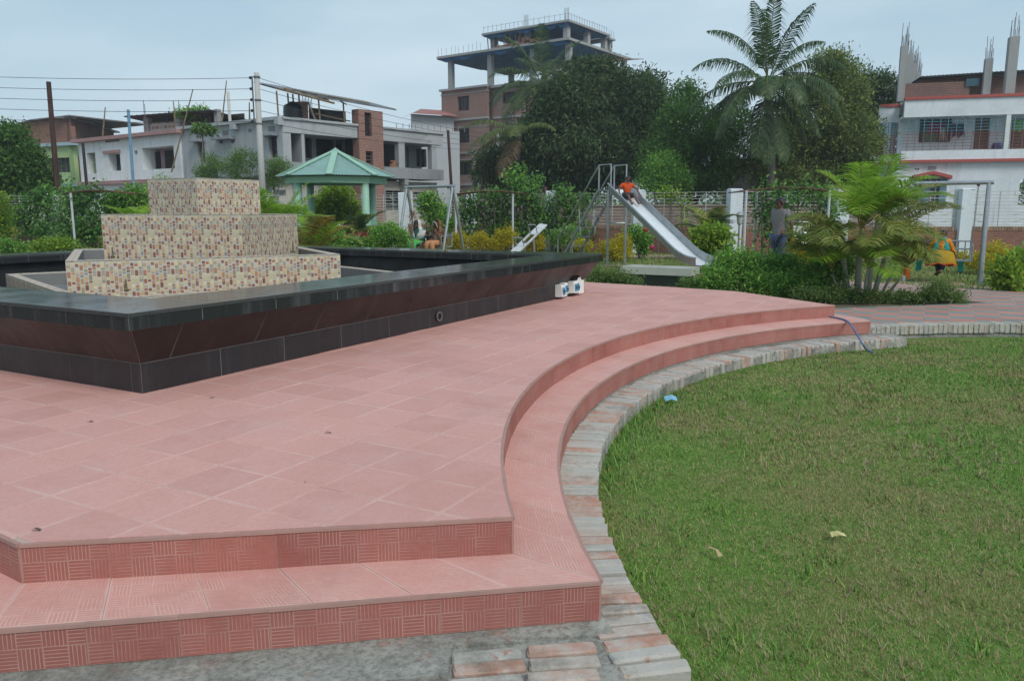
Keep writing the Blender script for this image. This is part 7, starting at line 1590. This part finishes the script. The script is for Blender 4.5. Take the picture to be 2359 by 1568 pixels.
def trousers(t, J, mat, s=1.0, to=.95, r=(.10, .088, .068, .06), nm='trousers'):
    pe = J['pelvis']; chains = []
    for q in ('l', 'r'):
        hp, kn, an = J['hip' + q], J['kn' + q], J['an' + q]
        c = [(pe, .145 * s, .12 * s), (hp, r[0] * s), ((hp + kn) / 2, r[1] * s), (kn, r[2] * s)]
        if to > 0: c.append((kn.lerp(an, to), r[3] * s))
        chains.append(c)
    return skin_obj(nm, chains, mat, t)
def loft(rings):
    m = MB(); n_ = 24; rows = []
    for c, rx, ry, al, *wv in rings:
        wv = wv[0] if wv else 0
        rows.append([Vector(c) + Vector(((rx * (1 + wv * math.sin(7 * a))) * math.cos(a), ry * math.sin(a) * math.cos(al), ry * math.sin(a) * math.sin(al) + wv * .1 * math.sin(6 * a))) for a in [2 * math.pi * k / n_ for k in range(n_ + 1)]])
    m.sheet(rows); return m
def checks(c1, c2, sc_):
    n = NT('checked_cloth'); w_ = n.n('ShaderNodeTexChecker'); n.t.links.new(n.tc('Object'), w_.inputs[0]); w_.inputs['Scale'].default_value = sc_; n.set(w_.inputs[1], c1); n.set(w_.inputs[2], c2); return n.fin(w_.outputs[0], .85, 0, .2)
def floral(cols, sc_):
    n = NT('printed_cloth'); v_ = n.n('ShaderNodeTexVoronoi'); v_.inputs['Scale'].default_value = sc_; n.t.links.new(n.tc('Object'), v_.inputs['Vector']); sp_ = n.n('ShaderNodeSeparateColor'); n.t.links.new(v_.outputs['Color'], sp_.inputs[0]); return n.fin(n.ramp(sp_.outputs[0], [(i / len(cols), c) for i, c in enumerate(cols)], 'CONSTANT'), .85, 0, .2)
def cloth_m(c): return paint(c, .85, .2, 6, 0, .2)
# ---- standing man, hands behind his back
mp_ = at(780.5, HOR, 16.2)
J = dict(pelvis=V3(0, 0, .95), chest=V3(0, .0, 1.30), neck=V3(0, -.01, 1.47), head=V3(0, -.03, 1.585), face=V3(-.1, -1, .02),
         shl=V3(-.18, .01, 1.40), shr=V3(.18, .01, 1.40), ell=V3(-.25, .07, 1.13), elr=V3(.25, .07, 1.13), wrl=V3(-.14, .19, .93), wrr=V3(.16, .19, .92), hal=V3(-.07, .20, .87), har=V3(.10, .20, .85),
         hipl=V3(-.09, 0, .88), hipr=V3(.09, 0, .88), knl=V3(-.10, -.01, .48), knr=V3(.10, -.01, .48), anl=V3(-.10, .02, .085), anr=V3(.10, .02, .085), tol=V3(-.12, -.12, .03), tor=V3(.12, -.12, .03))
t, H = figure('person', 'man in a checked short-sleeved shirt and blue jeans standing with hands behind his back', (mp_.x, 16.2, .155), R(-62), J, SK2, glasses=True)
shirt(t, J, checks((.08, .07, .07), (.31, .29, .285), 55), hem=-.17, infl=.03); trousers(t, J, cloth_m((.055, .08, .125)))
for q in 'lr': local('shoe', MB().ball(J['an' + q].lerp(J['to' + q], .55) + V3(0, 0, -.02), (.05, .13, .045), 10, 6), cloth_m((.04, .03, .025)), t)
# ---- boy on the slide
bp_ = sp(.13, 0, .0); s = .68
J = dict(pelvis=V3(0, 0, .085), chest=V3(0, .03, .30), neck=V3(0, .01, .415), head=V3(.0, -.02, .50), face=V3(.12, -1, -.30),
         shl=V3(-.125, .02, .36), shr=V3(.125, .02, .36), ell=V3(-.235, .03, .24), elr=V3(.225, -.06, .25), wrl=V3(-.25, -.06, .145), wrr=V3(.25, -.20, .135), hal=V3(-.25, -.10, .10), har=V3(.255, -.26, .07),
         hipl=V3(-.065, -.02, .075), hipr=V3(.065, -.02, .075), knl=V3(-.09, -.25, .07), knr=V3(.085, -.25, .08), anl=V3(-.085, -.46, -.16), anr=V3(.10, -.48, -.15), tol=V3(-.10, -.54, -.10), tor=V3(.15, -.57, -.09))
t, H = figure('person', 'small boy in an orange shirt and dark shorts sliding down the metal chute', bp_, math.atan2(SD.x, -SD.y), J, SK2, scale=s)
shirt(t, J, cloth_m((.52, .075, .018)), s, .72, hem=-.07, infl=.02, low=.165); trousers(t, J, checks((.03, .035, .045), (.06, .06, .065), 14), s, 0, (.125, .115, .10, .1), 'shorts')
local('collar', MB().tube([J['neck'] + V3(.055 * math.cos(a), -.05 * math.sin(a), -.03 + .015 * math.sin(a)) for a in np.linspace(-.4, 3.5, 10)], .014, 6), cloth_m((.45, .06, .015)), t)
# ---- women and child on the left swing
sd_, nn_ = SWL[1], SWL[2]; rotL = math.atan2(nn_.x, -nn_.y)
def seatpt(off, dn=0.0): p = slc + sd_ * off + nn_ * dn; return Vector((p.x, p.y, .535))
def seated(lean=0.0, s=1.0, ghand=None):
    return {k: v_ * s for k, v_ in dict(pelvis=V3(0, .02, .10), chest=V3(0, .02 - lean * .3, .38), neck=V3(0, -.01 - lean * .5, .54), head=V3(0, -.05 - lean * .65, .645), face=V3(0, -1, -.35),
        shl=V3(-.17, .01 - lean * .4, .47), shr=V3(.17, .01 - lean * .4, .47), ell=V3(-.22, -.02, .22), elr=V3(.22, -.02, .22), wrl=V3(-.12, -.22, .20), wrr=V3(.12, -.22, .20), hal=V3(-.09, -.28, .19), har=V3(.09, -.28, .19),
        hipl=V3(-.09, -.03, .09), hipr=V3(.09, -.03, .09), knl=V3(-.11, -.42, .10), knr=V3(.11, -.42, .10), anl=V3(-.11, -.40, -.33), anr=V3(.11, -.40, -.33), tol=V3(-.12, -.53, -.385), tor=V3(.12, -.53, -.385)).items()}
def scarf(t, J, H, mat, wd=1.0, low=.16, nm='headscarf', open_=62):
    h_, nk, ch = J['head'], J['neck'], J['chest']; rows = []
    spec = [(h_ + V3(0, .015, .125), .02, .02), (h_ + V3(0, .015, .115), .075, .085), (h_ + V3(0, .012, .06), .115, .118), (h_ + V3(0, .015, -.02), .118, .118), (h_ + V3(0, .02, -.09), .115, .115), (nk + V3(0, 0, -.02), .15 * wd, .13), (ch + V3(0, 0, .05), .235 * wd, .155), (ch + V3(0, 0, -.05), .25 * wd, .17), (ch + V3(0, 0, -low), .245 * wd, .18)]
    for i, (c, rx, ry) in enumerate(spec):
        op = R(open_) if i < 5 else R(max(6, open_ - 16 * (i - 4)))
        rows.append([Vector(c) + V3(rx * (1 + .04 * math.sin(k * 1.9 + i)) * math.cos(a), ry * (1 + .05 * math.sin(k * 2.3)) * math.sin(a), 0) for k, a in enumerate(np.linspace(-math.pi / 2 + op, 1.5 * math.pi - op, 25))])
    m = MB(); m.sheet(rows); o = local(nm, m, mat, t); md = o.modifiers.new('thick', 'SOLIDIFY'); md.thickness = .012; return o
def lap(t, J, mat, nm='tunic_skirt', s=1.0):
    pe, k1, k2 = J['pelvis'], J['knl'], J['knr']; kc = (k1 + k2) / 2
    return local(nm, loft([(pe + V3(0, .02, .14) * s, .165 * s, .13 * s, 0), (pe + V3(0, -.05, .03) * s, .215 * s, .19 * s, -.25), (kc.lerp(pe, .45) + V3(0, 0, .0), .235 * s, .14 * s, -1.0, .03), (kc + V3(0, .02, -.01) * s, .245 * s, .125 * s, -1.35, .04), (kc + V3(0, -.05, -.13) * s, .25 * s, .11 * s, -.9, .07), (kc + V3(0, -.03, -.20) * s, .25 * s, .10 * s, -.3, .1)]), mat, t)
J = seated(.12); J['face'] = V3(.25, -1, -.75); J['ell'] = V3(-.27, -.10, .20); J['wrl'] = V3(-.13, -.20, .45); J['hal'] = V3(-.06, -.20, .53)
t, H = figure('person', 'woman in a white and teal headscarf on the left swing', seatpt(-.42), rotL, J, SK1)
M_teal = checks((.02, .14, .12), (.10, .30, .26), 22); shirt(t, J, M_teal, sleeve=1.05, hem=0, nm='tunic'); trousers(t, J, cloth_m((.03, .25, .26))); lap(t, J, cloth_m((.08, .36, .10))); scarf(t, J, H, cloth_m((.56, .53, .50)))
local('scarf_border', MB().tube([J['chest'] + V3(.25 * math.cos(a), .175 * math.sin(a), -.155) for a in np.linspace(-2.9, -.2, 12)], .03, 6), M_teal, t)
for q in 'lr': local('sleeve_cuff', MB().tube([J['el' + q] + V3(0, 0, -.01), J['el' + q].lerp(J['wr' + q], .3)], [.062, .055], 10), cloth_m((.03, .30, .07)), t)
J = seated(.05); J['face'] = V3(-.30, -1, -.25); J['elr'] = V3(.22, -.06, .23); J['wrr'] = V3(.06, -.19, .42); J['har'] = V3(-.0, -.18, .50)
t, H = figure('person', 'woman in a brown patterned shawl and peach trousers on the left swing', seatpt(.38), rotL, J, SK2)
M_brn = floral([(.20, .055, .02), (.10, .05, .03), (.24, .20, .15), (.14, .10, .02), (.22, .08, .03)], 48); shirt(t, J, M_brn, sleeve=1.3, hem=0, nm='tunic'); trousers(t, J, cloth_m((.46, .22, .11)), r=(.115, .105, .09, .08)); scarf(t, J, H, M_brn, 1.05, .22)
local('scarf_trim', MB().tube([H(.118 * math.cos(a), .07, .125 * math.sin(a) - .0) for a in np.linspace(-.6, 3.75, 16)], .012, 6), cloth_m((.55, .52, .44)), t); local('scarf_end', MB().sheet([[J['chest'] + V3(-.03 + .10 * u_, -.17 - .03 * v_, .04 - .34 * v_) for u_ in (0, .5, 1)] for v_ in np.linspace(0, 1, 5)]), cloth_m((.20, .19, .17)), t)
J = seated(.0, .58); J['face'] = V3(-.55, -1, -.05)
J = {k: (v_ if k == 'face' else v_) for k, v_ in J.items()}; J['head'] = J['head'] + V3(0, 0, .025)
t, H = figure('person', 'toddler in a black shirt sitting between the two women', seatpt(.02, .10), rotL, J, SK2, scale=.66); shirt(t, J, cloth_m((.012, .012, .016)), .64, .9, hem=0); trousers(t, J, cloth_m((.02, .02, .025)), .62, 0, (.11, .1, .085, .08), 'shorts')
local('shirt_print', MB().ball(J['chest'] + V3(-.03, -.085, -.03), (.028, .012, .05), 8, 6), cloth_m((.55, .55, .55)), t)
# ---- woman in orange on the right swing
sd_, nn_ = SWR[1], SWR[2]; s = .80; so = src_ + sd_ * -.02 + nn_ * .05
J = {k: v_ * s for k, v_ in dict(pelvis=V3(0, .04, .10), chest=V3(0, .12, .36), neck=V3(0, .14, .52), head=V3(.02, .10, .63), face=V3(.2, -1, -.1), shl=V3(-.17, .13, .46), shr=V3(.17, .13, .46), ell=V3(-.27, .10, .22), elr=V3(.27, .10, .22), wrl=V3(-.29, -.02, .04), wrr=V3(.29, -.02, .04), hal=V3(-.29, -.06, .0), har=V3(.29, -.06, .0),
     hipl=V3(-.09, -.02, .09), hipr=V3(.09, -.02, .09), knl=V3(-.10, -.42, .09), knr=V3(.10, -.42, .09), anl=V3(-.04, -.46, -.33), anr=V3(.01, -.56, -.28), tol=V3(-.12, -.58, -.37), tor=V3(-.07, -.68, -.30)).items()}
t, H = figure('person', 'woman in an orange and yellow dress with a teal scarf sitting on the right swing', (so.x, so.y, .60), math.atan2(nn_.x, -nn_.y), J, SK1, scale=s)
M_or, M_ye, M_re, M_tq = cloth_m((.62, .22, .012)), cloth_m((.38, .24, .02)), cloth_m((.60, .07, .02)), cloth_m((.02, .30, .26))
shirt(t, J, M_or, s, 1.85, hem=0, nm='dress_top'); trousers(t, J, cloth_m((.012, .012, .02)), s, .95, nm='leggings')
pe, kc = J['pelvis'], (J['knl'] + J['knr']) / 2
local('skirt', loft([(pe + V3(0, .04, .16) * s, .15 * s, .125 * s, 0), (pe + V3(0, -.03, .05) * s, .20 * s, .19 * s, -.25, .02), (kc.lerp(pe, .4) + V3(0, 0, .02), .26 * s, .17 * s, -.95, .04)]), M_or, t)
local('red_hem', loft([(kc.lerp(pe, .42) + V3(0, 0, .02), .262 * s, .172 * s, -.95, .05), (kc.lerp(pe, .15) + V3(0, 0, .02), .33 * s, .175 * s, -1.1, .08)]), M_re, t)
local('underskirt', loft([(kc.lerp(pe, .16) + V3(0, 0, .015), .30 * s, .16 * s, -1.1, .05), (kc + V3(0, -.03, -.08) * s, .30 * s, .13 * s, -.8, .10), (kc + V3(0, -.04, -.20) * s, .31 * s, .12 * s, -.25, .16)]), M_ye, t); local('skirt_trim', loft([(kc + V3(0, -.04, -.195) * s, .315 * s, .124 * s, -.25, .16), (kc + V3(0, -.04, -.225) * s, .318 * s, .126 * s, -.25, .16)]), M_re, t)
local('bodice', MB().ball(J['chest'] + V3(0, -.085, -.01), (.07, .035, .10), 12, 8), floral([(.60, .07, .02), (.62, .22, .012), (.55, .35, .04)], 45), t)
for q in (-1, 1):
    local('scarf', MB().sheet([[J['neck'] + V3(q * (.05 + .10 * v_) + .055 * u_, -.075 - .09 * math.sin(v_ * 2.4) + .03 * abs(u_), -.01 - .40 * v_) for u_ in (-1, -.4, .3, 1)] for v_ in np.linspace(0, 1, 9)]), M_tq, t)
    local('scarf_tail', MB().sheet([[V3(q * .38 + .05 * u_, .08, -.05 - .20 * v_) for u_ in (-1, -.3, .4, 1)] for v_ in np.linspace(0, 1, 6)]), M_tq, t)
    local('cuff', MB().tube([J['wr' + 'lxr'[q + 1]] + V3(0, .03, .03), J['wr' + 'lxr'[q + 1]]], .045, 10), M_re, t)
local('scarf_loop', MB().tube([J['neck'] + V3(.075 * math.cos(a), -.065 * math.sin(a) * -1 * -1, -.005) for a in np.linspace(-.3, 3.45, 12)], .026, 7), M_tq, t)
for q in 'lr': local('shoe', MB().ball(J['an' + q].lerp(J['to' + q], .6), (.04, .10, .035), 10, 6), cloth_m((.045, .03, .022)), t)
